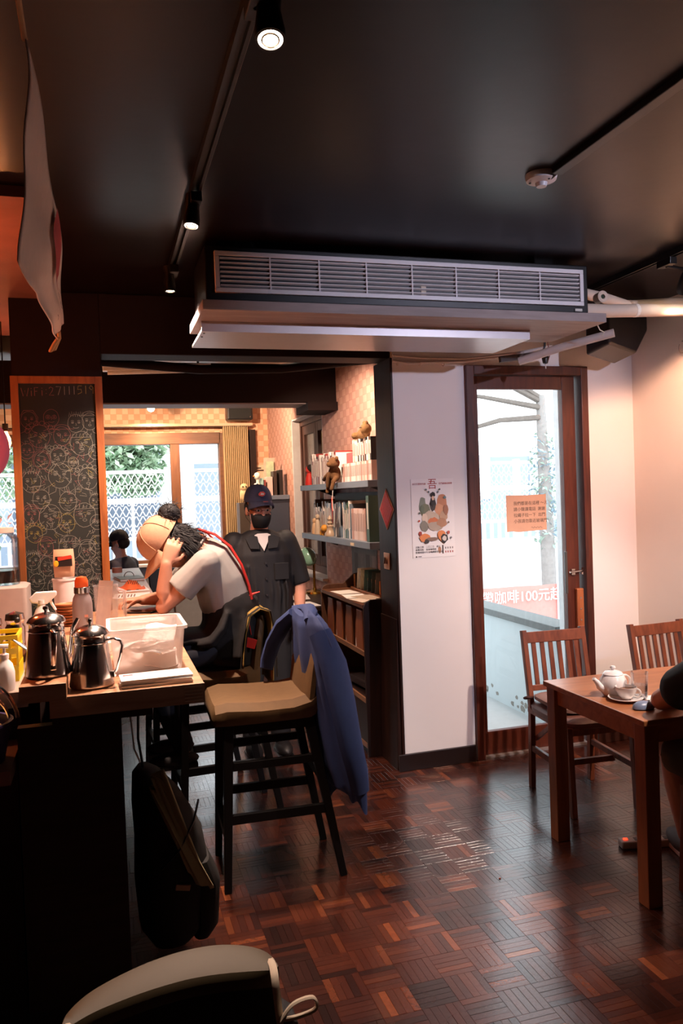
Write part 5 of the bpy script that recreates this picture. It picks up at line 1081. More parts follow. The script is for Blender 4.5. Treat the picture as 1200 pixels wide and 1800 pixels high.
# lower shelf
row(4.845, 4.90, 1.335, (.30, .30), (.05, .055), ['#3f5a4a'], 'the near binder place on lower shelf', 'binders on the lower shelf', .19, 1.635)
row(4.905, 4.975, 1.335, (.16, .19), (.03, .036), ['#2b2626', '#5b4a42'], 'the dark pair on lower shelf', 'books on the lower shelf', .15)
row(4.985, 5.30, 1.335, (.205, .215), (.03, .045), ['#cfae9f', '#d9c0b8', '#b98a7c'], 'the pink box set on lower shelf', 'books on the lower shelf', .15)
row(5.33, 5.52, 1.335, (.20, .27), (.012, .024), ['#e9e2da', '#8a2e2a', '#6f7e8c', '#3f5a4a', '#c9c2bd'], 'the mixed group on lower shelf', 'books on the lower shelf', .17)
row(5.60, 6.02, 1.335, (.24, .27), (.02, .034), ['#c9c2bd', '#6f7e8c', '#2b2626', '#c9c2bd', '#5b4a42'], 'the grey folder row on lower shelf', 'folders on the lower shelf', .18, 1.67)
row(6.06, 6.40, 1.335, (.18, .28), (.012, .03), ['#2b2626', '#5b4a42', '#c9c2bd', '#e6d9d2'], 'the dark far group on lower shelf', 'books on the lower shelf', .17, 1.68)
# red box behind the monkey
tag(MB().obox((1.75, 5.40, 1.905), (.10, .20, .08)).build('pink_box', M('#d0595a', .5), bevel=.003), 'pinkish red box lying on the paperback row behind the toy monkey', 'box')
# dark board leaning behind the lower shelf things
tag(MB().box(1.835, 1.848, 5.0, 6.3, 1.335, 1.66).build('dark_board', M('#2a1c18', .6)), 'dark brown board behind the folders on the lower shelf', 'board')
# plush monkey hanging over the shelf edge
mk = thing('toy_monkey', (1.60, 5.5, 1.74), 'brown plush monkey slumped over the upper shelf edge', 'plush toy')
FUR = M('#5f3f22', .95, noise=.3, scale=70, bump=.3)
b = MB(); c = V((1.615, 5.52, 1.80))
b.ell(c, (.045, .055, .06), 14, 10); b.ell(c+V((-.02, -.05, .075)), (.045, .045, .042), 14, 10); b.ell(c+V((-.055, -.055, .065)), (.022, .025, .02), 10, 8)
for s in (-1, 1): b.ell(c+V((-.01, -.05+s*.045, .105)), (.014, .018, .018), 8, 6)
b.tube([c+V((-.03, -.03, .03)), c+V((-.05, .0, -.03)), c+V((-.052, .02, -.09))], [.02, .017, .014], 10, round_=True); b.tube([c+V((-.03, .04, .0)), c+V((-.045, .09, -.02)), c+V((-.04, .14, -.035))], [.02, .016, .014], 10, round_=True)
b.tube([c+V((-.01, .04, -.04)), c+V((-.035, .05, -.07)), c+V((-.05, .04, -.13))], [.02, .016, .014], 10, round_=True); b.tube([c+V((0, -.04, -.03)), c+V((-.03, -.06, -.055)), c+V((-.045, -.06, -.11))], [.02, .016, .014], 10, round_=True)
fuse(b.build('body', FUR, mk), .005, 3)
b = MB(); b.ell(c+V((-.064, -.065, .086)), (.004, .004, .004), 8, 6); b.build('eye', BLACKP, mk); MB().ell(c+V((-.064, -.043, .086)), (.004, .004, .004), 8, 6).build('eye', BLACKP, mk)
MB().ell(c+V((-.04, .15, -.037)), (.014, .018, .014), 8, 6).build('hand', M('#2f2018', .9), mk, smooth=True)
pz = thing('plush_bear', (1.70, 5.12, 2.0), 'brown plush bear lying on top of the paperbacks', 'plush toy')
b = MB(); c = V((1.715, 5.13, 2.055)); b.ell(c, (.04, .085, .042), 14, 10); b.ell(c+V((-.01, -.075, .025)), (.04, .042, .04), 14, 10); b.ell(c+V((-.01, -.09, .065)), (.015, .015, .015), 8, 6); b.ell(c+V((-.01, -.05, .068)), (.015, .015, .015), 8, 6); b.ell(c+V((-.04, .06, -.01)), (.03, .03, .025), 10, 8)
fuse(b.build('body', M('#6f4f2c', .95, noise=.3, scale=70, bump=.3), pz), .005, 3)
for s in (-.012, .014): MB().ell(c+V((-.048, -.078+s, .035)), (.004, .004, .004), 8, 6).build('eye', BLACKP, pz)
# red doll
dl = thing('red_doll', (1.66, 6.44, 1.735), 'small red doll with dark hair at the far end of upper shelf', 'doll')
MB().lathe([(0, 0), (.035, 0), (.038, .02), (.03, .07), (.018, .10), (0, .105)], (1.665, 6.45, 1.735), 18).build('body', RED, dl, smooth=True)
MB().ell((1.665, 6.45, 1.865), (.032, .032, .036), 14, 10).build('head', M('#b8352c', .6), dl, smooth=True); MB().ell((1.675, 6.44, 1.875), (.034, .035, .034), 14, 10).build('hair', M('#140d0c', .8), dl, smooth=True)
# ornaments on the lower shelf
ll = thing('lion_figurine', (1.65, 5.98, 1.335), 'small orange lion figurine on the lower shelf', 'figurine')
b = MB(); c = V((1.645, 5.99, 1.336)); b.ell(c+V((0, .01, .045)), (.022, .05, .025), 12, 8); b.ell(c+V((-.005, -.045, .055)), (.028, .03, .03), 12, 8)
for dx in (-.012, .012):
    for dy in (-.025, .04): b.tube([c+V((dx, dy, .03)), c+V((dx, dy, .006))], .01, 8, round_=True)
fuse(b.build('body', M('#c98a2c', .6, noise=.2, scale=40), ll), .004, 2)
cn_ = thing('candlestick', (1.645, 5.83, 1.335), 'turned pale candlestick beside the lion figurine', 'candlestick')
MB().lathe([(0, 0), (.042, 0), (.042, .02), (.03, .035), (.022, .06), (.028, .075), (.014, .085), (.022, .10), (.012, .112), (.02, .13), (.008, .15), (0, .16)], (1.65, 5.82, 1.336), 20).build('stem', M('#a88f78', .4), cn_, smooth=True)
for k, (y, h, c_) in enumerate(((6.30, .13, '#c9a27c'), (6.20, .17, '#bda890'))):
    t = thing('wooden_figure', (1.65, y, 1.335), ('short' if not k else 'tall')+' pale wooden figure at the far end of lower shelf', 'figure', 'wooden figures')
    MB().lathe([(0, 0), (.025, 0), (.026, .02), (.018, h*.6), (.01, h*.7), (0, h*.72)], (1.655, y, 1.336), 16).build('body', M(c_, .6), t, smooth=True); MB().ell((1.655, y, 1.336+h*.82), (.018, .018, .022), 12, 8).build('head', M(c_, .6), t, smooth=True)
# ---- red diamond ornaments
def diamond(c, U, W, w_, h_, T, label, nm='diamond_ornament'):
    t = thing(nm, c-V(W)*h_, label, 'ornament', 'red paper diamonds')
    MB().prism([(-w_, 0), (0, -h_), (w_, 0), (0, h_)], c, U, W, T).build('fringe', M('#d8b0a0', .7), t)
    T2 = V(T)*1.6; MB().prism([(-w_*.88, 0), (0, -h_*.9), (w_*.88, 0), (0, h_*.9)], V(c)+V(T)*.3, U, W, T2).build('panel', M('#d8261c', .55, noise=.25, scale=60, bump=.3), t)
    return t
diamond(V((1.6445, 4.53, 1.55)), V((0, 1, 0)), V((0, 0, 1)), .125, .125, V((-.003, 0, 0)), 'red diamond paper ornament on the dark post')
d2 = diamond(V((1.60, 5.55, 1.535)), V((.25, 1, 0)).normalized(), V((0, 0, 1)), .085, .105, V((-.004, 0, 0)), 'red diamond paper ornament hanging from the upper shelf')
MB().tube([(1.60, 5.55, 1.635), (1.605, 5.55, 1.69), (1.617, 5.545, 1.725)], .003, 6).build('thread', M('#c9c2bd', .5), d2)
sw = thing('wall_switch', (1.644, 4.55, 1.19), 'small square switch plate with a twist knob on the dark post', 'switch')
MB().box(1.638, 1.6448, 4.50, 4.60, 1.185, 1.285).build('plate', M('#c9ad98', .5), sw, bevel=.003); MB().cyl((1.638, 4.55, 1.24), (1.628, 4.55, 1.24), .022, n=16).build('dial', M('#a88a78', .5), sw); MB().obox((1.625, 4.55, 1.24), (.008, .01, .04), rot('X', 25)).build('knob', M('#6f574c', .5), sw)
# ---- pictures under the lower shelf
for y0, y1, z0, z1, c_, lab in ((5.32, 5.92, .99, 1.25, '#6f6f70', 'grey poster on the wallpaper below the lower shelf'), (5.02, 5.25, 1.02, 1.24, '#5a617a', 'bluish photo print on the wallpaper below the lower shelf')):
    t = thing('wall_print', (1.848, (y0+y1)/2, z0), lab, 'poster', 'prints below the shelf'); MB().box(1.846, 1.849, y0, y1, z0, z1).build('sheet', M(c_, .6, noise=.35, scale=14), t)
    for k in range(4): MB().box(1.8452, 1.846, y0+.03+(y1-y0)*k/4.3, y0+.03+(y1-y0)*(k+.6)/4.3, z0+.05, z1-.05).build('image', M(['#8a8684', '#4d4a4c', '#777', '#5c5656'][k] if k != 2 else '#777777', .6, noise=.3, scale=30), t)
# ---- low bookcase
bc = thing('bookcase', (1.69, 5.2, 0), 'low dark bookcase with magazine shelf against the wallpaper wall', 'bookcase')
Y0, Y1, XF, XB = 4.70, 5.72, 1.53, 1.845
side = [(0, 0), (XB-XF, 0), (XB-XF, 1.06), (.26, 1.055), (.22, 1.02), (.17, .985), (.05, .985), (.015, .97), (0, .935)]
MB().prism(side, (XF, Y0, 0), (1, 0, 0), (0, 0, 1), (0, .022, 0)).build('side_panel', DKWOOD, bc, bevel=.003); MB().prism(side, (XF, Y1-.022, 0), (1, 0, 0), (0, 0, 1), (0, .022, 0)).build('side_panel', WOOD('#4a2a1c', '#63402c', .5, 'z', 4), bc, bevel=.003)
MB().box(XF, XB-.012, Y0+.022, Y1-.022, .93, .952).build('top', WOOD('#5a3524', '#74492f', .4, 'y', 4), bc)
MB().box(XB-.012, XB, Y0+.022, Y1-.022, .05, 1.05).build('back_panel', DKWOOD, bc)
for z in (.63, .335, .05): MB().box(XF+.01, XB-.012, Y0+.022, Y1-.022, z, z+.018).build('shelf', DKWOOD, bc); MB().box(XF, XF+.012, Y0+.022, Y1-.022, z, z+.03).build('lip', WOOD('#6d4630', '#8c6142', .45, 'y', 4), bc)
dr = MB().box(XF+.004, XF+.02, Y0+.024, Y1-.024, .082, .333).build('door', DKWOOD, bc); MB().cyl((XF+.004, 5.05, .29), (XF-.018, 5.05, .29), .008, n=10).build('knob', M('#c9966a', .4), dr)
MB().box(XF+.03, XB-.012, Y0+.022, Y1-.022, 0, .05).build('plinth', BLACKW, bc)
# brown magazine holders with curved cut-out fronts
BR = WOOD('#7a3f22', '#95542f', .5, 'z', 4)
for k, lab in enumerate(('nearest', 'second', 'third', 'furthest')):
    y = 4.80+k*.225; t = thing('magazine_file', (XF+.1, y+.06, .65), lab+' curved brown magazine file in the low bookcase', 'magazine file', 'brown magazine files')
    pr = [(0, 0), (.13, 0), (.145, .08), (.135, .16), (.11, .22), (.115, .255), (0, .255), (-.01, .2), (-.004, .1)]
    MB().prism(pr, (XF+.03, y, .65), (0, 1, 0), (0, 0, 1), (-.012, 0, 0)).build('front', BR, t, bevel=.003)
    MB().box(XF+.03, XF+.25, y+.01, y+.018, .65, .89).build('side', BR, t); MB().box(XF+.03, XF+.25, y+.115, y+.123, .65, .83).build('side', BR, t)
    p_ = tag(MB().prism([(0, 0), (.03, 0), (.02, .1), (0, .12)] if k % 2 == 0 else [(0, 0), (.024, 0), (.02, .08), (0, .1)], (XF+.028, y+.148, .65), (0, 1, 0), (0, 0, 1), (.15, 0, 0)).build('magazine', PAPER), 'white magazine edge beside the %s brown magazine file' % lab, 'magazine', 'magazines in the low bookcase')
tag(MB().obox((1.66, 5.05, .40), (.16, .3, .05), rot('Z', 6)).build('dark_bundle', M('#2a1512', .8, noise=.4, scale=30), bevel=.01), 'dark cloth bundle on the middle shelf of the low bookcase', 'bundle')
# papers and postcard rack on top
for k, (y, x, a, c_, lab) in enumerate(((5.42, 1.63, 4, '#efe6de', 'white leaflet at the far end of the bookcase top'), (5.16, 1.62, -6, '#f2ece8', 'large white leaflet in the middle of the bookcase top'), (4.93, 1.62, 8, '#e0cdbf', 'cream leaflet at the near end of the bookcase top'), (5.05, 1.68, 14, '#b9a08c', 'brownish leaflet overlapping on the bookcase top'))):
    tag(MB().obox((x, y, .9535+.0012*k), (.15, .21, .001), rot('Z', a)).build('leaflet', M(c_, .6)), lab, 'leaflet', 'leaflets on the bookcase')
rk = thing('postcard_rack', (1.77, 5.28, .952), 'wooden dowel rack holding postcards on the bookcase', 'rack')
RW = WOOD('#b5703f', '#d0915c', .5, 'y', 5)
MB().box(1.735, 1.815, 4.98, 5.62, .953, .968).build('base', RW, rk, bevel=.002)
for k in range(8): MB().cyl((1.755, 5.02+k*.08, .966), (1.755, 5.02+k*.08, 1.06), .006, n=8).build('dowel', RW, rk)
for k, (c_, lab) in enumerate((('#5d5a50', 'nearest dark postcard'), ('#3f4a45', 'second dark green postcard'), ('#2f4a4a', 'third teal postcard'), ('#55796f', 'fourth pale teal postcard'), ('#cfc8a8', 'fifth cream postcard'), ('#e9e6d4', 'furthest ivory postcard'))):
    y = 5.03+k*.08; t = thing('postcard', (1.785, y, .968), lab+' in the wooden rack', 'postcard', 'postcards in the rack')
    R = rot('X', 14); MB().obox(V((1.785, y+.035, .969))+R @ V((0, 0, .077)), (.105, .004, .15), R).build('card', M(c_, .5), t); MB().obox(V((1.785, y+.033, .969))+R @ V((0, -.0024, .085)), (.085, .001, .09), R).build('picture', M(c_, .5, noise=.5, scale=60), t)
tag(MB().lathe([(0, 0), (.018, 0), (.02, .01), (.02, .05), (.014, .06), (0, .062)], (1.80, 4.93, .953), 16).build('small_jar', MILK('jar', '#cfd3d0', .4), smooth=True), 'small pale jar on the near end of the bookcase top', 'jar')
# ---- desk with green lamp behind the bookcase
dk = thing('side_desk', (1.58, 6.35, 0), 'dark low desk below the casement window', 'desk')
MB().box(1.32, 1.845, 5.78, 6.9, .78, .81).build('desktop', DKWOOD, dk, bevel=.003)
for x, y in ((1.34, 5.80), (1.80, 5.80), (1.34, 6.84), (1.80, 6.84)): MB().box(x, x+.04, y, y+.04, 0, .78).build('leg', DKWOOD, dk)
MB().box(1.345, 1.36, 5.84, 6.84, .55, .78).build('front_panel', DKWOOD, dk)
tag(MB().obox((1.45, 5.95, .8125), (.2, .26, .003), rot('Z', 5)).build('paper_sheet', PAPER), 'white sheet on the dark desk below the casement window', 'paper'); tag(MB().obox((1.5, 6.4, .8125), (.21, .3, .003), rot('Z', -9)).build('paper_sheet', PAPER), 'second white sheet further back on the dark desk', 'paper')
gl_ = thing('desk_lamp', (1.70, 6.62, .81), 'banker lamp with green glass shade by the window', 'lamp')
MB().lathe([(0, 0), (.09, 0), (.085, .015), (.02, .03), (.012, .05), (.010, .27), (0, .275)], (1.72, 6.62, .811), 22).build('stand', M('#a8843c', .25, 1), gl_, smooth=True)
c = at(540, 976, y=6.62); Rl = rot('Y', -20) @ rot('X', 35)
b = MB(); b.loft([[c+Rl @ V((.072*math.cos(math.radians(p_))*math.cos(a), .095*math.cos(math.radians(p_))*math.sin(a), .085*math.sin(math.radians(p_))-.02)) for a in [2*math.pi*k/24 for k in range(24)]] for p_ in (-18, 0, 18, 36, 54, 70, 82, 88)], cap=False)
o = b.build('shade', M('#8fc2ab', .15, noise=.08, coat=.5), gl_, smooth=True); s_ = o.modifiers.new('s', 'SOLIDIFY'); s_.thickness = .004
MB().tube([(1.72, 6.62, 1.08), (1.725, 6.62, 1.12), c+V((0, 0, .03))], .006, 8).build('arm', M('#a8843c', .25, 1), gl_)
# ---- blue cabinet in the rear corner with small things on top
kc = thing('corner_cabinet', (1.72, 8.3, 0), 'dark blue-grey tall cabinet in the rear corner beside the window', 'cabinet')
BG = M('#3d4252', .5, noise=.1)
MB().box(1.60, 1.845, 8.02, 8.85, 0, 1.62).build('body', BG, kc, bevel=.004); MB().box(1.50, 1.848, 8.0, 8.88, 1.62, 1.665).build('top_board', M('#6d7688', .5), kc, bevel=.003); MB().box(1.60, 1.62, 8.015, 8.02, .2, 1.6).build('edge_strip', M('#2a2d38', .5), kc)
for k, (x, w_, h, c_, lab) in enumerate(((1.76, .04, .26, '#241a18', 'black upright book on the corner cabinet'), (1.70, .035, .25, '#3a2820', 'dark brown book on the corner cabinet'), (1.635, .055, .19, '#d8b8b0', 'pink book on the corner cabinet'), (1.60, .02, .16, '#8a3f3c', 'thin red book on the corner cabinet'), (1.565, .03, .18, '#9ec2bd', 'pale teal book on the corner cabinet'))):
    t = thing('standing_book', (x, 8.1, 1.665), lab, 'book', 'books on the corner cabinet')
    MB().box(x, x+w_-.002, 8.06, 8.20, 1.6655, 1.665+h).build('cover', M(c_, .5, noise=.1), t); MB().box(x+.003, x+w_-.005, 8.062, 8.198, 1.665+h, 1.667+h).build('pages', PG, t)
for x0, x1, z0, z1, yy, c_, lab in ((1.64, 1.76, 1.90, 2.06, 8.24, '#b9a494', 'tilted framed picture above the books on the corner cabinet'), (1.66, 1.74, 1.86, 2.02, 8.22, '#a9b89a', 'pale green picture card above the books on the corner cabinet')):
    tag(MB().box(x0, x1, yy, yy+.01, 1.666, z1).build('picture_card', M(c_, .5, noise=.3, scale=25)), lab, 'picture')
fg = thing('duck_figurine', (1.56, 8.08, 1.665), 'white figurine with orange beak on the corner cabinet', 'figurine')
b = MB(); c = V((1.535, 8.06, 1.666)); b.ell(c+V((0, 0, .07)), (.03, .03, .07), 12, 10); b.ell(c+V((-.005, 0, .20)), (.034, .032, .04), 12, 10); b.tube([c+V((0, 0, .1)), c+V((0, 0, .19))], .018, 10, round_=True); b.ell(c+V((-.03, 0, .10)), (.014, .012, .03), 8, 6)
fuse(b.build('body', M('#efe9dd', .5), fg), .005, 2); MB().ell(c+V((-.036, -.008, .20)), (.016, .01, .009), 8, 6).build('beak', M('#d8782c', .5), fg)
og_ = thing('owl_figurine', (1.44, 8.3, 1.5), 'tan owl-shaped ornament behind the capped man', 'figurine')
st_ = tag(MB().box(1.36, 1.50, 8.2, 8.4, 0, 1.60).build('narrow_stand', M('#4a3a30', .6), bevel=.004), 'narrow brown stand under the owl ornament', 'stand')
og_.location = (1.43, 8.3, 1.60); BASE[og_.name] = V((1.43, 8.3, 1.60))
b = MB(); b.ell((1.43, 8.3, 1.68), (.045, .04, .078), 14, 10); b.ell((1.43, 8.29, 1.76), (.042, .04, .042), 14, 10); fuse(b.build('body', M('#d8b98c', .6), og_), .006, 2); MB().ell((1.445, 8.253, 1.765), (.008, .006, .008), 8, 6).build('eye', BLACKP, og_); MB().ell((1.413, 8.253, 1.765), (.008, .006, .008), 8, 6).build('eye', BLACKP, og_)
sgn = thing('paper_sign', (1.73, 8.99, 1.9), 'cream paper sign with two dark lines pinned in the rear corner', 'sign')
MB().box(1.66, 1.80, 8.985, 8.99, 1.82, 2.02).build('sheet', M('#e6c9ae', .7), sgn); MB().box(1.675, 1.755, 8.983, 8.985, 1.975, 1.99).build('line', INK, sgn); MB().box(1.675, 1.785, 8.983, 8.985, 1.948, 1.964).build('line', INK, sgn)
tag(MB().box(1.69, 1.80, 8.991, 8.999, 1.75, 1.83).build('sign_backing', M('#c9a98c', .6)), 'small cream card under the paper sign in the rear corner', 'card')
# ---- illustrated poster on the white wall
pa, pc_ = at(721, 843, y=4.398), at(800, 977, y=4.398)
po = thing('art_poster', (pa.x, 4.398, pc_.z), 'white illustrated poster with scooter and red heading on the wall', 'poster')
PW, PH = pc_.x-pa.x, pa.z-pc_.z; PX, PZ = pa.x, pc_.z
MB().box(PX, PX+PW, 4.3965, 4.3995, PZ, PZ+PH).build('sheet', M('#f0ebe9', .7, noise=.015), po)
def pblob(u, v, ru, rv, col, n=14, seed=0, nm='illustration', lay=0):
    random.seed(seed); MB().prism([((u+ru*math.cos(a)*random.uniform(.82, 1.1))*PW, (v+rv*math.sin(a)*random.uniform(.82, 1.1))*PH) for a in [2*math.pi*k/n for k in range(n)]], (PX, 4.3964-.0004*lay, PZ), (1, 0, 0), (0, 0, 1), (0, -.0004, 0)).build(nm, M(col, .7), po)
ART = [(.26, .66, .09, .12, '#8b9182'), (.32, .60, .13, .09, '#7d8069'), (.50, .68, .08, .10, '#4a4440'), (.72, .68, .13, .13, '#c98a68'), (.66, .60, .12, .09, '#d9a07c'), (.45, .50, .22, .10, '#c9b8a4'), (.50, .46, .12, .05, '#d07a52'), (.30, .50, .07, .07, '#e0cdb8'), (.74, .52, .1, .07, '#c6a184'), (.28, .40, .1, .07, '#8a8478'), (.55, .40, .2, .06, '#b6a594'), (.70, .44, .12, .06, '#b98a6c'), (.24, .62, .05, .05, '#6f7a66'), (.80, .60, .06, .07, '#a8755c')]
for i, (u, v, a, b_, c_) in enumerate(ART): pblob(u, v, a, b_, c_, 14, i+40, lay=i)
pblob(.50, .80, .06, .035, '#2c2624', 12, 3, lay=15); pblob(.50, .755, .035, .03, '#e3bfa4', 12, 4, lay=16); pblob(.50, .69, .06, .035, '#3b3633', 12, 5, lay=16); pblob(.78, .76, .035, .018, '#6f8a8c', 10, 6, lay=15)
pblob(.28, .255, .14, .055, '#df8a56', 12, 7, 'scooter', 17); pblob(.68, .275, .11, .075, '#df8a56', 12, 8, 'scooter', 17); pblob(.45, .235, .16, .025, '#8a6f60', 12, 9, 'scooter', 18); pblob(.74, .235, .085, .06, '#3a3432', 16, 10, 'wheel', 19); pblob(.74, .235, .05, .036, '#d8cdc4', 16, 11, 'wheel', 20); pblob(.32, .205, .06, .03, '#4a4442', 14, 12, 'wheel', 19); pblob(.84, .31, .035, .025, '#b9584c', 10, 13, lay=18); pblob(.18, .31, .04, .03, '#a8453c', 10, 14, lay=18)
for k, (u, v, c_) in enumerate(((.34, .865, '#6f7a7c'), (.40, .835, '#5c6a72'), (.62, .835, '#8a8a8a'), (.66, .865, '#5f6a66'), (.16, .47, '#c9604f'), (.17, .57, '#6a7068'), (.85, .44, '#8a7a6a'), (.9, .24, '#7a7a7a'))): pblob(u, v, .022, .014, c_, 8, 20+k, lay=18)
text('吾', .065, 'heading', M('#a8241f', .6), po, (PX+PW*.5, 4.3955, PZ+PH*.885), (1, 0, 0), (0, 0, 1), .0004)
text('未行文藝新作展', .0125, 'heading_line', M('#b3403a', .6), po, (PX+PW*.19, 4.3955, PZ+PH*.93), (1, 0, 0), (0, 0, 1), .0003); text('吾門繪畫紀錄展', .0125, 'heading_line', M('#b3403a', .6), po, (PX+PW*.81, 4.3955, PZ+PH*.93), (1, 0, 0), (0, 0, 1), .0003)
for k in range(3): text(('活動日期　二〇二三　週五', '展覽地點　街角咖啡館', '營業時間中午至晚間歡迎前來')[k], .0135, 'small_print', INK, po, (PX+PW*.06, 4.3955, PZ+PH*(.125-.034*k)), (1, 0, 0), (0, 0, 1), .0003, 'LEFT')
MB().box(PX+PW*.69, PX+PW*.72, 4.3955, 4.3964, PZ+PH*.04, PZ+PH*.15).build('black_bar', INK, po); pblob(.63, .09, .04, .045, '#b98a6c', 9, 60, lay=1)
for r in range(2):
    for k in range(4): MB().box(PX+PW*(.76+.055*k), PX+PW*(.785+.055*k), 4.3958, 4.3964, PZ+PH*(.10-.05*r), PZ+PH*(.125-.05*r)).build('sponsor_mark', M('#b3605a' if r else '#8a7f7a', .7), po)
pblob(.08, .015, .018, .012, '#2b2624', 8, 61, lay=1); MB().box(PX+PW*.12, PX+PW*.2, 4.3958, 4.3964, PZ+PH*.012, PZ+PH*.02).build('small_print', INK, po)
# white plastic chairs far behind the reader (seen between the arms)
fcz = thing('far_chair', (.55, 7.9, 0), 'black and white chair far behind the reader\'s arm', 'chair')
MB().loft([rr(.42, .66, 8.02, 8.05, .72, .012), rr(.40, .68, 8.05, 8.08, .98, .012)]).build('backrest', BLACKP, fcz, bevel=.006); MB().loft([rr(.40, .68, 7.7, 8.05, .45, .05), rr(.40, .68, 7.7, 8.05, .48, .05)]).build('seat', M('#d8d8da', .4), fcz)
for x, y in ((.42, 7.72), (.64, 7.72), (.42, 8.03), (.64, 8.03)): MB().cyl((x+.01, y, 0), (x+.01, y, .72 if y > 8 else .45), .012, n=8).build('leg', CHROME, fcz)
# ============================================================ people
def oring(c, d, side, a, b, n=20, p=2.3):
    """superellipse ring round axis d: half-width a along side, half-depth b across"""
    d = V(d).normalized(); s = V(side); s = (s-d*s.dot(d)).normalized(); f = d.cross(s); c = V(c); out = []
    for k in range(n):
        t = 2*math.pi*k/n; ct_, st = math.cos(t), math.sin(t)
        out.append(c+s*a*math.copysign(abs(ct_)**(2/p), ct_)+f*b*math.copysign(abs(st)**(2/p), st))
    return out
def trunk(mb, spine, side):
    """spine: list of (centre, half-width, half-depth)"""
    cs_ = [V(q[0]) for q in spine]; rings = []
    for i, (c, a, b) in enumerate(spine):
        d = cs_[min(i+1, len(cs_)-1)]-cs_[max(i-1, 0)]; rings.append(oring(c, d, side, a, b))
    mb.loft(rings)
def limb(mb, pts, n=14): mb.tube([q[0] for q in pts], [q[1] for q in pts], n); [mb.ell(q[0], (q[1]*1.0,)*3, 12, 8) for q in pts]
def hand(mb, w, f, nrm, thumb=1, curl=(20, 25, 15), spread=4, tc=20):
    """w wrist, f finger direction, nrm palm normal, thumb=+1/-1 which side carries the thumb"""
    w, f, nrm = V(w), V(f).normalized(), V(nrm); nrm = (nrm-f*nrm.dot(f)).normalized(); s = f.cross(nrm)*thumb
    rings = []
    for t, a, b in ((-.01, .026, .021), (.02, .032, .019), (.055, .040, .017), (.085, .042, .014), (.094, .038, .010)): rings.append(oring(w+f*t, f, s, a, b, 14, 2.6))
    mb.loft(rings)
    for i, (L, r) in enumerate(((.072, .0088), (.08, .009), (.074, .0086), (.058, .0078))):
        b0 = w+f*(.086-.004*abs(i-1))+s*(.030-.0205*i); dv = f+s*math.tan(math.radians(spread*(1.5-i))); dv.normalize(); pts = [(b0-dv*.012, r*1.05), (b0, r*1.05)]; p = b0; ang = 0
        for seg, cv in zip((.46, .30, .24), curl):
            ang += math.radians(cv); d2 = dv*math.cos(ang)+nrm*math.sin(ang); p = p+d2*L*seg; pts.append((p, r*(.97-.07*len(pts)/3)))
        mb.tube([q[0] for q in pts], [q[1] for q in pts], 8); mb.ell(pts[-1][0], (pts[-1][1],)*3, 8, 6)
    b0 = w+f*.022+s*.026; d1 = (s*.75+f*.6+nrm*.35).normalized(); p1 = b0+d1*.036; d2 = (f*math.cos(math.radians(tc))+s*.35+nrm*math.sin(math.radians(tc))*1.2).normalized(); p2 = p1+d2*.03; p3 = p2+(d2+nrm*.3).normalized()*.024
    mb.tube([b0-d1*.01, b0, p1, p2, p3], [.014, .014, .0115, .0105, .0085], 8); mb.ell(p3, (.0085,)*3, 8, 6)
def head(mb, c, R, s=1.0):
    """c centre of skull, R columns: x = person's left, y = backwards, z = up"""
    c = V(c); g = lambda x, y, z: c+R @ V((x*s, y*s, z*s)); E_ = lambda q, r: mb.ell(g(*q), [k*s for k in r], 16, 12, R)
    E_((0, .008, .025), (.074, .094, .088)); E_((0, -.02, -.03), (.062, .07, .078)); E_((0, -.04, -.082), (.04, .042, .03)); E_((0, -.086, -.018), (.011, .016, .024)); E_((0, -.092, -.034), (.015, .015, .012)); E_((0, -.075, -.066), (.024, .015, .013)); E_((0, -.074, .018), (.05, .018, .014))
    for q in (-1, 1): E_((q*.075, .012, -.012), (.010, .02, .032)); E_((q*.042, -.06, -.035), (.02, .02, .022))
def eyes(parent, c, R, s=1.0):
    c = V(c)
    for q in (-1, 1):
        e = MB().ell(c+R @ V((q*.030*s, -.078*s, .0)), (.0135*s, .010*s, .008*s), 12, 8, R).build('eye', M('#a89a92', .3), parent, smooth=True)
        MB().ell(c+R @ V((q*.030*s, -.0872*s, .0)), (.006*s, .003*s, .006*s), 10, 6, R).build('iris', M('#1c100c', .2), e, smooth=True)
        MB().tube([c+R @ V((q*(.012+.012*i)*s, (-.084+.003*i)*s, (.022+.003*math.sin(i))*s)) for i in range(4)], .0035*s, 6).build('eyebrow', M('#1a1210', .8), parent, smooth=True)
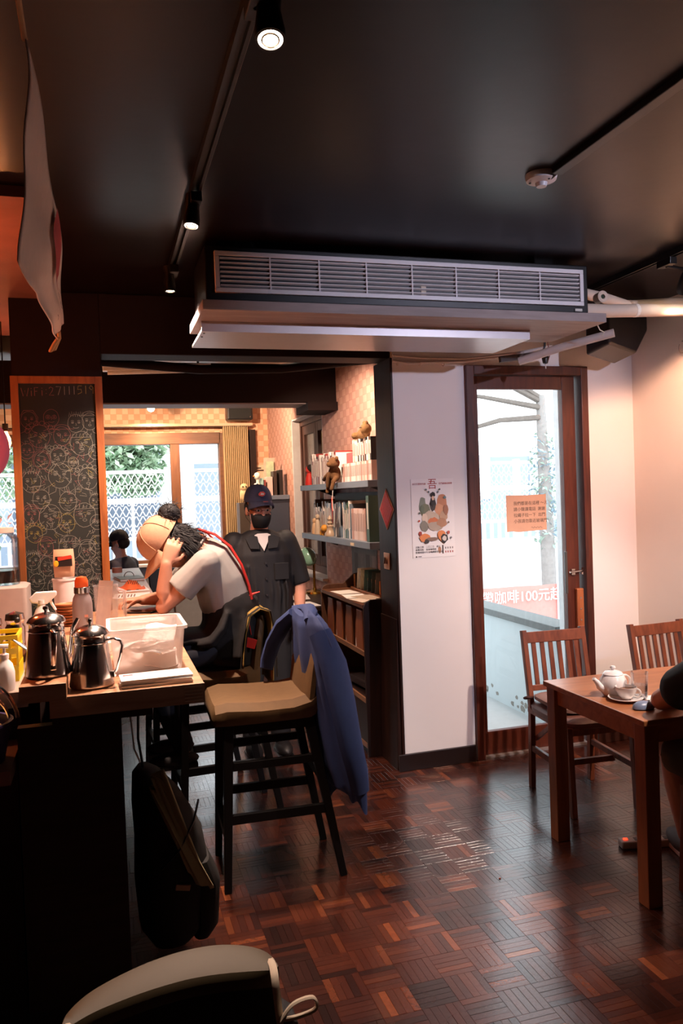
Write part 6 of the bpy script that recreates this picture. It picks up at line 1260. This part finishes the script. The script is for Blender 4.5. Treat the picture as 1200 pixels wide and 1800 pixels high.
def cap(parent, c, R, col, s=1.0, tilt=0, band=None, thick=1.0):
    """baseball cap: panelled crown, visor, button"""
    c = V(c); g = lambda x, y, z: c+R @ V((x*s, y*s, z*s)); b = MB(); m, n = 9, 24; rings = []
    for i in range(m+1):
        t = math.radians(-4+90*i/m); rings.append([g(.086*math.cos(t)**.8*math.cos(2*math.pi*k/n), .106*math.cos(t)**.8*math.sin(2*math.pi*k/n)+.006, .04+.102*math.sin(t)) if t < math.pi/2-.03 else g(.004*math.cos(2*math.pi*k/n), .006+.004*math.sin(2*math.pi*k/n), .142) for k in range(n)])
    b.loft(rings); crown = b.build('cap_crown', M(col, .85, noise=.1, scale=60, bump=.08), parent, smooth=True)
    b = MB(); nu, nv = 14, 6
    def vf(u, v):
        a = math.radians(205+130*u); r0 = V((.086*math.cos(a), .106*math.sin(a)+.006, .037)); ext = .078*math.sin(math.pi*u)**.55
        return g(r0.x*(1+.06*v), r0.y-ext*v, r0.z-.012*v-.03*v*abs(u-.5)**2*4-.012*v*v)
    b.grid(vf, nu, nv); o = b.build('cap_visor', M(col, .85, noise=.1, scale=60, bump=.08), parent, smooth=True); q = o.modifiers.new('s', 'SOLIDIFY'); q.thickness = .005
    MB().ell(g(0, .006, .144), (.007*s, .007*s, .004*s), 10, 6).build('cap_button', M(col, .85), crown, smooth=True)
    b = MB()
    for k in range(6):
        a = math.pi/6+k*math.pi/3; b.tube([g(.0875*math.cos(t)**.8*math.cos(a), .1075*math.cos(t)**.8*math.sin(a)+.006, .04+.1035*math.sin(t)) for t in [math.radians(3+80*i/8) for i in range(9)]], .0014*s, 5)
    q = b.build('cap_seams', M(col, .9, noise=.3), crown); q['kind'] = 'stuff'
    return crown
def strands(root_fn, dir_fn, n, L, w_, seed):
    random.seed(seed); b = MB()
    for k in range(n):
        p = root_fn(); d = dir_fn(); l = L*random.uniform(.6, 1.2); q = V((random.gauss(0, 1), random.gauss(0, 1), random.gauss(0, 1)))*.12
        b.tube([p, p+d*l*.5+q*l*.3, p+d*l+q*l+V((0, 0, -.15*l))], [w_, w_*.8, w_*.15], 4)
    return b
I3 = Matrix.Identity(3)
# ------------------------------------------------------------ standing man with navy cap and black mask
cx, cy = .955, 5.02
m2 = thing('person', (cx, cy, 0), 'standing person in black shirt, navy cap and black face mask', 'person')
Rh = rot('Z', 8) @ rot('X', 6); HC = V((cx-.005, cy-.02, 1.575))
b = MB(); head(b, HC, Rh, 1.0); limb(b, [(V((cx, cy+.02, 1.40)), .06), (V((cx, cy+.005, 1.50)), .054)])
trunk(b, [((cx, cy, .84), .15, .10), ((cx, cy, .95), .16, .105), ((cx, cy, 1.08), .15, .10), ((cx, cy, 1.22), .165, .105), ((cx, cy+.01, 1.34), .165, .095), ((cx, cy+.015, 1.40), .13, .075), ((cx, cy+.015, 1.43), .07, .055)], (1, 0, 0))
eR = V((cx+.245, cy-.01, 1.10)); wR = V((cx+.222, cy-.10, .90)); eL = V((cx-.235, cy+.02, 1.10)); wL = V((cx-.23, cy-.06, .88))
limb(b, [(V((cx+.175, cy+.01, 1.365)), .058), (eR, .044), (eR.lerp(wR, .35), .043), (wR, .028)]); limb(b, [(V((cx-.175, cy+.01, 1.365)), .058), (eL, .044), (eL.lerp(wL, .35), .043), (wL, .028)])
hand(b, wR+V((-.002, -.008, -.012)), (-.10, -.28, -1), (-1, .3, .1), 1, (18, 24, 16)); hand(b, wL+V((0, -.004, -.01)), (.05, -.2, -1), (1, .3, 0), -1, (20, 25, 15))
for s in (-1, 1): limb(b, [(V((cx+s*.085, cy, .84)), .085), (V((cx+s*.09, cy-.01, .48)), .056), (V((cx+s*.09, cy+.02, .30)), .052), (V((cx+s*.09, cy+.02, .09)), .036)]); b.ell((cx+s*.095, cy-.05, .045), (.042, .11, .035), 14, 8)
fuse(b.build('body', SKIN2, m2), .0055, 5)
eyes(m2, HC, Rh)
SH = M('#131013', .7, noise=.25, scale=16, bump=.12)
b = MB(); trunk(b, [((cx, cy, .80), .205, .135), ((cx, cy, .86), .205, .14), ((cx, cy, 1.0), .20, .135), ((cx, cy, 1.15), .20, .135), ((cx, cy+.005, 1.28), .205, .13), ((cx, cy+.01, 1.36), .185, .11), ((cx, cy+.015, 1.415), .125, .085), ((cx, cy+.018, 1.44), .078, .07)], (1, 0, 0))
for s, e in ((1, eR), (-1, eL)):
    sh = V((cx+s*.165, cy+.01, 1.36)); m_ = sh.lerp(e, .5)+V((s*.012, 0, 0)); en = sh.lerp(e, 1.06); limb(b, [(sh, .078), (m_, .073)]); b.tube([m_, en], [.073, .070], 14)
for k in range(7): b.tube([(cx-.17+.05*k, cy-.128, .86+.02*(k % 2)), (cx-.16+.05*k, cy-.132, 1.05), (cx-.15+.045*k, cy-.124, 1.22)], [.006, .012, .005], 6)
shirt = fuse(b.build('shirt', SH, m2), .008, 4)
for s in (-1, 1):
    MB().prism([(0, 0), (s*.062, .005), (s*.088, .075), (s*.045, .095), (s*.01, .085)], (cx+s*.024, cy-.122, 1.325), (1, 0, 0), V((0, .35, 1)).normalized(), (0, -.010, .0)).build('collar', SH, shirt, bevel=.004)
b = MB()
for k in range(4): b.cyl((cx+.004, cy-.14, 1.24-.1*k), (cx+.004, cy-.147, 1.24-.1*k), .006, n=10)
q = b.build('buttons', M('#2e2a2c', .4), shirt); q['kind'] = 'stuff'
MB().box(cx+.06, cx+.15, cy-.142, cy-.136, 1.13, 1.235).build('pocket', SH, shirt, bevel=.003)
MB().prism([(-.052, .105), (0, 0), (.052, .105), (.03, .115), (-.03, .115)], (cx, cy-.129, 1.315), (1, 0, 0), V((0, .38, 1)).normalized(), (0, -.004, 0)).build('undershirt', M('#d8d0cc', .8), m2)
b = MB()
trunk(b, [((cx, cy, .76), .15, .11), ((cx, cy, .86), .175, .12), ((cx, cy, .92), .17, .115)], (1, 0, 0))
for s in (-1, 1): limb(b, [(V((cx+s*.085, cy, .80)), .10), (V((cx+s*.09, cy-.01, .48)), .078), (V((cx+s*.092, cy+.01, .12)), .066)])
fuse(b.build('trousers', M('#161417', .8, noise=.2), m2), .009, 4)
for s in (-1, 1): b = MB(); b.ell((cx+s*.095, cy-.045, .045), (.052, .135, .045), 16, 10); b.box(cx+s*.095-.045, cx+s*.095+.045, cy-.16, cy+.075, .0, .02); b.build('shoe', M('#1a1718', .5), m2, smooth=True)
cap(m2, HC+V((0, 0, .014)), Rh @ rot('X', -6), '#34374f')
g = lambda x, y, z: HC+Rh @ V((x, y, z))
b = MB(); b.loft([[g(.060*math.sin(a)*w1, -.030-.088*math.cos(a)*f1, z1) for a in [math.radians(-80+160*i/14) for i in range(15)]] for z1, w1, f1 in ((-.022, 1.12, .70), (-.035, 1.14, .92), (-.055, 1.10, 1.0), (-.08, 1.0, .90), (-.105, .85, .66), (-.115, .72, .45))], cap=False, closed=False)
mk_ = b.build('face_mask', M('#0d0c0e', .75, noise=.15), m2, smooth=True); q = mk_.modifiers.new('s', 'SOLIDIFY'); q.thickness = .003
for s in (-1, 1): MB().tube([g(s*.068, -.035, -.03), g(s*.08, .01, -.01), g(s*.082, .028, -.015), g(s*.078, .02, -.05), g(s*.064, -.04, -.085)], .0016, 5).build('ear_loop', BLACKP, mk_)
for s in (-1, 1): MB().tube([g(s*.032+.021*math.cos(a), -.098, .0+.016*math.sin(a)) for a in [k*math.pi/8 for k in range(17)]], .0012, 5).build('glasses_rim', CHROME, m2)
b = MB(); b.tube([g(-.011, -.1, .002), g(0, -.102, .005), g(.011, -.1, .002)], .0012, 5)
for s in (-1, 1): b.tube([g(s*.053, -.097, .003), g(s*.078, -.03, .005), g(s*.08, .02, .0)], .0012, 5)
b.build('glasses_frame', CHROME, m2)
b = MB()
for s in (-1, 1): b.ell(g(s*.064, .03, .008), (.018, .05, .042), 12, 8, Rh)
b.ell(g(0, .075, -.01), (.062, .03, .055), 14, 10, Rh); fuse(b.build('hair', M('#15100f', .8, noise=.3, scale=60), m2), .005, 2)
b = MB(); b.prism([(-.022, -.008), (.0, -.014), (.018, -.008), (.024, .004), (.012, .016), (-.01, .014), (-.024, .002)], g(-.012, -.100, .105), Rh @ V((1, .18, 0)), Rh @ V((0, .3, 1)), Rh @ V((0, -.004, 0))); eb = b.build('cap_emblem', M('#d04a3a', .6), m2)
MB().prism([(-.012, -.005), (.01, -.006), (.014, .003), (-.006, .008)], g(-.012, -.103, .106), Rh @ V((1, .18, 0)), Rh @ V((0, .3, 1)), Rh @ V((0, -.003, 0))).build('emblem_detail', M('#d8c0b4', .6), eb)
MB().obox(g(-.01, -.165, .064), (.03, .012, .002), Rh).build('visor_mark', M('#b0483c', .6), m2)
# ------------------------------------------------------------ seated reader with tan cap and apron
Y = 4.18
def q3(px, py, y=Y): return at(px, py, y=y)
m1 = thing('person', (.56, Y, .79), 'seated person in grey tee, tan cap and dark apron leaning on the counter', 'person')
pel = V((.60, Y, .90)); wst = V((.625, Y, 1.03)); chs = V((.575, Y, 1.22)); upp = V((.51, Y, 1.35)); nkb = V((.455, Y-.01, 1.425)); HC = q3(296, 958, 4.15)
Rh = Matrix.Rotation(math.radians(-90), 3, 'Z') @ rot('X', 60)      # faces -x, head bowed
b = MB(); head(b, HC, Rh, 1.04); limb(b, [(nkb, .062), (nkb.lerp(HC, .5)+V((.02, 0, .0)), .055), (HC+V((.045, 0, .0)), .055)])
trunk(b, [(pel-V((0, 0, .07)), .15, .11), (pel, .16, .115), (wst, .14, .095), (chs, .155, .105), (upp, .155, .095), (upp.lerp(nkb, .6), .11, .075), (nkb, .07, .055)], (0, 1, 0))
shN = V((.485, Y-.165, 1.33)); elN = at(288, 1072, y=4.06); elN.z = 1.122; wrN = q3(292, 992, 4.035)
limb(b, [(shN, .055), (shN.lerp(elN, .5)-V((0, 0, .01)), .05), (elN, .041), (elN.lerp(wrN, .35), .043), (wrN, .029)])
hand(b, wrN+V((.002, 0, .01)), (.42, .10, .9), (.05, .95, -.15), -1, (14, 22, 24), 5)
shF = V((.48, Y+.165, 1.33)); elF = V((.35, 4.42, 1.125)); wrF = V((.19, 4.42, 1.118))
limb(b, [(shF, .055), (shF.lerp(elF, .5), .05), (elF, .041), (elF.lerp(wrF, .4), .04), (wrF, .028)])
hand(b, wrF+V((-.008, 0, .002)), (-1, -.12, .0), (0, -.15, -1), 1, (32, 42, 30), 2)
for s in (-1, 1): limb(b, [(V((.585, Y+s*.09, .885)), .088), (V((.27, Y+s*.11, .85)), .062), (V((.27, Y+s*.11, .62)), .054), (V((.345, Y+s*.11, .40)), .038)]); b.ell((.30, Y+s*.11, .345), (.11, .04, .035), 14, 8)
fuse(b.build('body', SKIN, m1), .0055, 5)
eyes(m1, HC, Rh, 1.04)
TEE = M('#9a958f', .85, noise=.1, scale=18, bump=.12)
b = MB(); trunk(b, [(pel-V((-.005, 0, .02)), .185, .14), (wst, .18, .135), (wst.lerp(chs, .5), .185, .14), (chs, .19, .138), (upp, .185, .118), (upp.lerp(nkb, .55), .135, .09), (nkb+V((.01, 0, -.01)), .085, .07)], (0, 1, 0))
for sh, el, s in ((shN, elN, -1), (shF, elF, 1)):
    e2 = sh.lerp(el, .62); limb(b, [(sh, .072), (sh.lerp(el, .3), .072)]); b.tube([sh.lerp(el, .28), e2], [.072, .080], 14)
fuse(b.build('tee_shirt', TEE, m1), .008, 3)
MB().tube([nkb+V((.01+.075*math.cos(a)*.55, .083*math.sin(a), -.008+.075*math.cos(a)*.65)) for a in [k*math.pi/10 for k in range(21)]], .007, 6).build('neckband', TEE, m1, smooth=True)
JN = M('#23232c', .85, noise=.2, scale=30)
b = MB()
for s in (-1, 1): limb(b, [(V((.59, Y+s*.09, .885)), .098), (V((.27, Y+s*.11, .853)), .073), (V((.27, Y+s*.11, .62)), .066), (V((.34, Y+s*.11, .42)), .055)])
trunk(b, [((.60, Y, .80), .17, .12), ((.605, Y, .92), .165, .12)], (0, 1, 0)); fuse(b.build('trousers', JN, m1), .009, 4)
for s in (-1, 1): b = MB(); b.ell((.295, Y+s*.11, .345), (.125, .048, .042), 16, 10); b.box(.18, .41, Y+s*.11-.042, Y+s*.11+.042, .305, .325); b.build('shoe', M('#201c1d', .6), m1, smooth=True)
# dark apron round the lower back and lap, red straps
AP = M('#0b0708', .85, noise=.3, scale=20, bump=.15)
b = MB(); trunk(b, [((.595, Y, .80), .205, .165), ((.605, Y, .90), .205, .165), ((.628, Y, 1.0), .197, .153), ((.622, Y, 1.10), .194, .147), ((.605, Y, 1.15), .185, .12)], (0, 1, 0))
b.tube([(.58, Y-.19, 1.08), (.545, Y-.205, 1.0), (.50, Y-.2, .94), (.44, Y-.17, .93)], [.03, .05, .06, .05], 12, .5); trunk(b, [((.55, Y, .93), .19, .05), ((.40, Y, .945), .185, .035), ((.30, Y, .935), .18, .02)], (0, 1, 0))
b.tube([(.66, Y-.15, 1.14), (.665, Y-.17, 1.0), (.63, Y-.19, .84)], [.02, .05, .06], 12, .5)
ap = fuse(b.build('apron', AP, m1), .010, 4)
RS = M('#c9231c', .6, noise=.1)
def onback(t, dy): return nkb.lerp(upp, 0)+V((0, 0, 0)) if False else None
sp_ = [V((.475, Y-.075, 1.495)), V((.545, Y-.115, 1.468)), V((.615, Y-.135, 1.405)), V((.668, Y-.14, 1.31)), V((.703, Y-.14, 1.20)), V((.715, Y-.14, 1.13))]
MB().tube(sp_, .02, 8, .35, ref=(0, 1, 0)).build('strap', RS, ap, smooth=True)
MB().tube([V((.475, Y+.07, 1.495)), V((.535, Y+.10, 1.465)), V((.59, Y+.115, 1.405)), V((.64, Y+.12, 1.31)), V((.675, Y+.122, 1.20)), V((.69, Y+.125, 1.13))], .016, 8, .28, ref=(0, 1, 0)).build('strap', RS, ap, smooth=True)
MB().tube([V((.69, Y-.13, 1.14)), V((.72, Y-.14, 1.155)), V((.755, Y-.15, 1.165))], [.008, .013, .006], 8, .5).build('strap_end', RS, ap, smooth=True)
MB().tube([V((.685, Y-.18, 1.04)), V((.69, Y-.19, .99)), V((.695, Y-.195, .955))], [.006, .008, .006], 8, .4).build('cord', RS, ap, smooth=True)
MB().obox(V((.69, Y-.205, .915)), (.055, .006, .05), rot('Y', 20)).build('red_tag', RS, ap, bevel=.003)
crn = cap(m1, HC+Rh @ V((0, 0, -.004)), Rh @ rot('X', -4), '#bb8f70', 1.17)
g = lambda x, y, z: HC+Rh @ V((x*1.04, y*1.04, z*1.04))
HAIR = M('#0e0b0d', .7, noise=.3, scale=50)
b = MB(); b.ell(g(0, .055, -.02), (.082, .07, .085), 16, 12, Rh); b.ell(g(0, .085, -.075), (.065, .045, .06), 14, 10, Rh)
for s in (-1, 1): b.ell(g(s*.06, .045, -.03), (.022, .045, .06), 12, 8, Rh)
bun = g(0, .14, .07); b.ell(bun, (.058, .06, .052), 14, 10); b.tube([g(0, .095, .03), bun], .032, 10)
hr = fuse(b.build('hair', HAIR, m1), .006, 2)
random.seed(11)
def hroot():
    a = random.uniform(0, 6.283); t = random.uniform(-.4, 1.2); sd = random.choice((-1, -1, 1))
    if random.random() < .5: return g(0, .055, -.02)+Rh @ V((.083*math.cos(a)*math.cos(t), abs(.071*math.sin(a)*math.cos(t)), -.085*math.sin(t)))
    return g(sd*.06, .045, -.03)+Rh @ V((sd*.022, random.uniform(-.03, .04), random.uniform(-.05, .05)))
b = strands(hroot, lambda: (V((.75+random.gauss(0, .25), random.gauss(0, .22), -.55+random.gauss(0, .3)))).normalized(), 1700, .085, .0017, 12)
q = b.build('loose_strands', HAIR, hr); q['kind'] = 'stuff'
b = strands(lambda: bun+V((random.gauss(0, .025), random.gauss(0, .03), random.gauss(0, .025))), lambda: V((random.gauss(.5, .8), random.gauss(0, .6), random.gauss(.3, .7))).normalized(), 320, .045, .0016, 14)
q = b.build('bun_strands', HAIR, hr); q['kind'] = 'stuff'
for s in (-1, 1):
    MB().tube([g(s*.032+.022*math.cos(a), -.100, -.002+.017*math.sin(a)) for a in [k*math.pi/8 for k in range(17)]], .0022, 5).build('glasses_rim', BLACKP, m1)
# ------------------------------------------------------------ person seated by the back window
fx, fy = at(206, 950, y=8.2).x, 8.2
m3 = thing('person', (fx, fy, .47), 'seated person in navy tee and black cap by the back window', 'person')
Rh = rot('Z', -120) @ rot('X', 12); HC = V((fx+.02, fy, 1.24))
b = MB(); head(b, HC, Rh, .98); limb(b, [(V((fx+.03, fy, 1.09)), .056), (V((fx+.02, fy, 1.2)), .05)])
trunk(b, [((fx+.05, fy, .48), .16, .12), ((fx+.06, fy, .65), .15, .10), ((fx+.05, fy, .9), .17, .11), ((fx+.04, fy, 1.04), .15, .08), ((fx+.03, fy, 1.11), .07, .055)], (.5, .86, 0))
for s, o_ in ((1, V((.09, .15, 0))), (-1, V((-.09, -.15, 0)))):
    sh = V((fx+.04, fy, 1.03))+o_; el = sh+V((-.03, .02, -.25))+o_*.25; wr = el+V((-.2, .05, .02)); limb(b, [(sh, .055), (el, .042), (wr, .028)]); hand(b, wr, (-1, .2, 0), (0, 0, -1), s, (20, 25, 15))
    hp = V((fx+.04, fy, .53))+o_*.55; kn = hp+V((-.36, .12, 0)); an = kn+V((0, 0, -.42)); limb(b, [(hp, .085), (kn, .06), (an, .038)]); b.ell(an+V((-.05, .02, -.055)), (.11, .04, .035), 12, 8)
fuse(b.build('body', SKIN2, m3), .007, 4); eyes(m3, HC, Rh, .98)
b = MB(); trunk(b, [((fx+.05, fy, .55), .19, .15), ((fx+.06, fy, .7), .18, .135), ((fx+.05, fy, .9), .195, .14), ((fx+.04, fy, 1.04), .175, .10), ((fx+.03, fy, 1.105), .085, .07)], (.5, .86, 0))
for o_ in (V((.09, .15, 0)), V((-.09, -.15, 0))): sh = V((fx+.04, fy, 1.02))+o_; limb(b, [(sh, .075), (sh+V((-.02, .01, -.17))+o_*.2, .072)])
fuse(b.build('tee_shirt', M('#232a3a', .85, noise=.15), m3), .01, 3)
b = MB()
for o_ in (V((.09, .15, 0)), V((-.09, -.15, 0))): hp = V((fx+.04, fy, .53))+o_*.55; kn = hp+V((-.36, .12, 0)); limb(b, [(hp, .095), (kn, .072), (kn+V((0, 0, -.36)), .055)])
fuse(b.build('trousers', M('#2b2b30', .85), m3), .011, 3)
cap(m3, HC, Rh, '#1a1b22', .98)
b = MB(); g = lambda x, y, z: HC+Rh @ V((x, y, z)); b.ell(g(0, .03, .0), (.079, .078, .066), 14, 10, Rh); fuse(b.build('hair', HAIR, m3), .006, 2)
sl = thing('low_stool', (fx+.05, fy, 0), 'low dark stool under the person by the back window', 'stool')
MB().lathe([(0, .39), (.16, .39), (.165, .40), (.165, .425), (0, .43)], (fx+.05, fy, 0), 24).build('seat', DKWOOD, sl, smooth=True)
for a in (45, 135, 225, 315): MB().bar((fx+.05+.11*math.cos(math.radians(a)), fy+.11*math.sin(math.radians(a)), .39), (fx+.05+.15*math.cos(math.radians(a)), fy+.15*math.sin(math.radians(a)), 0), .03, .03, (0, 1, 0)).build('leg', DKWOOD, sl)
# ------------------------------------------------------------ guest at the right picture edge
gx, gy = 2.31, 2.34
m4 = thing('person', (gx, gy, .46), 'seated person in black tee and khaki shorts at the right picture edge', 'person')
b = MB(); HC = V((gx+.02, gy+.13, 1.24)); Rh = rot('Z', 180) @ rot('X', 18); head(b, HC, Rh, 1.0); limb(b, [(V((gx, gy+.02, 1.05)), .06), (HC-V((0, .01, .06)), .054)])
trunk(b, [((gx, gy-.03, .50), .165, .115), ((gx, gy-.04, .66), .15, .10), ((gx, gy-.01, .86), .165, .105), ((gx, gy+.01, .99), .16, .09), ((gx, gy+.02, 1.06), .07, .055)], (1, 0, 0))
sL = V((gx-.18, gy+.0, .99)); el = at(1162, 1252, y=2.67); el = V((el.x, 2.67, .785)); wr = V((2.34, 2.83, .775)); limb(b, [(sL, .056), (sL.lerp(el, .5), .05), (el, .041), (el.lerp(wr, .4), .042), (wr, .029)]); hand(b, wr+V((.006, .004, 0)), (.85, .35, 0), (0, 0, -1), 1, (20, 26, 16))
sR = V((gx+.18, gy, .99)); e2 = V((gx+.26, 2.65, .785)); w2_ = V((gx+.12, 2.84, .775)); limb(b, [(sR, .056), (e2, .041), (w2_, .029)]); hand(b, w2_+V((-.005, .006, 0)), (-.5, .8, 0), (0, 0, -1), -1, (20, 26, 16))
for s, kx, fxx in ((-1, 2.19, 2.40), (1, 2.50, 2.60)):
    hp = V((gx+s*.09, gy+.02, .555)); kn = V((kx, 2.72, .565)); an = V((fxx, 2.90, .10)); limb(b, [(hp, .09), (kn, .062), (kn.lerp(an, .35), .058), (an, .038)]); b.ell(an+V((.02, .05, -.058)), (.04, .115, .035), 14, 8, rot('Z', -15))
fuse(b.build('body', SKIN, m4), .006, 5); eyes(m4, HC, Rh)
b = MB(); trunk(b, [((gx, gy-.03, .54), .195, .145), ((gx, gy-.04, .7), .185, .135), ((gx, gy-.01, .88), .195, .135), ((gx, gy+.01, .99), .18, .11), ((gx, gy+.02, 1.055), .085, .07)], (1, 0, 0))
for sh, e in ((sL, el), (sR, e2)): limb(b, [(sh, .085), (sh.lerp(e, .5), .085), (sh.lerp(e, .66), .084)])
fuse(b.build('tee_shirt', M('#0e0c0d', .85, noise=.2), m4), .009, 3)
b = MB()
for s, kx in ((-1, 2.19), (1, 2.50)): hp = V((gx+s*.09, gy+.02, .555)); kn = V((kx, 2.72, .565)); limb(b, [(hp, .105), (hp.lerp(kn, .55), .098)]); b.tube([hp.lerp(kn, .5), hp.lerp(kn, .93)], [.096, .094], 14)
trunk(b, [((gx, gy-.03, .48), .18, .135), ((gx, gy-.03, .6), .18, .13)], (1, 0, 0)); fuse(b.build('shorts', M('#5d4e38', .85, noise=.15, scale=30), m4), .010, 3)
for fxx in (2.40, 2.60):
    c = V((fxx+.02, 2.95, .045)); b = MB(); b.ell(c, (.05, .14, .045), 16, 10, rot('Z', -15)); sho = b.build('shoe', M('#4a4440', .7, noise=.2), m4, smooth=True); MB().obox(c-V((0, 0, .033)), (.085, .25, .022), rot('Z', -15)).build('sole', M('#cfc8c0', .6), sho, bevel=.005)
b = MB(); g = lambda x, y, z: HC+Rh @ V((x, y, z)); b.ell(g(0, .03, .045), (.082, .095, .085), 16, 12, Rh); fuse(b.build('hair', HAIR, m4), .006, 2)
ch3 = dup(ch1, (gx+.05, gy+.09, 0), math.pi, 'slat-backed wooden chair under the person at the right edge')
# ---- small bits under the counter
pwr = tag(MB().tube([(.06, 3.2, .99), (.08, 3.15, .7), (.16, 3.3, .45), (.22, 3.6, .3), (.12, 4.0, .02), (.2, 4.4, .006)], .004, 6).build('hanging_cable', M('#b9b3ae', .5), smooth=True), 'thin pale cable hanging under the counter to the floor', 'cable')
tag(MB().obox(at(305, 1310, z=.06)+V((0, 0, .0)), (.22, .14, .11), rot('Z', 10)).build('floor_carton', M('#cfcfd2', .6), bevel=.006), 'pale carton on the floor far under the counter', 'carton')
tag(MB().prism([(0, 0), (.006, .004), (.012, 0), (.006, -.003)], at(876, 1545, z=.001), (1, 0, 0), (0, 1, 0), (0, 0, .003)).build('floor_crumb', M('#8a3b20', .7)), 'tiny reddish crumb on the parquet in front of the door', 'crumb')
